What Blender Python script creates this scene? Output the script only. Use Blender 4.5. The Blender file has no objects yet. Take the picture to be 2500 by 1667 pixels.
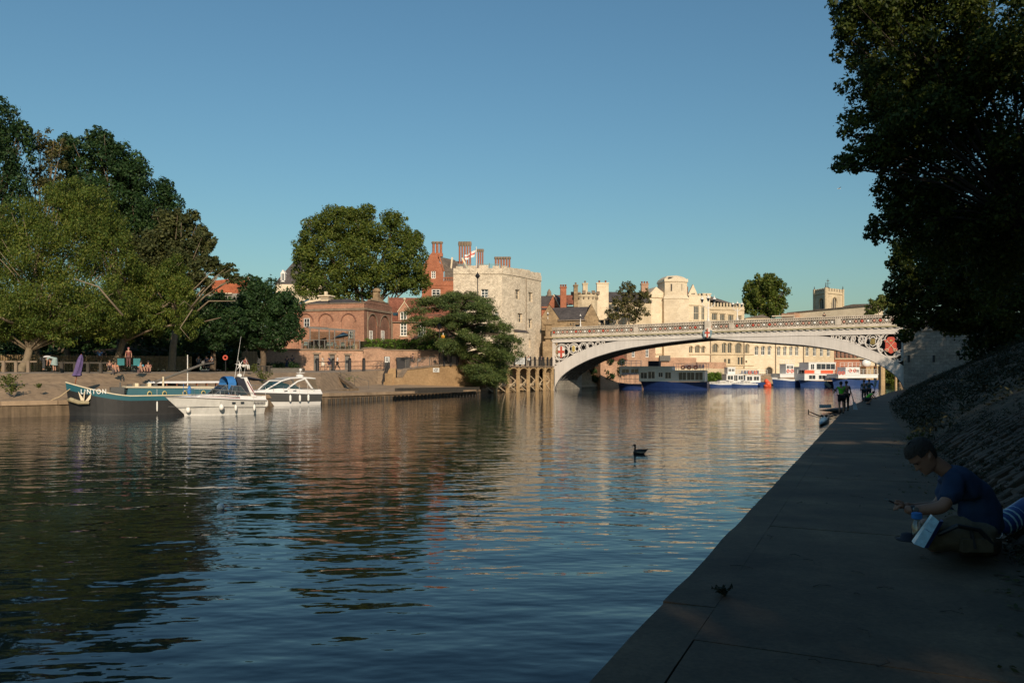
import bpy, math, random
import numpy as np
from mathutils import Vector, Matrix
random.seed(7); RNG = np.random.default_rng(7)
SC = bpy.context.scene
COL = SC.collection
R = math.radians
# ------------------------------------------------------------------ camera, sky, sun
FPX, YH, EYE = 1944.0, 908.0, 3.0            # focal length and horizon row in photo pixels, eye above the water
cam = bpy.data.cameras.new('camera'); cam.lens = 28.0; cam.sensor_width = 36.0
cam.shift_y = (YH-833.5)/2500.0; cam.clip_start = 0.05; cam.clip_end = 6000
camo = bpy.data.objects.new('camera', cam); COL.objects.link(camo)
camo.location = (0, 0, EYE); camo.rotation_euler = (R(90), 0, 0); SC.camera = camo
SUN_EL, SUN_AZ = 24.0, 166.0                  # azimuth clockwise from +Y (the view)
W = bpy.data.worlds.new('World'); SC.world = W; W.use_nodes = True
nt = W.node_tree; bg = nt.nodes['Background']
sky = nt.nodes.new('ShaderNodeTexSky'); sky.sky_type = 'NISHITA'; sky.sun_disc = False
sky.sun_elevation = R(SUN_EL); sky.sun_rotation = R(SUN_AZ)
sky.air_density = 1.5; sky.dust_density = 1.0; sky.ozone_density = 6.0; sky.altitude = 20
hsv = nt.nodes.new('ShaderNodeMix'); hsv.data_type = 'RGBA'; hsv.blend_type = 'MULTIPLY'; hsv.inputs[0].default_value = 1
hsv.inputs[7].default_value = (0.84, 0.98, 0.91, 1)
nt.links.new(sky.outputs[0], hsv.inputs[6]); nt.links.new(hsv.outputs[2], bg.inputs['Color'])
bg.inputs['Strength'].default_value = 0.10
sl = bpy.data.lights.new('sun', 'SUN'); sl.energy = 4.4; sl.angle = R(0.5); sl.color = (1.0, 0.82, 0.62)
so = bpy.data.objects.new('sun', sl); COL.objects.link(so)
_e, _a = R(SUN_EL), R(SUN_AZ)
sdir = Vector((math.sin(_a)*math.cos(_e), math.cos(_a)*math.cos(_e), math.sin(_e)))
so.rotation_euler = (-sdir).to_track_quat('-Z', 'Y').to_euler(); so.location = (0, -20, 60)
vs = SC.view_settings; vs.view_transform = 'Standard'; vs.look = 'None'; vs.exposure = 0.0; vs.gamma = 1.0; vs.use_curve_mapping = False
SC.cycles.max_bounces = 6; SC.cycles.transparent_max_bounces = 8

# ------------------------------------------------------------------ places read off the photograph
def P(px, py, Y): return Vector(((px-1250)/FPX*Y, Y, EYE+(YH-py)/FPX*Y))
def G(px, py, z=0.0):
    Y = (EYE-z)*FPX/(py-YH); return P(px, py, Y)
def ZP(py, Y): return EYE+(YH-py)/FPX*Y
def XP(px, Y): return (px-1250)/FPX*Y

# ------------------------------------------------------------------ objects
def tag(o, label=None, cat=None, group=None, kind=None):
    if label: o['label'] = label
    if cat: o['category'] = cat
    if group: o['group'] = group
    if kind: o['kind'] = kind
    return o
def thing(name, label, cat, loc=(0, 0, 0), group=None):
    o = bpy.data.objects.new(name, None); o.empty_display_size = 0.3; COL.objects.link(o)
    o.location = loc
    return tag(o, label, cat, group)
def rootloc(o):
    while o.parent: o = o.parent
    return o.location.copy()
def copy_tree(o, parent=None, mats=None):
    c = o.copy(); COL.objects.link(c)
    if parent: c.parent = parent
    for ch in list(o.children): copy_tree(ch, c)
    return c
class MB:
    """collects faces, then links them as ONE mesh object"""
    def __init__(s, M=None): s.v = []; s.f = []; s.mi = []; s.M = M; s.cur = 0
    def pt(s, p):
        p = Vector(p); return s.M @ p if s.M else p
    def add(s, vs_, fs):
        b = len(s.v); s.v += [s.pt(p) for p in vs_]
        for f in fs: s.f.append(tuple(b+i for i in f)); s.mi.append(s.cur)
    def quad(s, a, b, c, d): s.add([a, b, c, d], [(0, 1, 2, 3)])
    def poly(s, pts): s.add(pts, [tuple(range(len(pts)))])
    def box(s, x0, x1, y0, y1, z0, z1):
        s.add([(x0, y0, z0), (x1, y0, z0), (x1, y1, z0), (x0, y1, z0), (x0, y0, z1), (x1, y0, z1), (x1, y1, z1), (x0, y1, z1)],
              [(3, 2, 1, 0), (4, 5, 6, 7), (0, 1, 5, 4), (1, 2, 6, 5), (2, 3, 7, 6), (3, 0, 4, 7)])
    def hexa(s, p): # 4 bottom, 4 top
        s.add(p, [(3, 2, 1, 0), (4, 5, 6, 7), (0, 1, 5, 4), (1, 2, 6, 5), (2, 3, 7, 6), (3, 0, 4, 7)])
    def prism(s, poly, y0, y1):   # polygon in (x,z), extruded along y
        n = len(poly)
        s.add([(x, y0, z) for x, z in poly]+[(x, y1, z) for x, z in poly],
              [tuple(range(n)), tuple(range(2*n-1, n-1, -1))]+[(i, i+n, (i+1) % n+n, (i+1) % n) for i in range(n)])
    def plan(s, poly, z0, z1):    # polygon in (x,y), extruded along z
        n = len(poly)
        s.add([(x, y, z0) for x, y in poly]+[(x, y, z1) for x, y in poly],
              [tuple(range(n-1, -1, -1)), tuple(range(n, 2*n))]+[(i, (i+1) % n, (i+1) % n+n, i+n) for i in range(n)])
    def bar(s, a, b, w, h=None):
        a, b = Vector(a), Vector(b); h = h or w; d = (b-a).normalized()
        u = d.cross(Vector((0, 0, 1)));
        if u.length < 1e-3: u = Vector((1, 0, 0))
        u.normalize(); v = u.cross(d)
        q = [(-1, -1), (1, -1), (1, 1), (-1, 1)]
        s.add([p+u*(i*w/2)+v*(j*h/2) for p in (a, b) for i, j in q],
              [(3, 2, 1, 0), (4, 5, 6, 7), (0, 1, 5, 4), (1, 2, 6, 5), (2, 3, 7, 6), (3, 0, 4, 7)])
    def tube(s, pts, r, n=6, cap=True):
        pts = [Vector(p) for p in pts]; rs = r if isinstance(r, (list, tuple)) else [r]*len(pts); vv = []; ff = []; prev = None
        for i, p in enumerate(pts):
            d = (pts[min(i+1, len(pts)-1)]-pts[max(i-1, 0)])
            if d.length < 1e-9: d = Vector((0, 0, 1))
            d.normalize()
            u = prev-d*prev.dot(d) if prev is not None else d.orthogonal()
            if u.length < 1e-4: u = d.orthogonal()
            u.normalize(); prev = u; w = d.cross(u)
            vv += [p+(u*math.cos(2*math.pi*k/n)+w*math.sin(2*math.pi*k/n))*rs[i] for k in range(n)]
        for i in range(len(pts)-1):
            for k in range(n): ff.append((i*n+k, i*n+(k+1) % n, (i+1)*n+(k+1) % n, (i+1)*n+k))
        if cap: ff += [tuple(range(n-1, -1, -1)), tuple((len(pts)-1)*n+k for k in range(n))]
        s.add(vv, ff)
    def lathe(s, prof, c=(0, 0, 0), n=12):     # prof: (r, z)
        vv = [(c[0]+r*math.cos(2*math.pi*k/n), c[1]+r*math.sin(2*math.pi*k/n), c[2]+z) for r, z in prof for k in range(n)]
        ff = [(i*n+k, i*n+(k+1) % n, (i+1)*n+(k+1) % n, (i+1)*n+k) for i in range(len(prof)-1) for k in range(n)]
        ff += [tuple(range(n-1, -1, -1)), tuple((len(prof)-1)*n+k for k in range(n))]
        s.add(vv, ff)
    def ball(s, c, r, n=10, m=6, sc=(1, 1, 1)):
        c = Vector(c); vv = []; ff = []
        for j in range(m+1):
            t = math.pi*j/m
            for k in range(n):
                a = 2*math.pi*k/n
                vv.append(c+Vector((r*sc[0]*math.sin(t)*math.cos(a), r*sc[1]*math.sin(t)*math.sin(a), -r*sc[2]*math.cos(t))))
        for j in range(m):
            for k in range(n): ff.append((j*n+k, j*n+(k+1) % n, (j+1)*n+(k+1) % n, (j+1)*n+k))
        s.add(vv, ff)
    def ring(s, c, r, t, axis='y', n=20, m=6, a0=0, a1=360):  # torus in the xz plane
        full = abs(a1-a0) >= 360; pts = []
        for k in range(n+(0 if full else 1)):
            a = R(a0+(a1-a0)*k/n)
            pts.append(Vector((c[0]+r*math.cos(a), c[1], c[2]+r*math.sin(a))) if axis == 'y' else
                       Vector((c[0]+r*math.cos(a), c[1]+r*math.sin(a), c[2])) if axis == 'z' else
                       Vector((c[0], c[1]+r*math.cos(a), c[2]+r*math.sin(a))))
        if full: pts += [pts[0], ]
        s.tube(pts, t, m, cap=not full)
    def build(s, name, mats, parent=None, smooth=False, stuff=False):
        if not isinstance(mats, (list, tuple)): mats = [mats]
        vv = s.v
        if parent is None:
            xs = [p.x for p in vv]; ys = [p.y for p in vv]; zs = [p.z for p in vv]
            off = Vector(((min(xs)+max(xs))/2, (min(ys)+max(ys))/2, min(zs)))
        else: off = rootloc(parent)
        me = bpy.data.meshes.new(name)
        me.from_pydata([tuple(p-off) for p in vv], [], s.f)
        for m in mats: me.materials.append(m)
        if len(mats) > 1: me.polygons.foreach_set('material_index', s.mi)
        uv = me.uv_layers.new(name='UVMap'); dat = np.empty(len(me.loops)*2)
        up = Vector((0, 0, 1)); i = 0
        for pl in me.polygons:
            nr = pl.normal
            if abs(nr.z) > 0.8: tx, ty = Vector((1, 0, 0)), Vector((0, 1, 0))
            else:
                tx = up.cross(nr); tx.normalize(); ty = nr.cross(tx)
            for li in pl.loop_indices:
                p = vv[me.loops[li].vertex_index]
                dat[2*li] = p.dot(tx); dat[2*li+1] = p.dot(ty)
        uv.data.foreach_set('uv', dat)
        if smooth: me.polygons.foreach_set('use_smooth', [True]*len(me.polygons))
        me.validate(); me.update()
        o = bpy.data.objects.new(name, me); COL.objects.link(o)
        if parent is None: o.location = off
        else: o.parent = parent
        if stuff: o['kind'] = 'stuff'
        return o
def inst(mesh_obj, name, parent, loc, rot=None, scale=None):
    o = bpy.data.objects.new(name, mesh_obj.data); COL.objects.link(o); o.parent = parent; o.location = loc
    if rot is not None: o.rotation_euler = rot
    if scale is not None: o.scale = scale
    return o

# ------------------------------------------------------------------ materials
def _new(name):
    m = bpy.data.materials.new(name); m.use_nodes = True; t = m.node_tree; return m, t, t.nodes['Principled BSDF']
def _noise(t, scale, detail=4, coord='Object', vec=None, rough=0.6):
    n = t.nodes.new('ShaderNodeTexNoise'); n.inputs['Scale'].default_value = scale; n.inputs['Detail'].default_value = detail
    n.inputs['Roughness'].default_value = rough
    if vec is None:
        tc = t.nodes.new('ShaderNodeTexCoord'); vec = tc.outputs[coord]
    t.links.new(vec, n.inputs['Vector']); return n
def _ramp(t, src, stops):
    r = t.nodes.new('ShaderNodeValToRGB'); e = r.color_ramp.elements
    e[0].position, e[0].color = stops[0][0], (*stops[0][1], 1); e[1].position, e[1].color = stops[-1][0], (*stops[-1][1], 1)
    for p, c in stops[1:-1]: q = e.new(p); q.color = (*c, 1)
    t.links.new(src, r.inputs['Fac']); return r
def _mul(t, a, b, fac=1.0, mode='MULTIPLY'):
    m = t.nodes.new('ShaderNodeMix'); m.data_type = 'RGBA'; m.blend_type = mode; m.inputs[0].default_value = fac
    for s, i in ((a, 6), (b, 7)):
        if isinstance(s, tuple): m.inputs[i].default_value = (*s, 1)
        else: t.links.new(s, m.inputs[i])
    return m.outputs[2]
def _bump(t, b, h, strength, dist):
    n = t.nodes.new('ShaderNodeBump'); n.inputs['Strength'].default_value = strength; n.inputs['Distance'].default_value = dist
    t.links.new(h, n.inputs['Height']); t.links.new(n.outputs[0], b.inputs['Normal'])
def mat(name, col, rough=0.7, var=0.25, scale=1.5, metal=0.0, bump=0.0, streak=0.0, spec=0.5):
    m, t, b = _new(name); b.inputs['Roughness'].default_value = rough; b.inputs['Metallic'].default_value = metal
    b.inputs['Specular IOR Level'].default_value = spec
    n = _noise(t, scale, 6); lo, hi = 1-var, 1+var
    r = _ramp(t, n.outputs['Fac'], [(0.25, (lo, lo, lo)), (0.75, (hi, hi, hi))])
    c = _mul(t, tuple(col), r.outputs['Color'])
    if streak:
        tc = t.nodes.new('ShaderNodeTexCoord'); mp = t.nodes.new('ShaderNodeMapping'); mp.inputs['Scale'].default_value = (2.2, 2.2, 0.16)
        t.links.new(tc.outputs['Object'], mp.inputs['Vector']); n2 = _noise(t, 1.6, 5, vec=mp.outputs[0])
        r2 = _ramp(t, n2.outputs['Fac'], [(0.35, (1-streak, 1-streak, 1-streak*1.1)), (0.6, (1, 1, 1))]); c = _mul(t, c, r2.outputs['Color'])
    t.links.new(c, b.inputs['Base Color'])
    if bump: _bump(t, b, _noise(t, scale*6, 5).outputs['Fac'], 0.6, bump)
    return m
def masonry(name, c1, c2, mortar, bw, bh, ms=0.012, var=0.35, bump=0.01, rough=0.85, nscale=0.5, c3=None, warp=0.0):
    m, t, b = _new(name); b.inputs['Roughness'].default_value = rough; b.inputs['Specular IOR Level'].default_value = 0.2
    tc = t.nodes.new('ShaderNodeTexCoord'); vec = tc.outputs['UV']
    if warp:
        nz = _noise(t, 1.3, 3, vec=vec); sc = t.nodes.new('ShaderNodeVectorMath'); sc.operation = 'MULTIPLY_ADD'
        sc.inputs[1].default_value = (warp,)*3; t.links.new(nz.outputs['Color'], sc.inputs[0]); t.links.new(vec, sc.inputs[2]); vec = sc.outputs[0]
    k = t.nodes.new('ShaderNodeTexBrick'); t.links.new(vec, k.inputs['Vector'])
    k.inputs['Color1'].default_value = (*c1, 1); k.inputs['Color2'].default_value = (*c2, 1); k.inputs['Mortar'].default_value = (*mortar, 1)
    k.inputs['Scale'].default_value = 1.0; k.inputs['Brick Width'].default_value = bw; k.inputs['Row Height'].default_value = bh
    k.inputs['Mortar Size'].default_value = ms; k.inputs['Mortar Smooth'].default_value = 0.3; k.inputs['Bias'].default_value = 0.0
    n = _noise(t, nscale, 8, 'UV', rough=0.7); lo, hi = 1-var, 1+var
    r = _ramp(t, n.outputs['Fac'], [(0.3, (lo, lo, lo)), (0.7, (hi, hi, hi))])
    c = _mul(t, k.outputs['Color'], r.outputs['Color'])
    ns = _noise(t, 3.2, 5, 'UV', rough=.8); rs = _ramp(t, ns.outputs['Fac'], [(.32, (1-var*.8,)*3), (.68, (1+var*.8,)*3)]); c = _mul(t, c, rs.outputs['Color'])
    if c3:
        n3 = _noise(t, 1.1/max(bw, .1), 2, 'UV'); r3 = _ramp(t, n3.outputs['Fac'], [(0.55, (0, 0, 0)), (0.62, (1, 1, 1))])
        mx = t.nodes.new('ShaderNodeMix'); mx.data_type = 'RGBA'; t.links.new(r3.outputs['Color'], mx.inputs[0]); t.links.new(c, mx.inputs[6]); mx.inputs[7].default_value = (*c3, 1); c = mx.outputs[2]
    t.links.new(c, b.inputs['Base Color'])
    mth = t.nodes.new('ShaderNodeMath'); mth.operation = 'MULTIPLY_ADD'; mth.inputs[1].default_value = -1.0
    t.links.new(k.outputs['Fac'], mth.inputs[0]); n4 = _noise(t, 4.0, 5, 'UV'); t.links.new(n4.outputs['Fac'], mth.inputs[2])
    _bump(t, b, mth.outputs[0], 0.7, bump); return m
def leafmat(name, c1, c2, c3, tr=0.25, rough=0.55):
    m, t, b = _new(name); b.inputs['Roughness'].default_value = rough; b.inputs['Specular IOR Level'].default_value = 0.25
    g = t.nodes.new('ShaderNodeNewGeometry')
    r = _ramp(t, g.outputs['Random Per Island'], [(0.0, c1), (0.5, c2), (1.0, c3)])
    n = _noise(t, 0.35, 3); r2 = _ramp(t, n.outputs['Fac'], [(0.3, (0.65, 0.7, 0.7)), (0.7, (1.3, 1.2, 1.05))])
    c = _mul(t, r.outputs['Color'], r2.outputs['Color']); t.links.new(c, b.inputs['Base Color'])
    tl = t.nodes.new('ShaderNodeBsdfTranslucent'); t.links.new(c, tl.inputs['Color'])
    mx = t.nodes.new('ShaderNodeMixShader'); mx.inputs[0].default_value = tr
    out = t.nodes['Material Output']; t.links.new(b.outputs[0], mx.inputs[1]); t.links.new(tl.outputs[0], mx.inputs[2]); t.links.new(mx.outputs[0], out.inputs['Surface'])
    return m
def glassmat(name, col=(0.03, 0.04, 0.05), rough=0.06):
    m, t, b = _new(name); b.inputs['Base Color'].default_value = (*col, 1); b.inputs['Roughness'].default_value = rough
    b.inputs['Specular IOR Level'].default_value = 0.8
    n = _noise(t, 0.8, 2); _bump(t, b, n.outputs['Fac'], 0.15, 0.02); return m
M = {}
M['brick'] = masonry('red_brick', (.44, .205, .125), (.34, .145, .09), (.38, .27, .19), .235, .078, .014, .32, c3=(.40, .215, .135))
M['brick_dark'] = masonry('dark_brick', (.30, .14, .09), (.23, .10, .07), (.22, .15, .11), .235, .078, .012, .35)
M['brick_orange'] = masonry('orange_brick', (.42, .145, .075), (.34, .105, .055), (.33, .19, .12), .235, .078, .01, .22)
M['brick_pale'] = masonry('weathered_brick', (.48, .265, .17), (.37, .185, .12), (.46, .33, .23), .235, .078, .016, .35, c3=(.45, .29, .19))
M['tower_stone'] = masonry('tower_stone', (.68, .585, .45), (.54, .455, .34), (.42, .34, .25), .42, .21, .016, .30, .025, c3=(.70, .60, .46), nscale=.7, warp=.34)
M['stone'] = masonry('limestone', (.60, .49, .335), (.52, .42, .28), (.42, .33, .22), .7, .36, .008, .18, .006, nscale=.35)
M['stone_pale'] = masonry('pale_limestone', (.74, .62, .45), (.66, .545, .385), (.54, .43, .30), .8, .38, .008, .15, .006, nscale=.3)
M['stone_brown'] = masonry('brown_sandstone', (.33, .235, .135), (.25, .175, .10), (.2, .14, .09), .7, .36, .012, .35, .01, nscale=.6)
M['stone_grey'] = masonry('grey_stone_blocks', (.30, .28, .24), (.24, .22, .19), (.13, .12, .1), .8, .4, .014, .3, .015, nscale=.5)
M['wall_tan'] = masonry('tan_retaining_wall', (.40, .27, .145), (.35, .23, .12), (.31, .20, .11), .45, .15, .01, .25, .008, nscale=.35)
M['trim'] = mat('stone_trim', (.22, .165, .115), .85, .35, 1.2, bump=.01)
M['slate'] = masonry('slate_roof', (.10, .088, .083), (.075, .066, .064), (.045, .04, .04), .3, .22, .012, .35, .01, .7)
M['stone_slate'] = masonry('stone_slate_roof', (.17, .14, .115), (.13, .108, .09), (.08, .065, .055), .35, .25, .014, .35, .012, .8)
M['tile'] = masonry('red_roof_tile', (.30, .115, .07), (.22, .08, .05), (.11, .045, .03), .2, .16, .014, .35, .012, .8)
M['tile_bright'] = masonry('orange_roof_tile', (.46, .14, .06), (.38, .11, .05), (.2, .07, .035), .2, .16, .012, .25, .012, .8)
M['white'] = mat('white_paint', (.78, .75, .69), .4, .08, 2)
M['white_bridge'] = mat('bridge_white_paint', (.66, .62, .575), .5, .09, .5, streak=.10)
M['bridge_stone'] = mat('parapet_cast_iron_cream', (.62, .545, .45), .6, .22, .9, streak=.22)
M['moss'] = mat('mossy_ledge', (.30, .27, .15), .9, .4, 1.3)
M['rec'] = mat('dark_recess', (.05, .045, .04), .9)
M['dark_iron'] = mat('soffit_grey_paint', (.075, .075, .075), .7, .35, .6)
M['red'] = mat('red_enamel', (.52, .085, .05), .55, .2, 6)
M['pink'] = mat('faded_red_enamel', (.50, .27, .20), .5, .3, 3)
M['gold'] = mat('gold_paint', (.52, .40, .12), .45, .3, 6)
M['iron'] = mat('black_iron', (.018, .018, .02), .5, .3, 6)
M['rail_grey'] = mat('grey_rail', (.12, .11, .095), .5, .3, 5)
M['glass'] = glassmat('window_glass'); M['glass_blue'] = glassmat('tinted_boat_glass', (.03, .07, .08), .04)
M['timber'] = mat('pale_oak_pile', (.46, .32, .17), .8, .3, 3, bump=.01, streak=.2)  # pale oak colour with darker vertical streaks
M['timber_dark'] = mat('dark_wet_timber', (.05, .042, .032), .8, .4, 3, bump=.01)
M['brace'] = mat('pale_brace_timber', (.55, .43, .28), .7, .2, 3)
M['concrete'] = mat('quay_concrete', (.33, .235, .15), .88, .28, .7, bump=.012, streak=.12)
M['concrete_dark'] = mat('stained_quay_face', (.19, .135, .085), .9, .4, 1.0, bump=.015, streak=.4)
M['slope'] = mat('gravelly_bank', (.27, .19, .118), .95, .35, 1.8, bump=.03)
M['pave'] = mat('promenade_paving', (.30, .235, .17), .9, .2, .9, bump=.006)
M['soil'] = mat('leaf_litter_soil', (.085, .062, .038), .97, .5, 2.2, bump=.05)
M['trunk'] = mat('bark', (.11, .08, .052), .95, .45, 3.5, bump=.04)
M['trunk_lime'] = mat('dark_lime_bark', (.035, .026, .018), .95, .45, 3.5, bump=.03)
M['trunk_pale'] = mat('pale_bark', (.20, .155, .10), .9, .3, 4, bump=.02)
M['bin'] = mat('black_plastic', (.025, .025, .028), .5)
M['red_plastic'] = mat('orange_red_plastic', (.75, .11, .045), .45, .06)
M['sign'] = mat('white_sign_face', (.74, .74, .70), .5, .04)
M['ink'] = mat('dark_lettering', (.05, .05, .06), .6)
# ------------------------------------------------------------------ foliage
def leaf_mesh(name, C, n, size, m, parent, rng, up=0.25, droop=0.0, aspect=0.6, shell=0.45, gap=None):
    """C: array (k,6) of clump centres and radii; n leaf-sized faces spread through them"""
    C = np.asarray(C, float); w = (C[:, 3]*C[:, 4]*C[:, 5])**(2/3); w /= w.sum()
    k = rng.choice(len(C), n, p=w); d = rng.normal(size=(n, 3)); d /= np.linalg.norm(d, axis=1)[:, None]
    rr = shell+(1-shell)*rng.random(n)**0.7
    rr *= 1+0.25*np.clip(rng.normal(size=n), -1, 2)*(rng.random(n) < .3)
    p = C[k, :3]+d*C[k, 3:]*rr[:, None]
    if gap is not None:
        keep = ~gap(p, rng); p, d = p[keep], d[keep]; n = len(p)
    nr = d*0.7+rng.normal(size=(n, 3))*0.55; nr[:, 2] += up; nr /= np.linalg.norm(nr, axis=1)[:, None]
    t = rng.normal(size=(n, 3)); t[:, 2] -= droop*4; t -= nr*(t*nr).sum(1)[:, None]; t /= np.linalg.norm(t, axis=1)[:, None]
    b = np.cross(nr, t); s = size*(0.45+1.15*rng.random(n)**1.6)[:, None]
    V = np.empty((n, 4, 3)); V[:, 0] = p-t*s*.5; V[:, 1] = p+b*s*aspect*.5; V[:, 2] = p+t*s*.5+nr*s*.12; V[:, 3] = p-b*s*aspect*.5
    off = np.array(rootloc(parent)) if parent else np.zeros(3)
    V = (V-off).reshape(-1, 3)
    me = bpy.data.meshes.new(name); me.vertices.add(n*4); me.vertices.foreach_set('co', V.ravel())
    me.loops.add(n*4); me.loops.foreach_set('vertex_index', np.arange(n*4, dtype=np.int32))
    me.polygons.add(n); me.polygons.foreach_set('loop_start', np.arange(0, n*4, 4, dtype=np.int32)); me.polygons.foreach_set('loop_total', np.full(n, 4, dtype=np.int32))
    me.materials.append(m); me.update(); me.validate()
    o = bpy.data.objects.new(name, me); COL.objects.link(o)
    if parent: o.parent = parent
    return o
def clumps(lobes, rng, per=14, rs=0.36, flat=1.0, low=0.35):
    out = []
    for (c, r) in lobes:
        k = max(5, int(per))
        for i in range(k):
            z = 1-2*(i+.5)/k; a = i*2.39996+rng.random()*.8
            q = math.sqrt(max(0, 1-z*z)); d = np.array([q*math.cos(a), q*math.sin(a), z])
            if z < -0.35 and rng.random() < low: continue
            s = rs*(0.7+0.6*rng.random()); f = .62+.34*rng.random()
            out.append([c[0]+d[0]*r[0]*f, c[1]+d[1]*r[1]*f, c[2]+d[2]*r[2]*f, r[0]*s, r[1]*s, r[2]*s*flat])
        out.append([*c, r[0]*.6, r[1]*.6, r[2]*.6])
    return out
def tree(name, label, base, lobes, n, size, lm, rng, group=None, trunk_r=.3, bark=None, per=14, rs=.36, flat=1.0, droop=0.0, up=.25,
         aspect=.6, shell=.45, fork=None, extra=(), low=.35, cat='tree'):
    """base: Vector; lobes: [(px,py,Y,rx_px,ry_px)] read off the photograph, each given a real depth"""
    t = thing(name, label, cat, base, group); L = []
    for (px, py, Y, rx, ry) in lobes:
        c = P(px, py, Y); ax, az = rx/FPX*Y, ry/FPX*Y; L.append((np.array(c), np.array((ax, (ax+az)*.5, az))))
    top = Vector(np.mean([l[0] for l in L], axis=0)); b = Vector(base)
    tk = MB(); zf = fork if fork is not None else b.z+(top.z-b.z)*.45
    fk = Vector((b.x+(top.x-b.x)*.25, b.y+(top.y-b.y)*.25, zf))
    mid = (b+fk)/2+Vector((rng.normal()*.15, rng.normal()*.15, 0))
    tk.tube([b-Vector((0, 0, .3)), b+Vector((0, 0, .25)), mid, fk], [trunk_r*1.5, trunk_r*1.1, trunk_r*.95, trunk_r*.85], 9)
    for c, r in L:
        c = Vector(c); d = c-fk; m1 = fk+d*.5+Vector((0, 0, abs(d.length)*.06))
        tk.tube([fk-Vector((0, 0, .2)), m1, c], [trunk_r*.42, trunk_r*.24, trunk_r*.10], 6)
        for q in range(3):
            e = c+Vector((float(np.clip(rng.normal(), -1, 1))*r[0]*.7, float(np.clip(rng.normal(), -1, 1))*r[1]*.7, rng.random()*r[2]*.6))
            tk.tube([m1+(c-m1)*.4*q/2, (m1+e)/2+Vector((0, 0, .2)), e], [trunk_r*.2, trunk_r*.12, trunk_r*.04], 5)
    for pts, r0 in extra: tk.tube(pts, [r0*(1-.7*i/(len(pts)-1)) for i in range(len(pts))], 6)
    tk.build('trunk', bark or M['trunk'], t, smooth=True)
    leaf_mesh('crown', clumps(L, rng, per, rs, flat, low), n, size, lm, t, rng, up, droop, aspect, shell)
    return t
LM = {}
LM['willow'] = leafmat('willow_leaves', (.058, .105, .018), (.105, .155, .026), (.19, .205, .042), .35)
LM['oak'] = leafmat('dark_oak_leaves', (.012, .034, .012), (.024, .058, .017), (.045, .085, .024), .15)
LM['plane'] = leafmat('plane_leaves', (.052, .088, .016), (.095, .135, .022), (.17, .19, .036), .3)
LM['brown'] = leafmat('brown_green_leaves', (.045, .055, .018), (.08, .085, .028), (.14, .12, .045), .25)
LM['ash'] = leafmat('ash_leaves', (.035, .05, .018), (.062, .078, .026), (.11, .115, .04), .25)
LM['chestnut'] = leafmat('chestnut_leaves', (.013, .036, .012), (.024, .058, .018), (.045, .088, .026), .15)
LM['cedar'] = leafmat('cedar_needles', (.045, .078, .022), (.078, .118, .034), (.125, .16, .048), .15)
LM['lime'] = leafmat('lime_leaves', (.022, .042, .008), (.045, .07, .012), (.10, .12, .020), .35)
LM['hedge'] = leafmat('hedge_leaves', (.05, .10, .015), (.09, .17, .022), (.16, .26, .04), .25)
LM['weed'] = leafmat('weed_leaves', (.06, .09, .02), (.10, .13, .03), (.16, .17, .05), .3)
LM['ivy'] = leafmat('undergrowth_leaves', (.012, .018, .007), (.025, .03, .012), (.05, .048, .02), .15)

# left bank trees, near to far
rg = np.random.default_rng(11)
def bankz(Y): return 2.9
tree('willow_tree', 'broad pale green willow nearest the river at the left edge', Vector((XP(52, 66), 66, 3.0)),
     [(30, 760, 66, 110, 80), (150, 740, 67, 110, 90), (90, 640, 68, 120, 85), (200, 600, 69, 95, 90), (95, 540, 70, 85, 65), (215, 520, 70, 85, 62),
      (285, 640, 69, 55, 75), (250, 745, 67, 70, 70), (-40, 640, 68, 100, 110), (10, 600, 69, 70, 60), (265, 560, 70, 50, 50), (160, 480, 70, 60, 40), (-120, 780, 66, 90, 60), (-10, 805, 65, 60, 32), (120, 812, 66, 75, 34), (215, 800, 67, 60, 40), (300, 800, 69, 45, 40)],
     150000, .20, LM['willow'], rg, trunk_r=.32, bark=M['trunk_pale'], per=15, rs=.34, droop=.5, aspect=.42, shell=.3, fork=5.0,
     extra=[([P(55, 800, 66), P(0, 775, 63), P(-60, 790, 62)], .16), ([P(300, 770, 65.5), P(240, 700, 64.5), P(180, 680, 64)], .1)])
tree('willow_tree', 'yellow green willow with bare twisted twigs behind the moored cruisers', Vector((XP(272, 72), 72, 3.0)),
     [(330, 700, 72, 45, 60), (400, 690, 72, 50, 50), (445, 720, 72, 45, 48), (380, 770, 72, 60, 45), (460, 790, 72, 45, 40), (310, 790, 72, 50, 45), (420, 660, 73, 35, 35)],
     52000, .21, LM['willow'], rg, trunk_r=.3, bark=M['trunk_pale'], per=12, rs=.32, droop=.6, aspect=.4, shell=.25,
     extra=[([P(455, 765, 71), P(500, 710, 70), P(530, 680, 70)], .10), ([P(470, 755, 70.5), P(440, 800, 70), P(465, 830, 70)], .06), ([P(465, 748, 70.5), P(450, 735, 70), P(438, 746, 69.5)], .05)])
tree('oak_tree', 'tall dark green oak with a lobed top rising behind the willow', Vector((XP(300, 92), 92, 3.4)),
     [(245, 380, 92, 60, 65), (175, 400, 92, 40, 60), (290, 400, 92, 45, 55), (330, 440, 92, 55, 60), (270, 470, 92, 90, 70), (170, 480, 93, 60, 60),
      (380, 520, 92, 55, 70), (405, 470, 92, 22, 40), (340, 560, 93, 85, 75), (410, 570, 92, 35, 55), (250, 560, 94, 90, 70), (385, 620, 93, 45, 45), (235, 335, 92, 26, 26), (165, 350, 92, 20, 26)],
     80000, .28, LM['oak'], rg, trunk_r=.55, per=16, rs=.30, shell=.5, fork=9)
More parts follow.
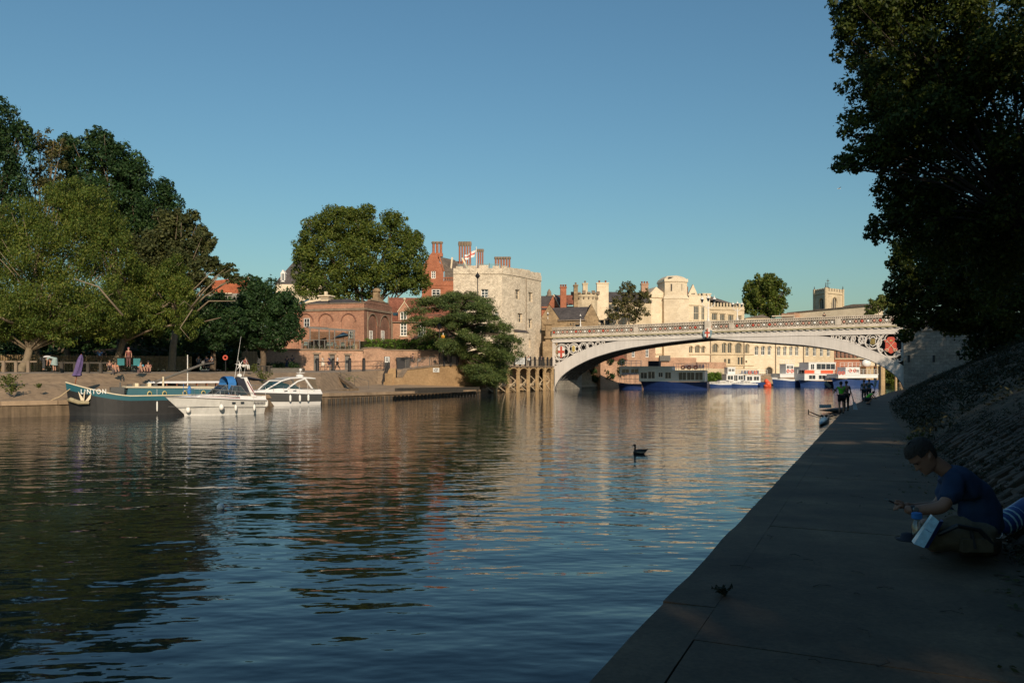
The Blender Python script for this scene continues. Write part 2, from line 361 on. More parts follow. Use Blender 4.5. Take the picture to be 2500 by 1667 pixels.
tree('oak_tree', 'very tall dark tree cut off by the left edge of the picture', Vector((XP(-60, 84), 84, 3.2)),
     [(-20, 290, 84, 65, 65), (20, 370, 84, 55, 75), (-60, 380, 84, 90, 110), (10, 470, 84, 60, 70), (-60, 540, 84, 90, 90), (30, 560, 85, 50, 60), (-140, 430, 84, 80, 150), (50, 330, 84, 30, 35)],
     50000, .28, LM['oak'], rg, trunk_r=.6, per=15, rs=.3, shell=.5, fork=9)
tree('thin_tree', 'sparse bronze leaved tree between the two tall dark oaks', Vector((XP(90, 88), 88, 3.3)),
     [(100, 350, 88, 40, 40), (125, 400, 88, 45, 45), (85, 440, 88, 40, 40), (125, 470, 88, 45, 45), (75, 500, 88, 35, 40), (145, 360, 88, 25, 25)],
     6500, .26, LM['brown'], rg, trunk_r=.3, bark=M['trunk_pale'], per=10, rs=.30, shell=.2, fork=12)
tree('ash_tree', 'grey green tree with long branches reaching over the red roof', Vector((XP(420, 80), 80, 3.2)),
     [(380, 600, 80, 60, 55), (450, 560, 80, 50, 42), (480, 600, 80, 40, 45), (420, 650, 80, 70, 50), (490, 640, 80, 30, 28), (350, 670, 80, 50, 50), (470, 690, 80, 50, 35),
      (545, 660, 80, 42, 16), (520, 640, 80, 22, 14), (570, 680, 80, 22, 13), (420, 535, 80, 40, 30), (505, 590, 80, 20, 26)],
     42000, .28, LM['ash'], rg, trunk_r=.35, bark=M['trunk_pale'], per=11, rs=.33, shell=.25, fork=8,
     extra=[([P(470, 770, 79), P(510, 735, 79), P(575, 735, 79)], .11), ([P(430, 740, 79.3), P(480, 700, 79), P(520, 660, 79)], .1), ([P(500, 785, 79), P(540, 775, 79)], .08)])
tree('chestnut_tree', 'round dense dark green tree standing left of the brick terrace', Vector((XP(641, 88), 88, 3.2)),
     [(640, 740, 88, 70, 55), (690, 760, 88, 50, 55), (600, 770, 88, 50, 55), (650, 800, 88, 65, 48), (700, 810, 87.5, 38, 38), (620, 700, 88, 35, 30), (590, 820, 88, 40, 32), (655, 840, 88, 45, 22)],
     44000, .24, LM['chestnut'], rg, trunk_r=.33, per=16, rs=.32, shell=.55, fork=5.4)
tree('chestnut_tree', 'shaded dark tree leaning over the path left of the round tree', Vector((XP(520, 84), 84, 3.2)),
     [(520, 760, 84, 50, 40), (560, 790, 84, 45, 40), (490, 800, 84, 45, 40), (540, 820, 84, 50, 32), (500, 840, 84, 50, 22)],
     17000, .24, LM['chestnut'], rg, trunk_r=.28, per=13, rs=.34, shell=.5, fork=5)
tree('garden_tree', 'dark tree in the shade behind the picket railing', Vector((XP(150, 84), 84, 3.3)),
     [(60, 800, 84, 90, 60), (170, 810, 84, 90, 60), (280, 800, 86, 80, 70), (370, 780, 88, 80, 80), (430, 830, 88, 60, 50), (-60, 770, 84, 100, 90)],
     20000, .34, LM['oak'], rg, trunk_r=.35, per=12, rs=.4, shell=.4, fork=6)
tree('garden_tree', 'dark tree closing the gap beside the brick building', Vector((XP(480, 104), 104, 3.3)),
     [(470, 790, 104, 80, 60), (560, 800, 104, 70, 45), (380, 770, 104, 70, 80), (520, 740, 106, 55, 35), (640, 750, 106, 50, 40)],
     16000, .36, LM['oak'], rg, trunk_r=.35, per=12, rs=.4, shell=.4, fork=7)
tree('plane_tree', 'huge round golden green plane tree above the brick building', Vector((XP(890, 138), 138, 5)),
     [(850, 560, 138, 75, 55), (800, 600, 138, 75, 60), (930, 575, 138, 75, 52), (780, 560, 138, 48, 40), (990, 640, 137, 60, 60), (760, 660, 138, 42, 62), (880, 650, 136, 95, 70), (950, 690, 137, 95, 48),
      (800, 700, 137, 80, 52), (1010, 590, 138, 30, 34), (740, 610, 138, 28, 34), (880, 525, 138, 50, 24), (1010, 690, 137, 38, 34), (830, 520, 138, 30, 20), (965, 540, 138, 30, 22)],
     95000, .34, LM['plane'], rg, trunk_r=.8, per=17, rs=.30, shell=.5, fork=9)
tree('round_tree', 'isolated round green tree rising behind the far end of the guildhall', Vector((XP(1868, 232), 232, 3)),
     [(1868, 695, 232, 34, 30), (1845, 715, 232, 32, 32), (1890, 720, 232, 32, 34), (1866, 745, 232, 42, 36), (1830, 745, 232, 22, 24), (1904, 750, 232, 20, 24), (1880, 683, 232, 18, 16)],
     17000, .62, LM['plane'], rg, trunk_r=.8, per=14, rs=.33, shell=.5, fork=12)
tree('thin_tree', 'thin bronze tree growing behind the bridge beside the chimneys', Vector((XP(1535, 162), 162, 3)),
     [(1535, 715, 162, 28, 22), (1560, 735, 162, 26, 26), (1520, 745, 162, 30, 26), (1555, 765, 162, 30, 22), (1575, 720, 162, 14, 16), (1505, 770, 162, 34, 18), (1530, 695, 162, 16, 10)],
     4200, .42, LM['brown'], rg, trunk_r=.2, per=10, rs=.33, shell=.2, fork=9)
tree('willow_tree', 'pale feathery willow beyond the right end of the bridge', Vector((XP(2160, 190), 190, 3)),
     [(2140, 745, 190, 28, 20), (2175, 740, 190, 30, 26), (2125, 762, 190, 20, 14), (2200, 760, 190, 40, 26), (2160, 728, 190, 22, 14)],
     7000, .5, LM['weed'], rg, trunk_r=.3, per=12, rs=.3, shell=.25, droop=.4, fork=9)
tree('garden_tree', 'dark bushy mass of garden trees closing the view behind the park railing', Vector((XP(100, 100), 100, 3.3)),
     [(x, 835+10*(i % 2), 98+3*(i % 3), 62, 46) for i, x in enumerate(range(-140, 640, 62))]+[(x, 770, 104, 75, 60) for x in range(-120, 480, 90)]+[(x, 885, 92+2*(i % 2), 40, 30) for i, x in enumerate(range(-160, 600, 40))],
     60000, .5, LM['oak'], rg, trunk_r=.35, per=12, rs=.42, shell=.35, fork=5)
# cedar: flat drooping plates of needles
def cedar():
    base = Vector((XP(1130, 107), 107, 3.6)); t = thing('cedar_tree', 'dark spreading cedar with drooping layered boughs in front of the stone tower', 'tree', base)
    g = np.random.default_rng(5); C = []; tk = MB(); top = P(1125, 716, 107)
    tk.tube([base-Vector((0, 0, .5)), P(1128, 860, 107), P(1122, 790, 107), top], [.5, .42, .3, .1], 9)
    outl = [(715, -62, 30), (735, -110, 90), (760, -128, 70), (790, -105, 100), (815, -70, 122), (840, -45, 118), (865, -10, 108), (885, 15, 100), (905, 40, 78), (930, 58, 64)]
    for j in range(130):
        py = 712+214*g.random()**.95; l = np.interp(py, [o[0] for o in outl], [o[1] for o in outl]); r = np.interp(py, [o[0] for o in outl], [o[2] for o in outl])
        px = 1125+l+(r-l)*g.random(); Y = 107+(g.random()-.55)*9; e = P(px, py, Y); s = P(1126, min(880, py+14), 107)
        tk.tube([s, (s+e)/2+Vector((0, 0, .5)), e], [.12, .08, .03], 5)
        d = (e-s); d.z = 0; dn = d.normalized() if d.length > .1 else Vector((1, 0, 0))
        for q in range(7):
            f = (q-3)/3; rr = .55+.5*g.random()
            c = e+dn*(f*1.5)+Vector((g.normal()*.3, g.normal()*.7, -abs(f)*.35-.12*q*(.3)))
            C.append([c.x, c.y, c.z, rr*1.2, rr*1.2, .24+.12*g.random()])
            C.append([c.x+dn.x*.4, c.y, c.z-.35, rr*.8, rr*.8, .35])
    tk.build('trunk', M['trunk'], t, smooth=True)
    leaf_mesh('crown', C, 150000, .24, LM['cedar'], t, g, up=.25, droop=.1, aspect=.34, shell=.1)
cedar()
# ------------------------------------------------------------------ water
def make_water():
    m, t, b = _new('river_water'); b.inputs['Base Color'].default_value = (.005, .016, .024, 1)
    b.inputs['Roughness'].default_value = 0.015; b.inputs['IOR'].default_value = 1.37
    tc = t.nodes.new('ShaderNodeTexCoord'); pos = tc.outputs['Object']
    def wave(sc, scale, detail, dist):
        mp = t.nodes.new('ShaderNodeMapping'); mp.inputs['Scale'].default_value = sc; mp.inputs['Rotation'].default_value = (0, 0, R(dist))
        t.links.new(pos, mp.inputs['Vector']); return _noise(t, scale, detail, vec=mp.outputs[0], rough=.5).outputs['Fac']
    def mad(a, k, prev=None):
        n = t.nodes.new('ShaderNodeMath'); n.operation = 'MULTIPLY_ADD'; t.links.new(a, n.inputs[0]); n.inputs[1].default_value = k
        if prev is None: n.inputs[2].default_value = 0
        else: t.links.new(prev, n.inputs[2])
        return n.outputs[0]
    h = mad(wave((.55, 1.0, 1), .8, 2, 8), 1.0)
    h = mad(wave((.5, 1.0, 1), 2.1, 2, -12), .42, h)
    h = mad(wave((.6, 1.0, 1), 6.0, 2, 5), .045, h)
    sp = t.nodes.new('ShaderNodeSeparateXYZ'); t.links.new(pos, sp.inputs[0]); ym = t.nodes.new('ShaderNodeMapRange'); ym.inputs[1].default_value = -170; ym.inputs[2].default_value = -135; ym.inputs[3].default_value = .12; ym.inputs[4].default_value = 1.0; t.links.new(sp.outputs[1], ym.inputs[0])
    # wind patches: rougher ripple in some areas
    pm = wave((.5, 1, 1), .045, 2, 0); rp = t.nodes.new('ShaderNodeMapRange'); rp.inputs[1].default_value = .42; rp.inputs[2].default_value = .62
    rp.inputs[3].default_value = .25; rp.inputs[4].default_value = 1.0; t.links.new(pm, rp.inputs[0])
    fine = wave((.6, 1, 1), 11.0, 2, 0); mm = t.nodes.new('ShaderNodeMath'); mm.operation = 'MULTIPLY'; t.links.new(fine, mm.inputs[0]); t.links.new(rp.outputs[0], mm.inputs[1]); m3_ = t.nodes.new('ShaderNodeMath'); m3_.operation = 'MULTIPLY'; t.links.new(mm.outputs[0], m3_.inputs[0]); t.links.new(ym.outputs[0], m3_.inputs[1]); mm = m3_; md_ = t.nodes.new('ShaderNodeMath'); md_.operation = 'MULTIPLY'; t.links.new(wave((.55, 1, 1), 4.2, 2, 14), md_.inputs[0]); t.links.new(ym.outputs[0], md_.inputs[1]); h = mad(md_.outputs[0], .14, h)
    h = mad(mm.outputs[0], .06, h)
    _bump(t, b, h, 1.0, .054)
    w = MB(); w.quad((-260, -60, 0), (320, -60, 0), (320, 420, 0), (-260, 420, 0))
    o = w.build('river_water', m); o['kind'] = 'structure'
    g = MB(); g.quad((-3000, -3000, -1.6), (3000, -3000, -1.6), (3000, 3000, -1.6), (-3000, 3000, -1.6)); o = g.build('ground', M['soil']); o['kind'] = 'structure'
make_water()
# ------------------------------------------------------------------ left bank
ST = [ # edge, foot of slope, top of slope, back of promenade, far land
 [(-75, -5, 1.06), (-76, -4, 1.1), (-81, -1, 2.9), (-88, 3, 3), (-260, 60, 3.3)],
 [(-48, 34, 1.06), (-49, 35, 1.1), (-54, 39, 2.9), (-60, 44, 3), (-220, 120, 3.3)],
 [(-33.6, 52.3, 1.06), (-34.2, 52.9, 1.1), (-39, 57.5, 2.9), (-43, 63, 3.0), (-190, 170, 3.3)],
 [(-31.1, 54.5, 1.06), (-31.6, 55.2, 1.1), (-34, 60.2, 2.88), (-36, 67, 3.0), (-160, 200, 3.3)],
 [(-26, 62.3, 1.03), (-26.6, 63.2, 1.08), (-29.6, 69, 2.87), (-31, 80, 3.02), (-130, 230, 3.5)],
 [(-21, 70, 1.0), (-21.8, 71.2, 1.05), (-25.5, 78.5, 2.88), (-28, 94, 3.1), (-90, 250, 3.8)],
 [(-17.5, 75.7, .97), (-19, 78.6, 1.08), (-20.3, 84.5, 2.95), (-23.2, 99, 3.22), (-60, 250, 4)],
 [(-16, 80, .9), (-18.4, 90, 1.3), (-19.3, 95.5, 3.0), (-21, 101, 3.3), (-45, 250, 4)],
 [(-14.3, 84.5, .85), (-16.6, 98, 1.5), (-16.9, 101, 3.2), (-18.6, 107, 3.45), (-30, 250, 4)],
 [(-11.6, 90, .83), (-13.6, 99, 1.5), (-13.4, 101.5, 3.3), (-13.6, 112, 3.6), (-15, 250, 4)],
 [(-4.2, 104, .7), (-4.0, 111.2, .9), (-3.9, 112.6, 3.85), (-4.2, 119, 3.9), (-4, 250, 4)],
 [(-3.4, 116.5, .2), (-3.3, 117, .3), (-3.2, 117.4, 3.75), (-2, 124, 3.9), (6, 250, 4)],
 [(8, 139, .2), (8.2, 139.6, .3), (8.4, 140, 3.75), (9, 146, 3.9), (20, 250, 4)],
 [(17, 152, .3), (17.3, 153, .8), (18, 156, 2.5), (19, 160, 3), (35, 260, 4)],
 [(29, 168, .3), (29.3, 168.6, 1.2), (29.5, 170, 2.2), (30, 175, 3), (50, 280, 4)],
 [(76, 181, .3), (76.2, 181.6, 1.2), (76.5, 183, 2.2), (77, 190, 3), (90, 300, 4)],
 [(140, 215, .3), (140.4, 216, 1.2), (141, 218, 2.2), (142, 225, 3), (160, 400, 4)]]
def strip(name, i, j, m, sub=1, kind='structure', jit=0):
    w = MB(); rows = []
    for a, b in zip(ST[:-1], ST[1:]):
        n = max(1, int((Vector(b[0])-Vector(a[0])).length/2.5)) if jit else 1
        for k in range(n):
            f = k/n; rows.append((Vector(a[i]).lerp(Vector(b[i]), f), Vector(a[j]).lerp(Vector(b[j]), f)))
    rows.append((Vector(ST[-1][i]), Vector(ST[-1][j])))
    def line(r):
        out = []
        for k in range(sub+1):
            p = r[0].lerp(r[1], k/sub)
            if jit and 0 < k < sub: p = p+Vector((random.uniform(-1, 1), random.uniform(-1, 1), random.uniform(-1, 1)))*jit
            out.append(p)
        return out
    L = [line(r) for r in rows]
    for a, b in zip(L[:-1], L[1:]):
        for k in range(sub): w.quad(a[k], b[k], b[k+1], a[k+1])
    return tag(w.build(name, m, smooth=bool(jit)), kind=kind)
strip('landing', 0, 1, M['concrete']); strip('bank_slope', 1, 2, M['slope'], 5, jit=.06)
strip('promenade', 2, 3, M['pave']); strip('park_ground', 3, 4, M['soil'])
w = MB()
for a, b in zip(ST[:10], ST[1:11]):
    p, q = Vector(a[0]), Vector(b[0]); w.quad((p.x, p.y, -1), (q.x, q.y, -1), q, p)
for a, b in zip(ST[10:-1], ST[11:]):
    p, q = Vector(a[0]), Vector(b[0]); w.quad((p.x, p.y, -1), (q.x, q.y, -1), q, p)
tag(w.build('quay_wall', M['concrete_dark']), kind='structure')
# projecting coping of the quay, one length after another, with the dark fender piles under the landing
cw = []
for a, b in zip(ST[1:10], ST[2:11]):
    p, q = Vector(a[0]), Vector(b[0]); n = max(1, round((q-p).length/3.0))
    for k in range(n): cw.append((p.lerp(q, k/n), p.lerp(q, (k+1)/n)))
root = thing('quay_coping', 'pale projecting kerb of stone lengths along the edge of the far quay', 'kerb', (-20, 70, 0))
for p, q in cw:
    d = (q-p).normalized(); nn = Vector((d.y, -d.x, 0)); c = MB(); e = d*.02
    lo = .28
    c.hexa([p+e+nn*.12-Vector((0, 0, lo)), q-e+nn*.12-Vector((0, 0, lo)), q-e-nn*.5-Vector((0, 0, lo)), p+e-nn*.5-Vector((0, 0, lo)),
            p+e+nn*.12+Vector((0, 0, .03)), q-e+nn*.12+Vector((0, 0, .03)), q-e-nn*.5+Vector((0, 0, .06)), p+e-nn*.5+Vector((0, 0, .06))])
    c.build('kerb_stone', M['concrete'], root)
root = thing('landing_stage', 'row of short dark piles under the edge of the low landing', 'piling', (-8, 95, 0))
w = MB()
pl = [Vector(ST[i][0]) for i in (6, 7, 8, 9, 10)]
tot = 0; pts = []
for a, b in zip(pl[:-1], pl[1:]):
    n = int((b-a).length/.75)
    pts += [a.lerp(b, k/n) for k in range(n)]
for p in pts:
    c = MB(); c.tube([(p.x+.16, p.y-.1, -.8), (p.x+.16, p.y-.1, .42)], .14, 7); c.build('pile', M['timber_dark'], root)
# long dark timbers lying on the landing
for (x0, y0, Y0, x1, y1, Y1, h, lab) in [(967, 955, 84.8, 1168, 951, 101.5, .35, 'long dark baulk of timber lying on the landing below the tan wall'),
                                         (1016, 960, 86.0, 1128, 957, 95.5, .32, 'shorter dark timber lying in front of the long one on the landing')]:
    a, b = P(x0, y0, Y0), P(x1, y1, Y1); w = MB(); a.z += h/2; b.z += h/2; w.bar(a, b, .35, h); tag(w.build('timber_baulk', M['timber_dark']), lab, 'timber')
# ------------------------------------------------------------------ right bank: quay path, slope of setts
EDGE = [(-9.76, -20, 2.1), (-1.925, -2, 1.93), (.28, 3.07, 1.80), (1.468, 5.8, 1.722), (3.295, 10, 1.602), (6.775, 18, 1.373), (10.69, 27, 1.115), (17.65, 43, .66), (23.2, 55, .65), (45.4, 95, .67), (53.3, 108, .68), (66, 130, .68), (95, 175, .7)]
def edge_at(Y):
    for a, b in zip(EDGE[:-1], EDGE[1:]):
        if a[1] <= Y <= b[1]: f = (Y-a[1])/(b[1]-a[1]); return Vector(a).lerp(Vector(b), f)
    return Vector(EDGE[-1])
def pathw(Y): return np.interp(Y, [-20, 5, 17, 43, 60, 95, 110], [2.0, 2.0, 2.1, 2.6, 2.5, 1.6, 1.5])
ys = list(np.concatenate([np.arange(-20, 12, 1.0), np.arange(12, 60, 2.0), np.arange(60, 108, 4.0), [108]]))
def rows_from(Y):
    e = edge_at(Y); q_ = float(np.interp(Y, [30, 100], [0, 1])); n = Vector((.9-.03*q_, -.41-.07*q_, 0)); w_ = pathw(Y); b = e+n*w_
    return e, n, w_, b
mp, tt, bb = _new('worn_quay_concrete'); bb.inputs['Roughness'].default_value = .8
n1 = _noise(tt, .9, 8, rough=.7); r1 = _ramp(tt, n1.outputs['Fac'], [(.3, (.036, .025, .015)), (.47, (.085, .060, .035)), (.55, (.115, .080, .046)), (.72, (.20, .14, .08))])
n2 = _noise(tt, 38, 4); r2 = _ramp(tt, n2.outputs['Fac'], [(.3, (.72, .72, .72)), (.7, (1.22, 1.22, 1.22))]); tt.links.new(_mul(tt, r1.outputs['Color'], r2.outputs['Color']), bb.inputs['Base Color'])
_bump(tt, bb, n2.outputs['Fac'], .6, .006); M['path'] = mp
proot = thing('quay_path', None, None, (0, 0, 0)); del_me = proot
# the path is a row of cast slabs with open joints, each a piece of its own, plus a narrow kerb of long stones at the water
base = MB()
for a, b in zip(ys[:-1], ys[1:]):
    e0, n0, w0, b0 = rows_from(a); e1, n1_, w1, b1 = rows_from(b)
    base.quad(e0-Vector((0, 0, .025)), b0-Vector((0, 0, .02)), b1-Vector((0, 0, .02)), e1-Vector((0, 0, .025)))
    base.quad(e0-Vector((0, 0, .06)), e1-Vector((0, 0, .06)), Vector((e1.x, e1.y, -1)), Vector((e0.x, e0.y, -1)))
bpy.data.objects.remove(proot)
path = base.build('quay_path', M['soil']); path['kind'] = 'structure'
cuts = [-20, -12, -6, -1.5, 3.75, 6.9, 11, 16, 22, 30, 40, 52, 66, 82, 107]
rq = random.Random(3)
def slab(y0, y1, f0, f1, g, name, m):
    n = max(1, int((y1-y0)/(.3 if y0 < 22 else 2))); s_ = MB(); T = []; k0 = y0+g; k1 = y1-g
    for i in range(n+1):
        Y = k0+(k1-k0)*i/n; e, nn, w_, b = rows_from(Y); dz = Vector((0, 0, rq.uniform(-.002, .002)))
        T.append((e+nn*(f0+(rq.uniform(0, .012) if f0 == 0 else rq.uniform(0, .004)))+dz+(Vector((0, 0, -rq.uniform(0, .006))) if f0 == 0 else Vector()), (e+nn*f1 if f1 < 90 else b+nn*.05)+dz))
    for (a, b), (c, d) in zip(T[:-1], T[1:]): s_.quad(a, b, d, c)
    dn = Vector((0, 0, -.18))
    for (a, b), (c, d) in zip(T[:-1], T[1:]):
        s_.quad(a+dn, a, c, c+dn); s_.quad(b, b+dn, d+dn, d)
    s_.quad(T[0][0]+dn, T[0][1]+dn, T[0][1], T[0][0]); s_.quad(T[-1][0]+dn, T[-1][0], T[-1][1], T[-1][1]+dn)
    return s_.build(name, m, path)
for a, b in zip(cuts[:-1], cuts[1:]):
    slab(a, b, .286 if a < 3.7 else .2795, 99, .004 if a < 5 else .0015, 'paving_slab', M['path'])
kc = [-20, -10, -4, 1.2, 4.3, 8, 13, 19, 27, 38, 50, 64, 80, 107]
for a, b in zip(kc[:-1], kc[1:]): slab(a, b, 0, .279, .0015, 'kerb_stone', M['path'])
# slope
sl_ = MB()
def slope_pt(Y, f):
    e, nn, w_, b = rows_from(Y); run = 8.5; z = b.z+(f**.9)*(4.6 if Y < 60 else 4.2)
    return Vector((b.x+nn.x*run*f, b.y+nn.y*run*f, z))
K = 10; rs_ = random.Random(5); prev = None
for Y in ys:
    cur = [slope_pt(Y, k/K)+Vector((0, 0, rs_.uniform(-.07, .07) if 0 < k and (Y > 14 or Y < 3) else -.02)) for k in range(K+1)]
    if prev:
        for k in range(K): sl_.quad(prev[k], prev[k+1], cur[k+1], cur[k])
        far0 = prev[K]+Vector((60, -28, .5)); far1 = cur[K]+Vector((60, -28, .5)); sl_.quad(prev[K], far0, far1, cur[K])
    prev = cur
bank = sl_.build('right_bank_slope', M['soil'], smooth=False); bank['kind'] = 'structure'
# stone setts laid on the slope beside the path
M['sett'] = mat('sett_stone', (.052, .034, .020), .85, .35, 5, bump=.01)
protos = []
for q in range(5):
    s_ = MB(); rr = random.Random(q); a, b = .13, .10
    top = [(-a*.8, -b*.75, .022), (a*.8, -b*.8, .026), (a*.78, b*.75, .024), (-a*.8, b*.78, .02)]; bot = [(-a, -b, -.06), (a, -b, -.06), (a, b, -.06), (-a, b, -.06)]
    mid = [(x*1.02, y*1.02, .004) for x, y, z in bot]; j = lambda p: (p[0]+rr.uniform(-.012, .012), p[1]+rr.uniform(-.012, .012), p[2]+rr.uniform(-.008, .008))
    top = [j(p) for p in top]; mid = [j(p) for p in mid]
    s_.add(bot+mid+top, [(0, 1, 5, 4), (1, 2, 6, 5), (2, 3, 7, 6), (3, 0, 4, 7), (4, 5, 9, 8), (5, 6, 10, 9), (6, 7, 11, 10), (7, 4, 8, 11), (8, 9, 10, 11)])
    me = bpy.data.meshes.new('sett'); me.from_pydata([tuple(p) for p in s_.v], [], s_.f); me.materials.append(M['sett']); me.update(); protos.append(me)
allv = []; cand = []
yv = 3.2; row = 0
while yv < 17.5:
    fv = .012+(.016 if row % 2 else 0)
    while fv < .42:
        cand.append((yv, fv)); fv += .0335
    yv += .215; row += 1
def frame_at(Y, f):
    p = slope_pt(Y, f); dx = (slope_pt(Y, f+.02)-p).normalized(); dy = (slope_pt(Y+.2, f)-p).normalized(); nz = dx.cross(dy).normalized(); dy = nz.cross(dx)
    return p, Matrix((dx, dy, nz)).transposed()
near = sorted(cand, key=lambda c: c[0]+c[1]*2)
boff = bank.location
pick = [c for c in near if c[0] > 4.2][:290]; ps = set(pick)
for (Y, f) in pick:
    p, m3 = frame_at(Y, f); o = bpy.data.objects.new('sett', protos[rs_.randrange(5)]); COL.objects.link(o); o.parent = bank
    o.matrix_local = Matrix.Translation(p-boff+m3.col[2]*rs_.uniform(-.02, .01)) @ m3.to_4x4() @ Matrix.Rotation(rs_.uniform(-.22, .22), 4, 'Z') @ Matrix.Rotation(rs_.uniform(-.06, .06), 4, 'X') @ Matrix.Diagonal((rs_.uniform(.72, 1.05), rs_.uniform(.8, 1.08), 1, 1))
rest = MB()
for (Y, f) in near:
    if (Y, f) in ps: continue
    p, m3 = frame_at(Y, f); me = protos[rs_.randrange(5)]; m4 = Matrix.Translation(p+m3.col[2]*rs_.uniform(-.03, .01)) @ m3.to_4x4()
    b0 = len(rest.v); rest.v += [m4 @ v.co for v in me.vertices]
    for pl_ in me.polygons: rest.f.append(tuple(b0+i for i in pl_.vertices)); rest.mi.append(0)
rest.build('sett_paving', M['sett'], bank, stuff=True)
# ground cover on the dark slope, litter, weeds
g = np.random.default_rng(21); C = []
for _ in range(2200):
    Y = 8+96*g.random()**1.2; f = .03+.97*g.random()**1.1 if Y > 17 else .43+.55*g.random()
    p = slope_pt(Y, f); s = .12+.22*g.random(); C.append([p.x, p.y, p.z+s*.3, s*1.3, s*1.3, s])
o = leaf_mesh('ground_cover', C, 90000, .11, LM['ivy'], None, g, up=.6, shell=.2, aspect=.35); tag(o, 'dark low weeds and ivy covering the shaded bank on the right', 'ground cover', kind='stuff')
C = []
for _ in range(1500):
    Y = 3+18*g.random(); f = .0+.75*g.random()**1.3; p = slope_pt(Y, f); s = .05+.09*g.random(); C.append([p.x, p.y, p.z+s*.3, s*1.6, s*1.6, s*.7])
o = leaf_mesh('ground_cover', C, 80000, .035, LM['ivy'], None, g, up=1.0, shell=.1, aspect=.35); tag(o, 'low weeds, moss and dead leaves in the joints of the sloping setts', 'ground cover', kind='stuff')
C = []
for _ in range(260):
    Y = 2.5+22*g.random(); e, nn, w_, b = rows_from(Y); f = 1-abs(g.normal())*.12; p = e+nn*w_*f; C.append([p.x, p.y, p.z+.012, .12, .12, .004])
o = leaf_mesh('fallen_leaves', C, 1500, .035, LM['brown'], None, g, up=3, shell=.1); tag(o, 'dry fallen leaves and grit along the foot of the paved slope', 'leaf litter', kind='stuff')
def weed(name, label, p, h, n, size, seed, m='weed', spread=.5):
    g = np.random.default_rng(seed); t = thing(name, label, 'plant', p); s_ = MB(); C = []
    for k in range(n):
        a = g.random()*6.28; q = spread*h*g.random(); top = Vector((p[0]+math.cos(a)*q, p[1]+math.sin(a)*q, p[2]+h*(.6+.4*g.random())))
        b = Vector(p); md = (b+top)/2+Vector((0, 0, .1*h)); s_.tube([b, md, top], [.012*h+.002, .008*h+.002, .002], 4)
        for f in (.4, .6, .8, 1.0): c = b.lerp(top, f); C.append([c.x, c.y, c.z, h*.11, h*.11, h*.08])
    s_.build('stem', LM[m], t); leaf_mesh('foliage', C, n*28, size, LM[m], t, g, shell=.1, aspect=.4)
weed('weed', 'lone bright green weed at the edge of the path catching the light', rows_from(17.2)[3]+Vector((0, 0, 0)), .42, 7, .07, 1)
weed('weed', 'low dark tuft growing in the joint of the concrete path', rows_from(4.55)[0]+rows_from(4.55)[1]*.29, .05, 9, .022, 2, 'ivy', 1.6)
for k, (px, py, Y, h, lab) in enumerate([(28, 955, 53.6, .9, 'wild bush spilling down the gravelly bank at the far left'), (20, 935, 55.5, .8, 'pale shrub above the wild bush at the far left'), (95, 945, 54.6, .35, 'small tuft on the gravelly bank left of the barge'),
                                 (845, 936, 92, 1.5, 'green shrub growing on the sloping bank by the handrail'), (640, 925, 74.5, 1.2, 'tall grass and weeds behind the grey hulled cruiser'), (1109, 941, 107.5, .9, 'weed growing at the foot of the tan wall'), (620, 905, 79, .9, 'rough grass tuft at the path edge near the round tree')]):
    p = P(px, py, Y); weed('bush', lab, (p.x, p.y, ZP(py, Y)-h*.25), h, 16, .16 if h > .6 else .1, 30+k, 'hedge' if k in (3, 5) else 'weed', .9)
# right bank trees: big limes overhanging the path (they throw the shade it lies in)
rg = np.random.default_rng(77)
tree('lime_tree', 'huge dark lime tree whose boughs hang over the right side', Vector((26, 37, 5.6)),
     [(2140, 90, 38, 110, 95), (2250, 160, 38, 170, 150), (2120, 210, 37, 75, 70), (2200, 300, 37, 150, 110), (2110, 385, 36.5, 80, 40), (2170, 370, 37, 100, 55), (2350, 300, 40, 220, 220), (2460, 120, 38, 200, 200),
      (2090, 20, 38, 75, 65), (2230, 20, 38, 190, 110), (2180, 470, 38, 50, 60), (2150, 560, 38, 40, 38), (2230, 520, 38, 80, 90), (2330, 560, 40, 160, 160), (2480, 500, 38, 180, 230), (2120, -70, 38, 100, 80), (2300, -80, 38, 220, 120), (2060, 85, 38, 28, 36), (2062, 325, 37, 18, 16), (2070, 410, 36, 36, 18)],
     150000, .19, LM['lime'], rg, trunk_r=.26, bark=M['trunk_lime'], per=20, rs=.27, shell=.3, fork=10, droop=.15)
tree('lime_tree', 'second dark lime tree hanging low in front of the bridge end', Vector((39, 62, 5.3)),
     [(2230, 640, 60, 60, 50), (2195, 700, 60, 35, 50), (2200, 770, 60, 38, 28), (2260, 720, 60, 80, 70), (2220, 600, 60, 40, 40), (2330, 700, 62, 110, 90), (2320, 600, 62, 120, 100), (2430, 650, 60, 120, 130), (2200, 640, 60, 30, 30), (2210, 820, 59, 24, 18), (2240, 790, 60, 60, 24), (2440, 780, 60, 120, 60), (2340, 790, 60, 80, 30)],
     60000, .24, LM['lime'], rg, trunk_r=.3, bark=M['trunk_lime'], per=18, rs=.28, shell=.3, fork=9, droop=.15)
tree('lime_tree', 'dark tree filling the background of the right bank behind the slope', Vector((52, 78, 5.3)),
     [(2350, 760, 78, 100, 60), (2450, 720, 78, 120, 110), (2500, 830, 60, 120, 60), (2380, 660, 78, 100, 90), (2440, 850, 62, 90, 50), (2550, 600, 70, 120, 200)],
     30000, .32, LM['oak'], rg, trunk_r=.4, per=14, rs=.33, shell=.4, fork=9)
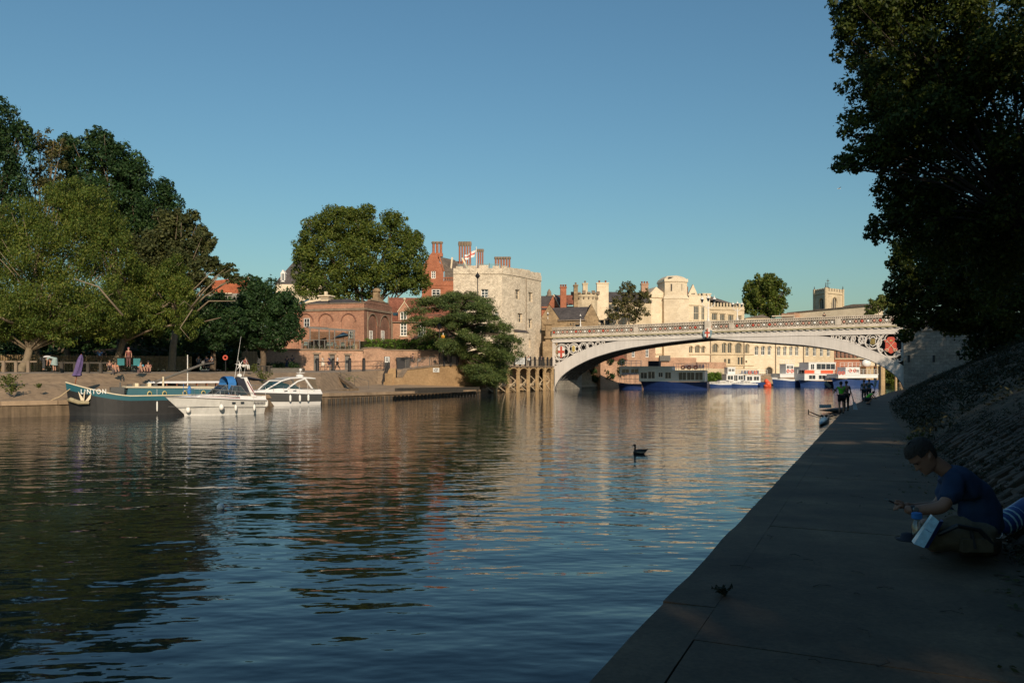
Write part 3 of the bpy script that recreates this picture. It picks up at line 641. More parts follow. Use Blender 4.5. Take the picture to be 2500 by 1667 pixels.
def sun_gaps(p, rng):
    # leaves removed along the sun direction so that streaks of sun reach the path
    sd = np.array(sdir); out = np.zeros(len(p), bool)
    for zg, x0, x1, y0, sl_, hw, pr in ((1.38, 6.6, 12.5, 19.0, .22, .66, 1), (1.38, 8.2, 12.5, 17.5, .1, .40, 1), (1.15, 9.8, 13.2, 26.5, .1, .6, 1), (1.0, 11.5, 15.5, 31.5, .1, .65, 1), (1.77, .2, 1.5, 3.9, .3, .42, .97), (1.77, 1.0, 2.3, 3.2, -.1, .32, .97)):
        t = (p[:, 2]-zg)/sd[2]; gx, gy = p[:, 0]-sd[0]*t, p[:, 1]-sd[1]*t; xm, xr = (x0+x1)/2, (x1-x0)/2
        out |= (np.abs(gx-xm) < xr) & (np.abs(gy-(y0+sl_*(gx-xm))) < hw*np.sqrt(np.clip(1.05-((gx-xm)/xr)**2, 0, 1))) & (rng.random(len(p)) < pr)
    return out
def shade_tree(name, label, x, y, z, lob, n, seed, k_=1.0, sz=.5):  # unseen limes, placed and sized for their shade on the bank and path
    g2 = np.random.default_rng(seed); t = thing(name, label, 'tree', (x, y, z)); L = [(np.array((x+a*k_, y+b*k_, z+c*k_)), np.array((r, r, r*.85))*k_) for a, b, c, r in lob]
    k = MB(); k.tube([(x, y, z-.3), (x, y, z+1), (x+.2, y, z+6*k_)], [.6, .5, .4], 9)
    for c, r in L: k.tube([(x+.2, y, z+5.5*k_), ((x+c[0])/2, (y+c[1])/2, (z+6*k_+c[2])/2+.5), tuple(c)], [.25, .18, .06], 6)
    k.build('trunk', M['trunk'], t, smooth=True); leaf_mesh('crown', clumps(L, g2, 14, .36), n, sz*k_, LM['lime'], t, g2, shell=.35, gap=sun_gaps)
LB = [(0, 0, 8, 4.5), (-3, 2, 6.5, 3.6), (3, -2, 6.5, 3.6), (-2, -3, 9, 3.6), (2, 3, 9, 3.6), (-4, -1, 4.4, 2.8), (0, 4, 5.4, 3), (4, 2, 5, 3), (0, -4, 4.5, 3), (0, 0, 11.5, 3.4)]
LH = [(0, 0, 7.5, 4.2), (-4, 2, 7.5, 3.2), (-3, 6, 9.5, 3.2), (2, 5, 9, 3.4), (-6, 4, 9.5, 2.6), (5, 4, 8, 3.5), (1, 9, 12.5, 3), (-4, -3, 8, 3.4), (4, -3, 8, 3.6)]
for i, (x, y, k_, lob, lab) in enumerate([(3.5, -9, 1.0, LB, 'lime tree just behind the viewpoint beside the path'), (8, -24, 1.3, LB, 'lime tree further back along the path behind the viewpoint'), (17.5, -1, 1.15, LB, 'lime tree on top of the bank right of the seated man'),
                                 (-2.5, -22, 1.1, LB, 'lime tree overhanging the water behind the viewpoint'), (23, 17, 1.55, LB, 'tall lime tree on top of the bank beyond the seated man'), (20, -10, 1.6, LB, 'lime tree at the back of the bank behind the viewpoint'), (36, 16, 1.8, LB, 'tall lime tree set back from the bank on the right'), (53, 52, 1.6, LB, 'lime tree standing back on the bank near the bridge'),
                                 (14, -40, 1.5, LB, 'lime tree far back along the path'), (6.5, -3.5, .95, LH, 'lime tree whose boughs arch over the viewpoint and the path'), (46, 34, 1.8, LB, 'tall lime tree behind the others on the right bank'), (60, 74, 1.14, LB, 'lime tree beside the shaded abutment wall'), (70, 80, 1.6, LB, 'taller lime tree behind the shaded abutment wall'), (31, -4, 1.7, LB, 'tall lime tree in the park behind the bank')]):
    shade_tree('lime_tree', lab, x, y, 5.5 if x > 9 else 3.5, lob, 16000 if i in (0, 9, 3, 2) else 30000, 100+i, k_, .31)
# ------------------------------------------------------------------ facades
class Fac:
    """a vertical wall line; local x along it, local y into the building, z up"""
    def __init__(s, pa, Ya, pb, Yb):
        s.A = Vector((XP(pa, Ya), Ya, 0)); s.B = Vector((XP(pb, Yb), Yb, 0)); s._init()
    def _init(s):
        d = s.B-s.A; s.L = d.length; s.t = d.normalized(); s.n = Vector((-s.t.y, s.t.x, 0))
        s.M = Matrix(((s.t.x, s.n.x, 0, s.A.x), (s.t.y, s.n.y, 0, s.A.y), (0, 0, 1, 0), (0, 0, 0, 1)))
    def u(s, px, w=0):
        k = (px-1250)/FPX; A = s.A+s.n*w; return (A.x-k*A.y)/(k*s.t.y-s.t.x)
    def Y(s, px, w=0): u = s.u(px, w); return s.A.y+s.n.y*w+s.t.y*u
    def z(s, px, py, w=0): return ZP(py, s.Y(px, w))
    def rect(s, x0, y0, x1, y1, w=0):
        a, b = s.u(x0, w), s.u(x1, w); xm = (x0+x1)/2; return a, b, s.z(xm, y1, w), s.z(xm, y0, w)
    def W(s, u, w, z): return s.M @ Vector((u, w, z))
def wallgrid(mb, x0, x1, z0, z1, holes=(), depth=.25, y=0):
    xs = sorted({x0, x1, *[h[0] for h in holes], *[h[1] for h in holes]}); zs = sorted({z0, z1, *[h[2] for h in holes], *[h[3] for h in holes]})
    xs = [x for x in xs if x0 <= x <= x1]; zs = [z for z in zs if z0 <= z <= z1]
    for a, b in zip(xs[:-1], xs[1:]):
        for c, d in zip(zs[:-1], zs[1:]):
            m, n = (a+b)/2, (c+d)/2
            if any(h[0] < m < h[1] and h[2] < n < h[3] for h in holes): continue
            mb.quad((a, y, c), (b, y, c), (b, y, d), (a, y, d))
    for a, b, c, d in holes:
        e = y+depth
        mb.quad((a, y, c), (a, e, c), (b, e, c), (b, y, c)); mb.quad((a, y, d), (b, y, d), (b, e, d), (a, e, d))
        mb.quad((a, y, c), (a, y, d), (a, e, d), (a, e, c)); mb.quad((b, y, c), (b, e, c), (b, e, d), (b, y, d))
def archfill(mb, x0, x1, zs, zt, y=0, depth=.2, n=8):
    c = (x0+x1)/2; r = (x1-x0)/2; h = zt-zs; pts = [(c-r*math.cos(math.pi*k/n), zs+h*math.sin(math.pi*k/n)) for k in range(n+1)]
    for (a, b), (d, e) in zip(pts[:-1], pts[1:]):
        mb.quad((a, y, b), (d, y, e), (d, y, zt), (a, y, zt)); mb.quad((a, y, b), (a, y+depth, b), (d, y+depth, e), (d, y, e))
def archring(mb, x0, x1, zs, zt, y, w=.12, t=.06, n=10):
    c = (x0+x1)/2; r = (x1-x0)/2; h = zt-zs
    P_ = [[(c-(r+k)*math.cos(math.pi*i/n), zs+(h+k)*math.sin(math.pi*i/n)) for i in range(n+1)] for k in (0, w)]
    for i in range(n):
        a, b, d, e = P_[0][i], P_[0][i+1], P_[1][i+1], P_[1][i]
        mb.quad((a[0], y-t, a[1]), (b[0], y-t, b[1]), (d[0], y-t, d[1]), (e[0], y-t, e[1]))
        mb.quad((a[0], y, a[1]), (b[0], y, b[1]), (b[0], y-t, b[1]), (a[0], y-t, a[1])); mb.quad((e[0], y-t, e[1]), (d[0], y-t, d[1]), (d[0], y, d[1]), (e[0], y, e[1]))
def win(root, F, x0, x1, z0, z1, rec=.16, nx=2, nz=2, fm='white', t=.07, gm='glass', name='window'):
    w = MB(F.M); y0, y1 = rec-.02, rec+.05
    w.box(x0, x0+t, y0, y1, z0, z1); w.box(x1-t, x1, y0, y1, z0, z1); w.box(x0+t, x1-t, y0, y1, z0, z0+t); w.box(x0+t, x1-t, y0, y1, z1-t, z1)
    for k in range(1, nx): c = x0+(x1-x0)*k/nx; w.box(c-t*.4, c+t*.4, y0+.01, y1, z0+t, z1-t)
    for k in range(1, nz): c = z0+(z1-z0)*k/nz; w.box(x0+t, x1-t, y0+.015, y1, c-t*.3, c+t*.3)
    f = w.build(name, M[fm], root); g_ = MB(F.M); g_.quad((x0+.01, y1-.01, z0+.01), (x1-.01, y1-.01, z0+.01), (x1-.01, y1-.01, z1-.01), (x0+.01, y1-.01, z1-.01))
    g_.build('pane', M[gm], f); return f
def block(root, F, x0, x1, z0, z1, depth, m, name='wall', holes=(), hd=.25, top=True):
    w = MB(F.M); wallgrid(w, x0, x1, z0, z1, holes, hd)
    w.quad((x0, 0, z0), (x0, 0, z1), (x0, depth, z1), (x0, depth, z0)); w.quad((x1, 0, z0), (x1, depth, z0), (x1, depth, z1), (x1, 0, z1))
    w.quad((x0, depth, z0), (x0, depth, z1), (x1, depth, z1), (x1, depth, z0))
    if top: w.quad((x0, 0, z1), (x1, 0, z1), (x1, depth, z1), (x0, depth, z1))
    return w, (lambda: w.build(name, m, root))
def merlons(w, x0, x1, z0, h, n, depth, y=-.02, duty=.55):
    p = (x1-x0)/n
    for k in range(n): w.box(x0+p*k+p*(1-duty)/2, x0+p*k+p*(1+duty)/2, y, y+depth, z0, z0+h)
def gable_roof(mb, x0, x1, y0, y1, z, h, ov=.2, axis='x'):
    if axis == 'x':
        m = (y0+y1)/2; a, b = x0-ov, x1+ov
        mb.quad((a, y0-ov, z), (b, y0-ov, z), (b, m, z+h), (a, m, z+h)); mb.quad((b, y1+ov, z), (a, y1+ov, z), (a, m, z+h), (b, m, z+h))
        mb.poly([(a, y0-ov, z), (a, m, z+h), (a, y1+ov, z)]); mb.poly([(b, y0-ov, z), (b, y1+ov, z), (b, m, z+h)])
        mb.quad((a, y0-ov, z), (a, y1+ov, z), (b, y1+ov, z), (b, y0-ov, z))
    else:
        m = (x0+x1)/2; a, b = y0-ov, y1+ov
        mb.quad((x0-ov, a, z), (m, a, z+h), (m, b, z+h), (x0-ov, b, z)); mb.quad((x1+ov, a, z), (x1+ov, b, z), (m, b, z+h), (m, a, z+h))
        mb.poly([(x0-ov, a, z), (x1+ov, a, z), (m, a, z+h)]); mb.poly([(x0-ov, b, z), (m, b, z+h), (x1+ov, b, z)])
        mb.quad((x0-ov, a, z), (x0-ov, b, z), (x1+ov, b, z), (x1+ov, a, z))
def hip_roof(mb, x0, x1, y0, y1, z, h, ov=.25, ins=None):
    ins = ins if ins is not None else (y1-y0)/2; m = (y0+y1)/2; a, b, c, d = x0-ov, x1+ov, y0-ov, y1+ov; p, q = (x0+ins, m, z+h), (x1-ins, m, z+h)
    mb.quad((a, c, z), (b, c, z), q, p); mb.quad((b, d, z), (a, d, z), p, q); mb.poly([(a, d, z), (a, c, z), p]); mb.poly([(b, c, z), (b, d, z), q]); mb.quad((a, c, z), (a, d, z), (b, d, z), (b, c, z))
def chimney(root, F, x0, x1, y0, y1, z0, z1, n, m, name='chimney', cap=True):
    w = MB(F.M); h = z1-z0; w.box(x0, x1, y0, y1, z0, z0+h*.22); p = (x1-x0)/n
    for k in range(n):
        c = x0+p*(k+.5); w.lathe([(p*.43, 0), (p*.36, .1*h), (p*.36, h*.62)], (c, (y0+y1)/2, z0+h*.22), 8)
    w.build(name, m, root)
    if cap:
        c2 = MB(F.M); p = (x1-x0)/n
        for k in range(n): c = x0+p*(k+.5); c2.lathe([(p*.40, 0), (p*.56, .05*h), (p*.60, .1*h), (p*.46, .16*h)], (c, (y0+y1)/2, z0+h*.84), 8)
        c2.build('chimney_cap', M['trim'], root)
def rootof(F, name, label, cat='building', z=3.0, px=None):
    m = (F.A+F.B)/2; return thing(name, label, cat, (m.x, m.y, z))
# ------------------------------------------------------------------ brick engine house with blind arches
F1 = Fac(690, 111.3, 889, 108.0); eh = rootof(F1, 'brick_hall', 'brown brick hall with blind arches and slate roof above the glazed terrace')
zc = F1.z(860, 757); zt = F1.z(860, 741)
arch = []
for (a, b) in ((729, 764), (779, 812), (834, 868)):
    u0, u1, z0, z1 = F1.rect(a, 766, b, 846); arch.append((u0, u1, 4.5, z1))
w = MB(F1.M); wallgrid(w, 0, F1.L, 2.5, zt, arch, .14)
for a in arch: archfill(w, a[0], a[1], a[3]-(a[1]-a[0])*.5, a[3], 0, .14); w.quad((a[0], .14, 4.5), (a[1], .14, 4.5), (a[1], .14, a[3]), (a[0], .14, a[3]))
w.quad((0, 0, 2.5), (0, 0, zt), (0, 9, zt), (0, 9, 2.5)); w.quad((0, 9, 2.5), (0, 9, zt), (F1.L, 9, zt), (F1.L, 9, 2.5)); w.build('wall', M['brick'], eh)
for a in arch: w = MB(F1.M); archring(w, a[0], a[1], a[3]-(a[1]-a[0])*.5, a[3], 0, .14, .05); w.build('arch_moulding', M['brick_dark'], eh)
w = MB(F1.M); w.box(-.05, F1.L+.1, -.16, .1, zc-.05, zc+.28); w.box(-.05, F1.L+.1, -.1, .3, zt, zt+.12); w.build('cornice', M['trim'], eh)
win(eh, F1, *F1.rect(742, 777, 756, 798), rec=.02); win(eh, F1, F1.u(853), F1.u(862), F1.z(857, 826), F1.z(857, 806), rec=.02, nx=2, nz=2)
F2 = Fac(889, 108.0, 957, 116.5); w = MB(F2.M); zs = []; hol = []
for (a, b, py) in ((898, 921, 767), (928, 951, 771)): hol.append((F2.u(a), F2.u(b), 4.2, F2.z((a+b)/2, py)))
top = F2.z(925, 737); wallgrid(w, 0, F2.L, 2.5, zt+.1, hol, .16)
for a in hol: archfill(w, a[0], a[1], a[3]-(a[1]-a[0])*.55, a[3], 0, .16); w.quad((a[0], .16, 4.2), (a[1], .16, 4.2), (a[1], .16, a[3]), (a[0], .16, a[3]))
w.prism([(0, zt), (F2.L, zt), (F2.L, zt+.15), (F2.L*.93, zt+.25), (F2.L*.88, top-.05), (F2.L*.2, top), (F2.L*.13, zt+.4), (0, zt+.15)], .0, .3)
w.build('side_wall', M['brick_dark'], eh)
w = MB(F2.M)
for a in hol: archring(w, a[0], a[1], a[3]-(a[1]-a[0])*.55, a[3], 0, .16, .07)
w.box(0, F2.L+.05, -.16, .1, F2.z(925, 762), F2.z(925, 757)); w.box(F2.L*.2, F2.L*.88, -.08, .35, top, top+.1)
w.build('side_cornice', M['trim'], eh)
for px in (896, 954.5): w = MB(F2.M); u = F2.u(px); w.tube([(u, -.1, 4), (u, -.1, F2.z(px, 760))], .09, 6); w.build('drain_pipe', M['trim'], eh)
for (a, b) in ((903.5, 911.5), (932.5, 940)): u0, u1, z0, z1 = F2.rect(a, 807, b, 829); win(eh, F2, u0, u1, z0-.6, z1, rec=.1, nx=2, nz=3, t=.12)
w = MB(F1.M); hip_roof(w, .3, F1.L-.4, .4, 8.5, zt-.2, F1.z(800, 724)-zt+.25, .0, 4.0); w.build('roof', M['slate'], eh)
w = MB(F1.M); u0, u1 = F1.u(746), F1.u(776); zz = F1.z(760, 727); w.box(u0+.4, u1-.3, 3.6, 4.8, zz-.4, zz+.5); w.box(u0, u1, 3.3, 5.0, zz+.5, zz+.68); w.box(u0+.2, u1-.2, 3.4, 4.9, zz+.25, zz+.35); w.box(u0+.75, u0+1.1, 3.9, 4.3, zz+.68, zz+1.25); w.build('roof_vent', M['stone_pale'], eh)
w = MB(F1.M); u = F1.u(802, 2); w.tube([(u, 2, zt), (u+.1, 2, zt+.75)], .12, 6); w.build('vent_pipe', M['iron'], eh)
w = MB(F1.M); a, b = F1.u(714), F1.u(731); w.quad((a, .5, zt+.02), (b-.4, .5, zt+.02), (b+.3, 2.6, zt+1.0), (a+.8, 2.6, zt+1.0)); w.build('skylight', M['glass_blue'], eh)
w = MB(F2.M); c = F2.u(920, 1.2); s = .9; z0 = top+.05
w.add([(c-1.5, .3, z0), (c+1.4, .3, z0), (c+1.4, 2.2, z0), (c-1.5, 2.2, z0), (c-.5, .8, z0+.65), (c+.45, .8, z0+.65), (c+.45, 1.6, z0+.65), (c-.5, 1.6, z0+.65)], [(4, 5, 6, 7), (0, 1, 5, 4), (1, 2, 6, 5), (2, 3, 7, 6), (3, 0, 4, 7)])
w.box(c-.42, c+.42, .85, 1.6, z0+.6, z0+1.5); w.lathe([(.5, 0), (.62, .1), (.66, .28), (.5, .4), (.35, .55), (.05, .62)], (c, 1.2, z0+1.5), 12); w.build('roof_pedestal', M['stone_brown'], eh)
# lower storey: curved-looking terrace wall with three doors
F3 = Fac(640, 99.6, 886, 103.6); tb = rootof(F3, 'terrace_block', 'low brick storey with three grey doors carrying the glazed terrace')
zt3 = 5.78; doors = [F3.rect(766, 865, 779.5, 903), F3.rect(804, 866, 817.5, 900), F3.rect(842, 867, 854.5, 897)]; doors = [(a, b, 3.0, d) for a, b, c, d in doors]
w, f = block(tb, F3, 0, F3.L, 2.6, zt3, 5.6, M['brick_pale'], holes=doors, hd=.35); f()
w = MB(F3.M); w.box(-.1, F3.L+.12, -.18, .5, zt3, zt3+.16); w.build('coping', M['trim'], tb)
for a, b, c, d in doors:
    w = MB(F3.M); w.box(a+.04, b-.04, .22, .3, c, d-.05); w.box(a+.12, b-.12, .19, .23, c+1.0, c+1.05); o = w.build('door', M['rail_grey'], tb)
    w = MB(F3.M); w.quad((a+.14, .2, c+1.15), (b-.14, .2, c+1.15), (b-.14, .2, d-.6), (a+.14, .2, d-.6)); w.build('pane', M['glass'], o)
    w = MB(F3.M); w.box(a-.12, b+.2, -.02, .05, d, d+.22); w.build('lintel', M['trim'], tb)
# glazed terrace
def glass_thin():
    m = bpy.data.materials.new('clear_glass'); m.use_nodes = True; t = m.node_tree; t.nodes.clear(); o = t.nodes.new('ShaderNodeOutputMaterial'); a = t.nodes.new('ShaderNodeBsdfTransparent'); a.inputs[0].default_value = (.82, .86, .84, 1)
    g_ = t.nodes.new('ShaderNodeBsdfGlossy'); g_.inputs['Roughness'].default_value = .03; x = t.nodes.new('ShaderNodeMixShader'); x.inputs[0].default_value = .14
    t.links.new(a.outputs[0], x.inputs[1]); t.links.new(g_.outputs[0], x.inputs[2]); t.links.new(x.outputs[0], o.inputs['Surface']); return m
M['clear'] = glass_thin(); zt4 = zt3+.16
bal = thing('glass_balustrade', 'glass balustrade with slim grey posts along the terrace edge', 'railing', F3.W(8, 0, zt4)); xs = [F3.u(640+v/5.6, .15) for v in (545, 632, 708, 785, 855, 925, 995, 1065, 1135, 1205, 1265, 1335)]
for u in xs: w = MB(F3.M); w.box(u-.045, u+.045, .1, .2, zt4, zt4+1.12); w.build('post', M['rail_grey'], bal)
for a, b in zip(xs[:-1], xs[1:]): w = MB(F3.M); w.box(a+.07, b-.07, .14, .155, zt4+.06, zt4+1.05); w.build('glass_panel', M['clear'], bal)
w = MB(F3.M); w.box(xs[0]-.1, xs[-1]+.1, .09, .21, zt4+1.12, zt4+1.19); w.build('handrail', M['rail_grey'], bal)
con = thing('glazed_canopy', 'open glass and steel winter garden standing on the terrace', 'canopy', F3.W(8, 1.2, zt4)); xs = [F3.u(v, 1.2) for v in (757, 779, 804, 817, 851.5, 865)]
for i, u in enumerate(xs): w = MB(F3.M); zz = F3.z(800, 802+i*1.4, 1.2); w.box(u-.07, u+.07, 1.13, 1.27, zt4, zz); w.build('post', M['rail_grey'], con)
w = MB(F3.M); z0, z1 = F3.z(757, 801, 1.2), F3.z(865, 809, 1.2); w.hexa([(xs[0]-.2, 1.1, z0-.05), (xs[-1]+.1, 1.1, z1-.05), (xs[-1]+.1, 1.3, z1-.05), (xs[0]-.2, 1.3, z0-.05), (xs[0]-.2, 1.1, z0+.2), (xs[-1]+.1, 1.1, z1+.2), (xs[-1]+.1, 1.3, z1+.2), (xs[0]-.2, 1.3, z0+.2)])
w.hexa([(xs[0]-.2, 1.3, z0-.02), (xs[2], 1.3, z0-.1), (xs[2], 4.9, z0+.25), (xs[0]-.2, 4.9, z0+.3), (xs[0]-.2, 1.3, z0+.12), (xs[2], 1.3, z0+.05), (xs[2], 4.9, z0+.38), (xs[0]-.2, 4.9, z0+.42)]); w.build('roof', M['rail_grey'], con)
for a, b in zip(xs[:-1], xs[1:]): w = MB(F3.M); w.box(a+.08, b-.08, 1.19, 1.2, zt4+1.1, z1-.1); w.build('pane', M['clear'], con)
M['chair_white'] = mat('white_chair_fabric', (.55, .54, .5), .7)
def cafe_chair(u, w0, a, lab):
    t = thing('cafe_chair', 'pale cafe chair on the glazed terrace, '+lab, 'chair', F3.W(u, w0, zt4), 'pale chairs on the glazed terrace'); o = t.location
    Mx = Matrix.Translation(o) @ Matrix.Rotation(a, 4, 'Z'); w = MB(Mx); w.box(-.25, .25, -.24, .24, .42, .47); w.build('seat', M['chair_white'], t)
    w = MB(Mx); w.hexa([(-.25, .2, .47), (.25, .2, .47), (.25, .26, .47), (-.25, .26, .47), (-.22, .3, .95), (.22, .3, .95), (.22, .35, .95), (-.22, .35, .95)]); w.build('backrest', M['chair_white'], t)
    for x in (-.21, .21):
        for y in (-.2, .2): w = MB(Mx); w.bar((x, y, 0), (x*.9, y*.9, .43), .04); w.build('leg', M['rail_grey'], t)
for k, v in enumerate((745, 782, 800, 806, 824, 838, 858)): cafe_chair(F3.u(v, .9), .7+.25*(k % 3), k*1.9, ('leftmost behind the railing', 'second from the left end', 'third from the left end', 'in the middle of the row', 'just left of the parasol pole', 'just right of the parasol pole', 'rightmost behind the railing')[k])
t = thing('parasol', 'blue and white parasol folded at a slant inside the glazed terrace', 'parasol', F3.W(F3.u(838, 2.4), 2.4, zt4)); o = t.location; w = MB(); w.tube([o, o+Vector((0, 0, 2.2))], .04, 6); w.build('pole', M['rail_grey'], t)
w = MB(); c = o+Vector((0, 0, 2.3)); w.add([c, c+Vector((-1.6, 0, -.9)), c+Vector((-.6, -.8, -.6)), c+Vector((.8, -.5, -.35)), c+Vector((1.0, .4, -.4)), c+Vector((-.4, .8, -.7))], [(0, 1, 2), (0, 2, 3), (0, 3, 4), (0, 4, 5), (0, 5, 1)])
w.build('canopy', mat('blue_canvas', (.16, .27, .40), .7), t)
# ------------------------------------------------------------------ tiled brick house
F4 = Fac(950, 119, 1112, 120); th = rootof(F4, 'tiled_house', 'brick house with red tiled roof and tall white windows beside the hedge')
we = F4.z(1000, 786); hl = [F4.rect(977, 762, 993.5, 820), F4.rect(1020.5, 789, 1040, 821)]
hl[0] = (hl[0][0], hl[0][1], hl[0][2], we-.01)
w, f = block(th, F4, 0, F4.L, 3.2, we, 9, M['brick'], holes=hl, hd=.18); f()
gx0, gx1 = F4.u(972), F4.u(1003); gt = F4.z(987, 739); wt = F4.z(985, 761)
w = MB(F4.M); h0 = F4.rect(977, 761, 993.5, 820); wallgrid(w, gx0, gx1, we, wt+.1, [(h0[0], h0[1], we-.2, wt)], .18, -.03); w.prism([(gx0, wt+.1), (gx1, wt+.1), ((gx0+gx1)/2, gt)], -.03, 3); w.build('gable', M['brick'], th)
w = MB(F4.M); c = (gx0+gx1)/2; w.bar((gx0-.12, -.05, wt-.05), (c, -.05, gt+.12), .3, .12); w.bar((gx1+.12, -.05, wt-.05), (c, -.05, gt+.12), .3, .12); w.ball((c, 0, gt+.55), .22, 8, 6); w.tube([(c, 0, gt), (c, 0, gt+.4)], .08, 6)
w.box(h0[0]-.15, h0[1]+.15, -.12, .05, h0[2]-.14, h0[2]); w.box(hl[1][0]-.12, hl[1][1]+.12, -.1, .05, hl[1][2]-.12, hl[1][2]); w.build('gable_trim', M['stone'], th)
mz = F4.z(985, 788); win(th, F4, h0[0], h0[1], h0[2], mz, .12, 2, 4, t=.12); win(th, F4, h0[0], h0[1], mz, wt, .1, 2, 3, t=.12); win(th, F4, *hl[1], .12, 3, 3, t=.11)
w = MB(F4.M); rz = F4.z(1000, 727, 4.5)-we; gable_roof(w, 0, F4.L, 0, 9, we, rz, .25); w.build('roof', M['tile'], th)
w = MB(F4.M); w.bar((-.3, -.2, we+.05), (-.3, 4.5, we+rz+.2), .2, .18); w.bar((-.3, 9.2, we+.05), (-.3, 4.5, we+rz+.2), .2, .18); w.box(-.2, F4.L, -.32, -.2, we-.1, we+.02); w.tube([(.5, -.1, 4), (.5, -.1, we)], .06, 6); w.build('barge_board', M['trim'], th)
w = MB(F4.M); a = F4.u(960, 1.4); w.hexa([(a, .9, we+.9), (a+.9, .9, we+.9), (a+.9, 2.1, we+1.65), (a, 2.1, we+1.65), (a, .8, we+1.05), (a+.9, .8, we+1.05), (a+.9, 2.0, we+1.8), (a, 2.0, we+1.8)]); w.build('skylight', M['glass_blue'], th)
# hedge and garden wall
F5 = Fac(886, 104.2, 1182, 117.6); gw = rootof(F5, 'garden_wall', 'long pinkish brick garden wall below the clipped hedge', 'wall')
w = MB(F5.M); Z5 = [(886, 852), (896, 850), (925, 850), (942, 855), (1050, 857), (1105, 860), (1182, 869)]; pl = [(F5.u(a), F5.z(a, b)) for a, b in Z5]
w.prism([(0, 2.8), (F5.L, 2.8)]+pl[::-1], 0, .4); w.build('wall', M['brick_pale'], gw)
for (a, za), (b, zb) in zip(pl[:-1], pl[1:]): w = MB(F5.M); w.hexa([(a+.01, -.1, za), (b-.01, -.1, zb), (b-.01, .5, zb), (a+.01, .5, za), (a+.01, -.1, za+.14), (b-.01, -.1, zb+.14), (b-.01, .5, zb+.14), (a+.01, .5, za+.14)]); w.build('coping_stone', M['trim'], gw)
w = MB(F5.M); w.box(.35, F5.u(1180), .42, 8, 3, 5.5); tag(w.build('garden_bed', M['soil']), kind='structure')
g = np.random.default_rng(8); C = []
for k in range(330):
    px = 890+198*g.random(); wv = 1.0+1.1*g.random(); u = F5.u(px, wv); y0, y1 = (829, 851) if px < 1010 else (829-(px-1010)*.07, 853); py = y1+(y0-y1)*g.random(); p = F5.W(u, wv, F5.z(px, py, wv)); C.append([*p, .32, .32, .24])
h = thing('hedge', 'bright green clipped hedge along the top of the garden wall', 'hedge', F5.W(8, 1.4, 5.5)); hh = MB(F5.M)
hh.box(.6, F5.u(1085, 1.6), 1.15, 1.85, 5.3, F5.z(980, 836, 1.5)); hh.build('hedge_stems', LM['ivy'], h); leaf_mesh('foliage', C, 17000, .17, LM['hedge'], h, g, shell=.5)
# ------------------------------------------------------------------ medieval stone tower
pts = [(1107, 124), (1226, 124), (1256, 126.3), (1284, 129.3), (1321, 134)]
lt = thing('stone_tower', 'square cream stone tower with rounded corner and battlements beside the bridge', 'tower', (XP(1215, 127), 127, 3.8)); TZ = 3+253*124/1944
Fs = [Fac(a[0], a[1], b[0], b[1]) for a, b in zip(pts[:-1], pts[1:])]
wins = {0: [((1174.5, 706, 1192, 726), 2), ((1207, 762, 1217, 776), 1)], 1: [], 2: [((1258, 707, 1269, 731), 2), ((1264, 765, 1275.5, 787), 2)], 3: [((1290.5, 714, 1300.5, 737), 2), ((1290, 778.5, 1299.5, 801), 2), ((1287, 827, 1296, 849), 1)]}
tw = []
for i, F in enumerate(Fs):
    hs = [F.rect(*r) for r, n in wins[i]]; w = MB(F.M); wallgrid(w, 0, F.L, 2.6, TZ-.9, hs, .38); w.build('wall', M['tower_stone'], lt)
    for h_, (r, n) in zip(hs, wins[i]): win(lt, F, *h_, .3, n, 3 if i == 0 else 2, fm='stone_pale' if i else 'white', t=.1)
    w = MB(F.M); w.box(-.02, F.L+.02, -.12, .5, TZ-.9, TZ-.78); w.box(-.01, F.L+.01, -.07, .5, TZ-.78, TZ); w.build('parapet', M['tower_stone'], lt)
    n = max(1, round(F.L/1.9))
    for k in range(n): w = MB(F.M); merlons(w, F.L*k/n, F.L*(k+1)/n, TZ, .3+.25*((k*7+i*3) % 5)/5, 1, .5, -.07, .55+.1*(k % 3)); w.build('merlon', M['tower_stone'], lt)
F = Fs[3]; ba = F.W(F.L, 0, 0); bb_ = ba+Vector((-1.5, 9, 0)); aa = Fs[0].A+Vector((0, 14, 0))
w = MB(); w.quad(ba+Vector((0, 0, 2.6)), bb_+Vector((0, 0, 2.6)), bb_+Vector((0, 0, TZ)), ba+Vector((0, 0, TZ))); w.quad(Fs[0].A+Vector((0, 0, 2.6)), Fs[0].A+Vector((0, 0, TZ)), aa+Vector((0, 0, TZ)), aa+Vector((0, 0, 2.6)))
w.quad(bb_+Vector((0, 0, 2.6)), aa+Vector((0, 0, 2.6)), aa+Vector((0, 0, TZ)), bb_+Vector((0, 0, TZ))); w.poly([Fs[0].A+Vector((0, .3, TZ-.5)), ba+Vector((-.3, .3, TZ-.5)), bb_+Vector((0, 0, TZ-.5)), aa+Vector((0, 0, TZ-.5))]); w.build('rear_wall', M['tower_stone'], lt)
w = MB(); p = F.W(F.u(1284.5), -.02, 0); p = Fs[2].W(Fs[2].L, -.08, 0); w.tube([p+Vector((0, 0, 4)), p+Vector((0, 0, TZ-.8))], .05, 5); w.build('drain_pipe', M['trim'], lt)
w = MB(Fs[2].M); w.box(Fs[2].L*.0, Fs[2].L*.99, -.55, -.01, 2.6, Fs[2].z(1270, 812)); w.build('buttress', M['tower_stone'], lt)
w = MB(Fs[2].M); z_ = Fs[2].z(1270, 812); w.hexa([(-.1, -.65, z_), (Fs[2].L, -.65, z_), (Fs[2].L, 0, z_), (-.1, 0, z_), (-.1, -.6, z_+.05), (Fs[2].L, -.6, z_+.05), (Fs[2].L, -.01, z_+.45), (-.1, -.01, z_+.45)]); w.build('buttress_cap', M['slate'], lt)
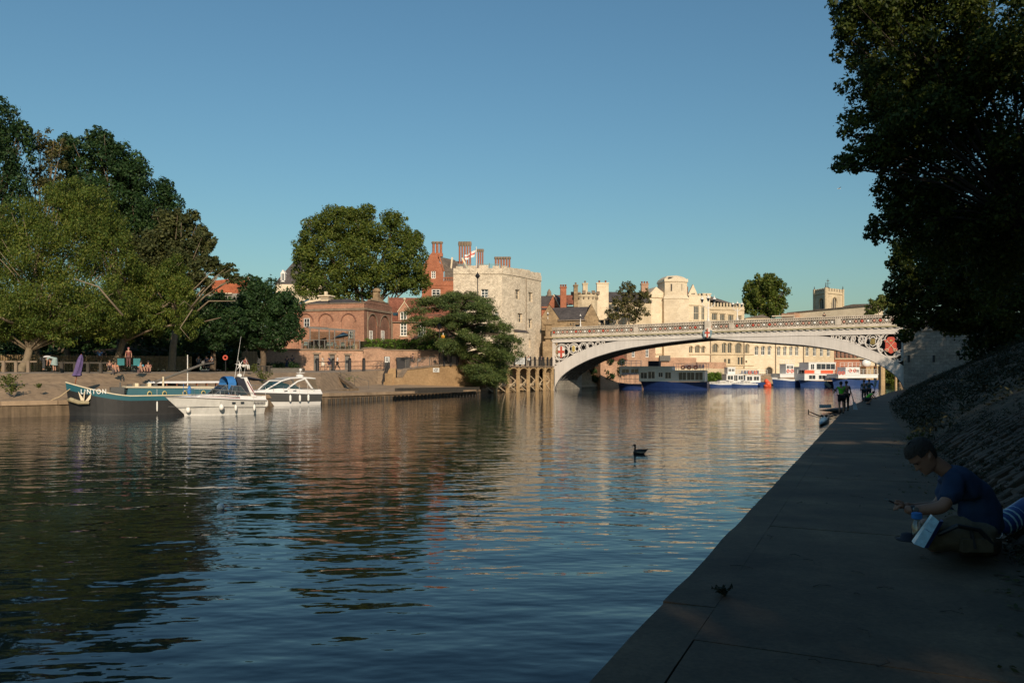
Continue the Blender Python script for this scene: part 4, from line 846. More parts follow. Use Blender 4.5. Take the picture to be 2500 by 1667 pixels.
for k, (a, b) in enumerate(((1118, 1150), (1165, 1195), (1196, 1222))): w = MB(); w.box(XP(a, 127), XP(b, 127), 126.9, 126.93, TZ-.2, TZ+1.1); w.build('glass_screen', M['clear'], lt)
w = MB(); 
for a in (1118, 1150, 1165, 1195, 1222): w.box(XP(a, 127)-.05, XP(a, 127)+.05, 126.85, 126.95, TZ-.3, TZ+1.2)
w.build('screen_frame', M['rail_grey'], lt)
fl = thing('flagpole', 'white flagpole on the stone tower flying a red cross flag', 'flagpole', (XP(1163, 128), 128, TZ-.4)); w = MB(); x = XP(1163, 128); w.tube([(x, 128, TZ-.4), (x, 128, ZP(604, 128))], [.07, .05], 8); w.ball((x, 128, ZP(604, 128)), .09); w.build('pole', M['white'], fl)
def flag():
    nx, nz = 24, 16; w = MB(); w.cur = 0; a0, a1, b0, b1 = P(1162, 610, 128), P(1158, 627, 128), P(1134, 622, 128), P(1135, 633.5, 128)
    g_ = []
    for i in range(nx+1):
        s = i/nx
        for j in range(nz+1):
            t_ = j/nz; t0, t1 = a0.lerp(b0, s), a1.lerp(b1, s); p = t0.lerp(t1, t_); p.y += math.sin(s*9+t_*1.5)*.18*s+.5*s; p.z += math.sin(s*7)*.10*s; g_.append(p)
    for i in range(nx):
        for j in range(nz):
            w.cur = 1 if (9 <= i <= 12 or 6 <= j <= 9) else 0; k = i*(nz+1)+j; b = len(w.v)
            w.add([g_[k], g_[k+nz+1], g_[k+nz+2], g_[k+1]], [(0, 1, 2, 3)])
    w.build('flag', [M['white'], M['red']], fl, smooth=True)
flag()
la = thing('lamp_post', 'old black lantern on a tall post in front of the tower wall', 'lamp post', P(1166, 790, 115)); w = MB(); x = XP(1166, 115); w.tube([(x, 115, 4), (x, 115, ZP(676, 115))], [.1, .06], 8); w.build('post', M['iron'], la)
w = MB(); w.lathe([(.12, 0), (.34, .3), (.36, .4), (.2, .6), (.06, .8), (.04, 1.0)], (x, 115, ZP(680, 115)), 8); w.build('lantern', M['iron'], la)
# ------------------------------------------------------------------ red brick mansion behind
F6 = Fac(1050, 150, 1108, 150); rm = rootof(F6, 'brick_mansion', 'orange red brick mansion with slate roofs behind the tower', z=4)
zz = lambda py: ZP(py, 150); ux = lambda px: F6.u(px)
w = MB(F6.M); hs = [F6.rect(1053, 661, 1063.5, 680), F6.rect(1054, 706, 1075, 726)]; wallgrid(w, ux(1030), ux(1083), 4, zz(662), hs, .2)
w.prism([(ux(1030), zz(662)), (ux(1083), zz(662)), (ux(1080), zz(650)), (ux(1073), zz(640)), (ux(1070), zz(622)), (ux(1057), zz(614)), (ux(1047), zz(625)), (ux(1030), zz(655))], 0, .5); w.build('wall', M['brick_orange'], rm)
w, f = block(rm, F6, ux(1083), ux(1125), 4, zz(686), 9, M['brick_orange']); f()
for h_ in hs: win(rm, F6, *h_, .1, 2, 3, t=.14)
w = MB(F6.M); w.box(ux(1048), ux(1108), -.1, .05, zz(697), zz(694)); w.box(ux(1048), ux(1083), -.12, .05, zz(704), zz(701)); w.bar((ux(1071), -.1, zz(620)), (ux(1084), -.1, zz(663)), .2, .25)
for k in range(9): u = ux(1084)+k*.42; w.box(u, u+.14, -.05, .1, zz(686), zz(679))
w.box(ux(1083), ux(1108), -.08, .12, zz(679), zz(677)); w.build('string_course', M['brick_orange'], rm)
w = MB(F6.M); w.add([(ux(1068), 0, zz(626)), (ux(1086), 0, zz(664)), (ux(1110), 0, zz(664)), (ux(1108), 4, zz(628)), (ux(1086), 8, zz(664)), (ux(1068), 8, zz(626))], [(0, 1, 2, 3), (0, 3, 5), (5, 3, 2, 4), (0, 5, 4, 1)])
w.add([(ux(1104), .5, zz(664)), (ux(1130), .5, zz(664)), (ux(1128), 5, zz(630)), (ux(1106), 5, zz(628)), (ux(1112), .6, zz(664))], [(0, 1, 2, 3)]); w.box(ux(1085), ux(1110), .05, 5, zz(686), zz(664))
w.add([(ux(1104), 6, zz(690)), (ux(1320), 6, zz(690)), (ux(1300), 6, zz(668)), (ux(1235), 9, zz(648)), (ux(1120), 9, zz(634))], [(0, 1, 2, 3, 4)]); w.add([(ux(1104), 14, zz(690)), (ux(1320), 14, zz(690)), (ux(1235), 9, zz(648)), (ux(1120), 9, zz(634))], [(0, 3, 2, 1)])
w.build('roof', M['stone_slate'], rm)
w = MB(F6.M); w.bar((ux(1128), .3, zz(629)), (ux(1145), .3, zz(662)), .12, .3); w.bar((ux(1104), .2, zz(628)), (ux(1100), .2, zz(664)), .12, .3); w.build('roof_trim', M['stone_pale'], rm)
for (a, b, y0, y1, n, d) in ((1054, 1081, 590, 627, 3, 1.5), (1119, 1151, 590, 664, 5, 4), (1161, 1181, 608, 660, 4, 7), (1207, 1247, 627, 670, 6, 5)):
    F = F6; chimney(rm, F, F.u(a, d), F.u(b, d), d-.5, d+.5, F.z((a+b)/2, y1, d), F.z((a+b)/2, y0, d), n, M['brick_orange'])
# steep grey spire building behind the plane tree
F7 = Fac(668, 175, 790, 175); sp = rootof(F7, 'spired_building', 'steep dark pyramid roof with white dormers left of the plane tree', z=4); c = F7.u(729); z0 = F7.z(700, 694); r = F7.u(790)-c
w = MB(F7.M); w.add([(c-r, 0, z0), (c+r, 0, z0), (c+r, 2*r, z0), (c-r, 2*r, z0), (c-r*.14, r*.86, F7.z(720, 612)), (c+r*.14, r*.86, F7.z(720, 612)), (c+r*.14, r*1.14, F7.z(720, 612)), (c-r*.14, r*1.14, F7.z(720, 612))], [(0, 1, 5, 4), (1, 2, 6, 5), (2, 3, 7, 6), (3, 0, 4, 7), (4, 5, 6, 7)]); w.build('roof', M['slate'], sp)
w, f = block(sp, F7, c-r+.4, c+r-.4, 4, z0, 2*r-.5, M['stone_pale']); f()
for (a, b) in ((685, 695.5), (735, 744)):
    u0, u1 = F7.u(a), F7.u(b); z1, z2 = F7.z(690, 687), F7.z(690, 668); w = MB(F7.M); w.box(u0, u0+.2, .1, 2.4, z1, z2); w.box(u1-.2, u1, .1, 2.4, z1, z2); w.box(u0, u1, .1, 2.4, z1-.1, z1+.2); w.prism([(u0-.1, z2), (u1+.1, z2), ((u0+u1)/2, z2+.9)], .1, 2.6); w.box((u0+u1)/2-.05, (u0+u1)/2+.05, .15, .2, z1, z2); d_ = w.build('dormer', M['white'], sp)
    w = MB(F7.M); w.quad((u0+.1, .3, z1), (u1-.1, .3, z1), (u1-.1, .3, z2), (u0+.1, .3, z2)); w.build('pane', M['glass'], d_)
w = MB(F7.M); w.tube([(c-r*.14, r, F7.z(720, 612)), (c-r*.14, r, F7.z(720, 595))], [.1, .03], 6); w.build('finial', M['iron'], sp)
# red roofed house behind the park trees
F8 = Fac(490, 132, 612, 132); rh = rootof(F8, 'red_roofed_house', 'house with bright orange tiled roof glimpsed between the park trees', z=3.5); U, Z = F8.u, F8.z
w, f = block(rh, F8, U(505), U(600), 3.4, Z(550, 716), 8, M['stone_grey']); f()
w = MB(F8.M); w.add([(U(500), 0, Z(500, 716)), (U(610), 0, Z(610, 718)), (U(592), 3, Z(592, 671)), (U(497), 3, Z(497, 681)), (U(500), 8, Z(500, 716)), (U(612), 8, Z(610, 718))], [(0, 1, 2, 3), (1, 5, 2), (4, 3, 2, 5), (0, 3, 4)]); w.build('roof', M['tile_bright'], rh)
w = MB(F8.M); w.bar((U(592), 2.9, Z(592, 669)), (U(612), .5, Z(610, 700)), .15, .25); w.build('verge', M['stone_pale'], rh); w = MB(F8.M); w.bar((U(497), 2.9, Z(497, 680)), (U(486), 1.5, Z(490, 690)), .15, .2); w.build('verge', M['stone_pale'], rh); w = MB(F8.M); w.box(U(540), U(568), -.4, .2, Z(550, 718), Z(550, 715.5)); w.build('gutter', M['stone_pale'], rh)
# ------------------------------------------------------------------ cluster behind the left end of the bridge
F9 = Fac(1318, 146, 1465, 146); lo = rootof(F9, 'stone_lodge', 'brown stone lodge with grey slate roof behind the left end of the bridge', z=4); U, Z = F9.u, lambda py: F9.z(1390, py)
w = MB(F9.M); hs = [(U(1391), U(1394), Z(795), Z(789)), (U(1397.5), U(1400.5), Z(795), Z(789)), (U(1404), U(1416), Z(806), Z(792))]; wallgrid(w, U(1322), U(1461), 4, Z(781), hs, .3)
w.prism([(U(1318), Z(781)), (U(1367), Z(781)), (U(1341), Z(744))], 0, .5); w.prism([(U(1424), Z(781)), (U(1462), Z(781)), (U(1444), Z(742))], 0, .5); w.quad((U(1322), 0, 4), (U(1322), 0, Z(781)), (U(1322), 8, Z(781)), (U(1322), 8, 4)); w.quad((U(1461), 0, 4), (U(1461), 8, 4), (U(1461), 8, Z(781)), (U(1461), 0, Z(781))); w.build('wall', M['stone_brown'], lo)
for h_ in hs: win(lo, F9, *h_, .2, 1, 1, fm='stone', t=.05)
w = MB(F9.M); w.quad((U(1362), -.25, Z(782)), (U(1428), -.25, Z(780)), (U(1440), 3.5, Z(745)), (U(1350), 3.5, Z(748))); w.quad((U(1341), .1, Z(742)), (U(1369), -.1, Z(783)), (U(1369), 5, Z(783)), (U(1341), 5, Z(742))); w.quad((U(1341), .1, Z(742)), (U(1341), 5, Z(742)), (U(1314), 5, Z(783)), (U(1314), .1, Z(783)))
w.quad((U(1444), .1, Z(741)), (U(1464), -.1, Z(783)), (U(1464), 5, Z(783)), (U(1444), 5, Z(741))); w.quad((U(1444), .1, Z(741)), (U(1444), 5, Z(741)), (U(1424), 5, Z(783)), (U(1424), .1, Z(783))); w.quad((U(1350), 3.5, Z(748)), (U(1440), 3.5, Z(745)), (U(1440), 8, Z(781)), (U(1350), 8, Z(781))); w.build('roof', M['slate'], lo)
w = MB(F9.M); archring(w, U(1402), U(1418), Z(797), Z(788), 0, .25, .12); w.bar((U(1362), -.3, Z(783)), (U(1430), -.3, Z(781)), .12, .15); w.build('gutter_and_arch', M['trim'], lo)
F9b = Fac(1400, 156, 1463, 156); tu = rootof(F9b, 'castellated_turret', 'round topped stone turret with battlements among the red roofs', 'tower', 4); c = F9b.W(F9b.L/2, 2.4, 0); r = F9b.L/2; z = lambda py: ZP(py, 156)
w = MB(); w.lathe([(r*.94, 4-z(725)+z(725)), (r*.94, z(727)), (r*1.0, z(723)), (r*1.02, z(716))], (c.x, c.y, 0), 16); w.build('wall', M['stone'], tu)
for k in range(16):
    w = MB(); a = 2*math.pi*(k+.5)/16; p = Vector((c.x+math.cos(a)*r, c.y+math.sin(a)*r, 0)); w.box(p.x-.33, p.x+.33, p.y-.3, p.y+.3, z(717), z(709 if k % 2 else 713))
    w.build('merlon', M['trim'], tu); q = Vector((c.x+math.cos(a)*r*.98, c.y+math.sin(a)*r*.98, 0)); w = MB(); w.box(q.x-.12, q.x+.12, q.y-.15, q.y+.15, z(729), z(724)); w.build('corbel', M['trim'], tu)
def stack(name, label, px0, px1, py0, py1, Y, m, pots=2):
    t = thing(name, label, 'chimney', P((px0+px1)/2, py1, Y)); w = MB(); a, b = XP(px0, Y), XP(px1, Y); z0, z1 = ZP(py1, Y), ZP(py0, Y); h = z1-z0
    w.box(a+.1, b-.1, Y, Y+1.2, z0-3, z1-.3*min(h, 1.6)); w.box(a, b, Y-.1, Y+1.3, z1-.3*min(h, 1.6), z1-.15*min(h, 1.6)); w.build('stack', m, t)
    for k in range(pots): c = a+(b-a)*(k+.5)/pots; w = MB(); w.lathe([(.2, 0), (.16, .3), (.2, .4), (.18, .5)], (c, Y+.6, z1-.16*min(h, 1.6)), 8); w.build('chimney_pot', M['tile' if pots > 1 else 'trim'], t)
stack('chimney_stack', 'tall orange brick chimney above the red roofs left of the turret', 1367, 1384, 697, 735, 158, M['brick_orange'], 3)
stack('chimney_stack', 'slim dark stone chimney on the left edge of the turret', 1400, 1412, 692, 712, 156, M['stone_brown'], 1)
stack('chimney_stack', 'grey stone chimney rising behind the middle of the turret', 1422, 1436, 688, 715, 160, M['stone'], 1)
stack('chimney_stack', 'massive pale stone chimney block with two dark pots', 1456, 1487, 687, 745, 163, M['stone_pale'], 2)
stack('chimney_stack', 'pinkish brick chimney left of the guildhall gable', 1565, 1584, 689, 735, 176, M['brick_pale'], 3)
F9c = Fac(1318, 162, 1405, 162); rb = rootof(F9c, 'gabled_red_house', 'red gabled house with mixed slate and tile roofs behind the lodge', z=4); U, Z = F9c.u, lambda py: F9c.z(1360, py)
w = MB(F9c.M); w.box(U(1322), U(1405), .1, 6, 4, Z(748)); w.prism([(U(1337), Z(748)), (U(1366), Z(748)), (U(1351), Z(720))], 0, .4); w.build('wall', M['brick_orange'], rb)
w = MB(F9c.M); w.quad((U(1316), -.2, Z(755)), (U(1345), -.2, Z(755)), (U(1351), 3, Z(719)), (U(1320), 3, Z(719))); w.quad((U(1351), -.1, Z(718)), (U(1378), -.2, Z(752)), (U(1392), 3, Z(740)), (U(1365), 3, Z(718))); w.build('roof', M['slate'], rb)
w = MB(F9c.M); w.quad((U(1345), 2.5, Z(745)), (U(1405), 2.5, Z(742)), (U(1402), 5, Z(714)), (U(1347), 5, Z(715))); w.build('tile_roof', M['tile'], rb)
w = MB(F9c.M); w.bar((U(1351), -.15, Z(719)), (U(1367), -.2, Z(750)), .15, .2); w.build('verge', M['stone_pale'], rb)
w = MB(F9c.M); w.lathe([(.7, 0), (.7, .5), (.45, .55), (.45, 1.1), (.3, 1.4), (.05, 1.8)], (U(1343), 4, Z(722)), 10); w.build('cupola', M['trim'], rb)
F9d = Fac(1460, 170, 1590, 172); mb_ = rootof(F9d, 'pale_annexe', 'low pale building with dark glazing behind the thin bronze tree', z=4); U, Z = F9d.u, lambda py: F9d.z(1520, py)
hs = [(U(1466), U(1474), Z(792), Z(772)), (U(1477), U(1488), Z(792), Z(772)), (U(1500), U(1512), Z(760), Z(748))]; w, f = block(mb_, F9d, U(1460), U(1590), 2, Z(738), 8, M['stone'], holes=hs, hd=.3); f()
for h_ in hs: win(mb_, F9d, *h_, .2, 2, 1, fm='rail_grey')
w = MB(F9d.M); gable_roof(w, U(1490), U(1588), 0, 8, Z(738), 2.6, .3); w.build('roof', M['slate'], mb_)
# ------------------------------------------------------------------ guildhall
F10 = Fac(1582, 176, 2036, 184.5); gh = rootof(F10, 'guildhall', 'long pale limestone guildhall with tracery windows beyond the bridge', z=1); U = F10.u; Z = F10.z
def RC(a, y0, b, y1): return F10.rect(a, y0, b, y1)
up = [RC(1680.5, 747, 1688, 781), RC(1693, 747, 1706.5, 781), RC(1712, 749, 1720, 781)]; up2 = [RC(1738, 765, 1751, 782), RC(1758, 767, 1770, 783), RC(1778, 769, 1790.5, 784), RC(1802, 771, 1810, 784)]
big = [RC(1682, 845, 1691, 862), RC(1696, 843, 1709, 862), RC(1712, 845, 1721, 862), RC(1739, 839, 1753, 861), RC(1762.5, 837, 1773, 862), RC(1776, 837, 1786.5, 862), RC(1795, 837, 1810, 863), RC(1818, 840, 1829, 863)]
wh = [RC(a, y, b, y+22) for a, b, y in ((1842.5, 1851.5, 845), (1858, 1867, 845), (1874, 1882, 845), (1897, 1905, 846), (1912, 1920, 846), (1927, 1934.5, 846), (1941, 1949, 846), (1966.5, 1974.5, 847), (1984.5, 1992.5, 847), (2001.5, 2009.5, 848), (2018.5, 2026.5, 848))]
low = [RC(1768, 876, 1773, 888), RC(1777, 876, 1783, 888), RC(1801, 872, 1806, 890), RC(1808.5, 872, 1814, 890), RC(1820, 880, 1824, 886), RC(1869, 896, 1886, 921)]
def wall_part(x0, x1, top, holes, m, name='wall', z0=.5):
    w = MB(F10.M); wallgrid(w, U(x0), U(x1), z0, top, [h for h in holes if U(x0) <= h[0] and h[1] <= U(x1)], .32)
    for h in holes:
        if U(x0) <= h[0] and h[1] <= U(x1) and h in big+wh+[low[5]]: archfill(w, h[0], h[1], h[3]-(h[1]-h[0])*.5, h[3], 0, .32, 6)
    return w.build(name, m, gh)
H = up+up2+big+wh+low
wall_part(1582, 1682, Z(1640, 727), H, M['stone_pale']); wall_part(1682, 1733, Z(1705, 722), H, M['stone_pale']); wall_part(1733, 1817, Z(1775, 749), H, M['stone']); wall_part(1817, 1893, Z(1850, 790), H, M['stone_pale']); wall_part(1893, 1961, Z(1925, 790), H, M['stone_pale']); wall_part(1961, 2036, Z(2000, 790), H, M['stone'])
for h in up: win(gh, F10, *h, .12, 3 if h[1]-h[0] > 1 else 2, 2, fm='stone_pale', t=.1)
for h in up2: win(gh, F10, *h, .2, 3, 1, fm='stone', t=.1)
for h in big: win(gh, F10, *h, .2, 3 if h[1]-h[0] > 1.1 else 2, 1, fm='stone', t=.12)
for h in wh: win(gh, F10, *h, .15, 2, 2, fm='white', t=.1)
for h in low[:5]: win(gh, F10, *h, .22, 1, 1, fm='stone', t=.06)
w = MB(F10.M); w.quad((low[5][0], .3, low[5][2]), (low[5][1], .3, low[5][2]), (low[5][1], .3, low[5][3]), (low[5][0], .3, low[5][3])); w.build('water_gate', M['timber_dark'], gh)
w = MB(F10.M)
for h in big+wh+[low[5]]: archring(w, h[0]-.06, h[1]+.06, h[3]-(h[1]-h[0])*.5, h[3]+.08, 0, .16, .12, 8)
for h in up+up2: w.box(h[0]-.2, h[1]+.2, -.14, .02, h[3]+.1, h[3]+.28); w.box(h[0]-.1, h[1]+.1, -.12, .02, h[2]-.2, h[2])
for (a, b, py) in ((1582, 1682, 728), (1733, 1817, 757), (1600, 1840, 866), (1735, 1840, 893)): w.box(U(a), U(b), -.2, .02, Z((a+b)/2, py), Z((a+b)/2, py)+.25)
w.build('mouldings', M['stone'], gh, stuff=True)
w = MB(F10.M)
for px in (1734, 1816, 1893, 1961): w = MB(F10.M); u = U(px); w.tube([(u, -.12, 1), (u, -.12, Z(px, 800))], .1, 6); w.build('drain_pipe', M['trim'], gh)
for (a, b, z_, h_, n) in ((1733, 1817, Z(1775, 749), .85, 11), (1683, 1733, Z(1705, 722), .5, 5)):
    for k in range(n): w = MB(F10.M); p = (U(b)-U(a))/n; merlons(w, U(a)+p*k, U(a)+p*(k+1), z_, h_, 1, .5); w.build('merlon', M['stone'], gh)
w = MB(F10.M); w.prism([(U(1584), Z(1600, 727)), (U(1584), Z(1600, 720)), (U(1602), Z(1600, 700)), (U(1624), Z(1600, 717)), (U(1624), Z(1600, 727))], 0, 6); w.build('gable', M['stone_pale'], gh); w = MB(F10.M); w.prism([(U(1679), Z(1690, 722)), (U(1704), Z(1690, 722)), (U(1692), Z(1690, 694))], -.05, .5); w.build('gable', M['stone_pale'], gh)
w = MB(F10.M)
for k in range(3): u = U(1688+k*3); w.box(u, u+.18, -.09, -.04, Z(1690, 719), Z(1690, 716))
w.build('gable_slit', M['rec'], gh)
w = MB(F10.M); a = U(1682); w.quad((U(1676), .5, Z(1680, 718)), (U(1682), .5, Z(1680, 718)), (U(1693), 3, Z(1690, 696)), (U(1680), 3, Z(1680, 699))); w.quad((U(1615), 1, Z(1618, 715)), (U(1630), 1, Z(1618, 712)), (U(1630), 3, Z(1618, 702)), (U(1606), 3, Z(1618, 701))); w.build('tile_roof', M['tile'], gh)
w = MB(F10.M); w.add([(U(1700), .6, Z(1705, 724)), (U(1817), .6, Z(1800, 748)), (U(1800), 4.5, Z(1800, 736)), (U(1764), 7, Z(1764, 715)), (U(1703), 7, Z(1703, 713)), (U(1817), 13, Z(1800, 748)), (U(1700), 13, Z(1705, 724))], [(0, 1, 2, 3, 4), (1, 5, 3, 2), (5, 6, 4, 3), (0, 4, 6)]); w.build('roof', M['stone_slate'], gh)
w = MB(F10.M); w.box(U(1714, 5), U(1735, 5), 5, 6.2, Z(1725, 722), Z(1725, 711)); w.box(U(1713, 5), U(1736, 5), 4.8, 6.4, Z(1725, 713), Z(1725, 710.5)); w.build('chimney', M['stone_pale'], gh)
# squat tower of the guildhall: canted front
w = MB(F10.M); a, m_, b = U(1621, -1), U(1656, -2.2), U(1682, -1); tz0, tz1, tz2, tz3 = Z(1650, 731), Z(1650, 722), Z(1650, 690), Z(1650, 674)
def rg5(k, ins=0): return [(a+ins, -1+ins, k), (m_, -2.4+ins, k), (b-ins, -1+ins, k), (b-ins, 4-ins, k), (a+ins, 4-ins, k)]
LV = [rg5(1, -.0), rg5(tz0, 0), rg5(tz0, -.12), rg5(tz1, .3), rg5(tz2, .3), rg5(tz2, .15), rg5(tz2+.25, .15), rg5((tz2+tz3)/2, .35), rg5(tz3-.3, .8), rg5(tz3, 1.3)]
vv = [p for l in LV for p in l]; ff = [(i*5+k, i*5+(k+1) % 5, (i+1)*5+(k+1) % 5, (i+1)*5+k) for i in range(len(LV)-1) for k in range(5)]+[tuple((len(LV)-1)*5+k for k in range(5))]; w.add(vv, ff); w.build('tower', M['stone_pale'], gh)
w = MB(F10.M)
for px, d in ((1640, -1.45), (1663, -1.55)): u = U(px, d); w.box(u-.2, u+.2, d-.02, d+.3, Z(px, 712), Z(px, 695))
for px, d in ((1640, -1.5),): u = U(px, d); w.box(u-.7, u+.7, d+.2, d+.3, tz2+.7, tz2+1.05)
w.build('slit_window', M['rec'], gh)
w = MB(F10.M)
for u, y in ((a+.3, -.7), (b-.3, -.7), (m_, -1.9)): w.box(u-.15, u+.15, y-.15, y+.15, tz2, tz2+.75)
w.build('pinnacle', M['stone_pale'], gh)
# riverside plinths and small buildings seen through the arch
F11 = Fac(1600, 171, 1845, 175.5); rw = rootof(F11, 'river_wall', 'worn sandy river wall below the guildhall', 'wall', 0); 
for (a, b, py, d) in ((1600, 1700, 873, 0), (1700, 1770, 884, -.5), (1640, 1735, 899, -1.2), (1735, 1845, 900, -.8)): w = MB(F11.M); w.box(F11.u(a), F11.u(b), d, 4, -.5, F11.z((a+b)/2, py)); w.build('wall', M['stone' if d < -.6 else 'brick_pale'], rw)
w = MB(F11.M); w.box(F11.u(1652), F11.u(1662), -1.6, -.8, .2, F11.z(1655, 905)); w.build('buttress', M['stone_brown'], rw)
w = MB(F11.M); w.box(F11.u(1608), F11.u(1634), -.6, -.1, F11.z(1620, 881), F11.z(1620, 868)); w.build('grey_hut', M['rail_grey'], rw)
F12 = Fac(1530, 158, 1600, 162); bh = rootof(F12, 'brick_house', 'narrow brown brick house with white windows seen under the arch', z=1); hs = [F12.rect(1576, 846, 1584, 872), F12.rect(1542, 850, 1550, 872)]
w, f = block(bh, F12, 0, F12.L, 0, F12.z(1560, 830), 7, M['brick_pale'], holes=hs, hd=.2); f()
for h in hs: win(bh, F12, *h, .1, 2, 3, t=.12)
F13 = Fac(1466, 150, 1530, 152); sh = rootof(F13, 'brick_shed', 'low brick riverside shed in the shade under the arch', z=1)
w, f = block(sh, F13, 0, F13.L, 0, F13.z(1500, 880), 4, M['brick_pale']); f(); w = MB(F13.M); gable_roof(w, 0, F13.L, 0, 4, F13.z(1500, 880), 1.2); w.build('roof', M['tile'], sh)
F14 = Fac(2036, 186, 2116, 188); rr = rootof(F14, 'riverside_restaurant', 'red brick riverside building with open upper terrace under the right of the arch', z=1); U, Z = F14.u, F14.z
w, f = block(rr, F14, 0, U(2098), 0, Z(2070, 877), 8, M['brick_orange']); f(); w = MB(F14.M); w.box(0, U(2118), -.3, 9, Z(2070, 877), Z(2070, 874.5)); w.box(0, U(2140), 4, 9, Z(2070, 856), Z(2070, 850)); w.build('terrace_floor', M['stone'], rr)
w = MB(F14.M); w.box(0, U(2118), 4.0, 4.2, Z(2070, 874), Z(2070, 850)); w.box(U(2092), U(2125), .5, 7, Z(2070, 890), Z(2070, 877)); w.build('recess_wall', M['brick_dark'], rr)
for k in range(8): w = MB(F14.M); u = U(2042+k*10); w.box(u-.1, u+.1, -.2, 0, Z(2070, 874), Z(2070, 852)); w.build('column', M['timber_dark'], rr)
w = MB(F14.M); w.box(0, U(2118), -.22, -.16, Z(2070, 866), Z(2070, 865)); w.build('handrail', M['rail_grey'], rr)
F15 = Fac(2112, 176, 2162, 176); tp = rootof(F15, 'timber_quay', 'tan timber sheet piling beyond the right end of the boats', 'quay', 0)
for k in range(7): a = 2114+k*6.7; w = MB(F15.M); w.box(F15.u(a)+.02, F15.u(a+6.7)-.02, -.04*(k % 2), 3, -1, F15.z(2140, 893)); w.build('pile_panel', M['timber'], tp)
for px in (2136, 2147): w = MB(F15.M); u = F15.u(px); w.tube([(u, -.4, -1), (u, -.4, F15.z(px, 876))], .2, 7); w.build('mooring_pile', M['timber_dark'], tp)
w = MB(); x = XP(2187, 150); w.tube([(x, 150, -1), (x, 150, ZP(918, 150))], .22, 8); tag(w.build('mooring_post', M['timber']), 'single pale mooring post in the water right of the timber quay', 'post')
weedp = P(2185, 925, 182)
g = np.random.default_rng(61); C = []
for _ in range(70): px = 2155+90*g.random(); C.append([*P(px, 885+48*g.random(), 180+6*g.random()), 1.0, 1.0, .9])
t = thing('riverside_bushes', 'sunlit green bushes on the far bank under the right of the arch', 'bush', P(2185, 945, 181)); leaf_mesh('foliage', C, 9000, .5, LM['plane'], t, g)
C = [[*P(1728+32*g.random(), 912+18*g.random(), 169+2*g.random()), .8, .8, .6] for _ in range(30)]; t = thing('shrub', 'yellow green shrub on the far bank beside the big tour boat', 'bush', P(1745, 935, 169)); leaf_mesh('foliage', C, 3500, .35, LM['hedge'], t, g)
C = [[*P(1440+90*g.random(), 880+55*g.random(), 150+3*g.random()), .7, .7, .6] for _ in range(40)]; t = thing('shrub', 'dark overgrown bushes in the shade under the left of the arch', 'bush', P(1470, 935, 151)); leaf_mesh('foliage', C, 5000, .35, LM['oak'], t, g)
# church tower and long pale roof
ct = thing('church_tower', 'distant square church tower with corner pinnacles and weathervane', 'church tower', P(2020, 757, 262)); pa = [(1988, 266), (2016, 259), (2057.5, 265)]
z = lambda py: ZP(py, 262)
for (a, b, r, r0, r1) in ((pa[0], pa[1], (1999.5, 2012), 728, 756), (pa[1], pa[2], (2030, 2043.5), 726, 754)):
    F = Fac(a[0], a[1], b[0], b[1]); h = F.rect(r[0], r0, r[1], r1); w = MB(F.M); wallgrid(w, 0, F.L, 4, z(712), [h], .5); archfill(w, h[0], h[1], h[3]-(h[1]-h[0])*.6, h[3], 0, .5); w.build('wall', M['stone'], ct)
    win(ct, F, *h, .3, 3, 1, fm='stone_pale', t=.22, gm='rec'); w = MB(F.M); w.box(-.2, F.L+.2, -.25, .3, z(718), z(716.3)); archring(w, h[0]-.1, h[1]+.1, h[3]-(h[1]-h[0])*.6, h[3]+.1, 0, .3, .15); w.box(-.3, .35, -.35, .35, 4, z(704)); w.box(F.L-.35, F.L+.3, -.35, .35, 4, z(704)); merlons(w, .4, F.L-.4, z(712), 1.0, 6, .5, 0, .6); w.build('parapet', M['stone'], ct)
w = MB()
for (px, Y) in pa+[(2032, 274)]: x = XP(px, Y); w.tube([(x, Y, z(706)), (x, Y, z(696 if px != 2016 else 692))], [.25, .04], 6)
x = XP(2021, 266); w.add([(x-2.2, 264, z(711)), (x+2.2, 264, z(711)), (x+2.2, 269, z(711)), (x-2.2, 269, z(711)), (x, 266, z(697))], [(0, 1, 4), (1, 2, 4), (2, 3, 4), (3, 0, 4)]); w.tube([(x, 266, z(700)), (x, 266, z(677))], [.12, .05], 6); w.box(x-.9, x+.9, 265.95, 266.05, z(689), z(688)); w.box(x-.4, x+.4, 265.95, 266.05, z(683), z(681)); w.build('weathervane', M['iron'], ct)
F16 = Fac(1920, 222, 2125, 205); pw = rootof(F16, 'long_pale_building', 'long pale stone building with a low grey roof beyond the bridge', z=4); U, Z = F16.u, F16.z
w = MB(F16.M); w.prism([(0, 4), (F16.L, 4), (F16.L, Z(2120, 744)), (0, Z(1920, 764))], 0, 8); w.build('wall', M['stone_pale'], pw); w = MB(F16.M); w.prism([(U(1922), Z(1922, 765)), (F16.L, Z(2120, 747)), (F16.L, Z(2120, 743.5)), (U(1922), Z(1922, 763))], -.3, 0); w.prism([(U(2030), Z(2030, 754)), (F16.L, Z(2120, 745)), (F16.L, Z(2120, 740)), (U(2070), Z(2070, 741)), (U(2050), Z(2050, 745))], 3, 10); w.build('roof', M['stone_slate'], pw)
w = MB(F16.M); w.box(U(1921), U(1952), -3, 0, 4, Z(1935, 766)); w.build('brick_wing', M['brick_pale'], pw)
F17 = Fac(1820, 214, 1880, 214); gr = rootof(F17, 'grey_gabled_roof', 'low grey gabled roof just above the bridge parapet', z=4); w, f = block(gr, F17, 0, F17.L, 4, F17.z(1860, 776), 8, M['stone']); f(); w = MB(F17.M); w.prism([(0, F17.z(1860, 776)), (F17.L, F17.z(1860, 776)), (F17.u(1861), F17.z(1860, 768))], -.2, 8); w.build('roof', M['stone_slate'], gr)
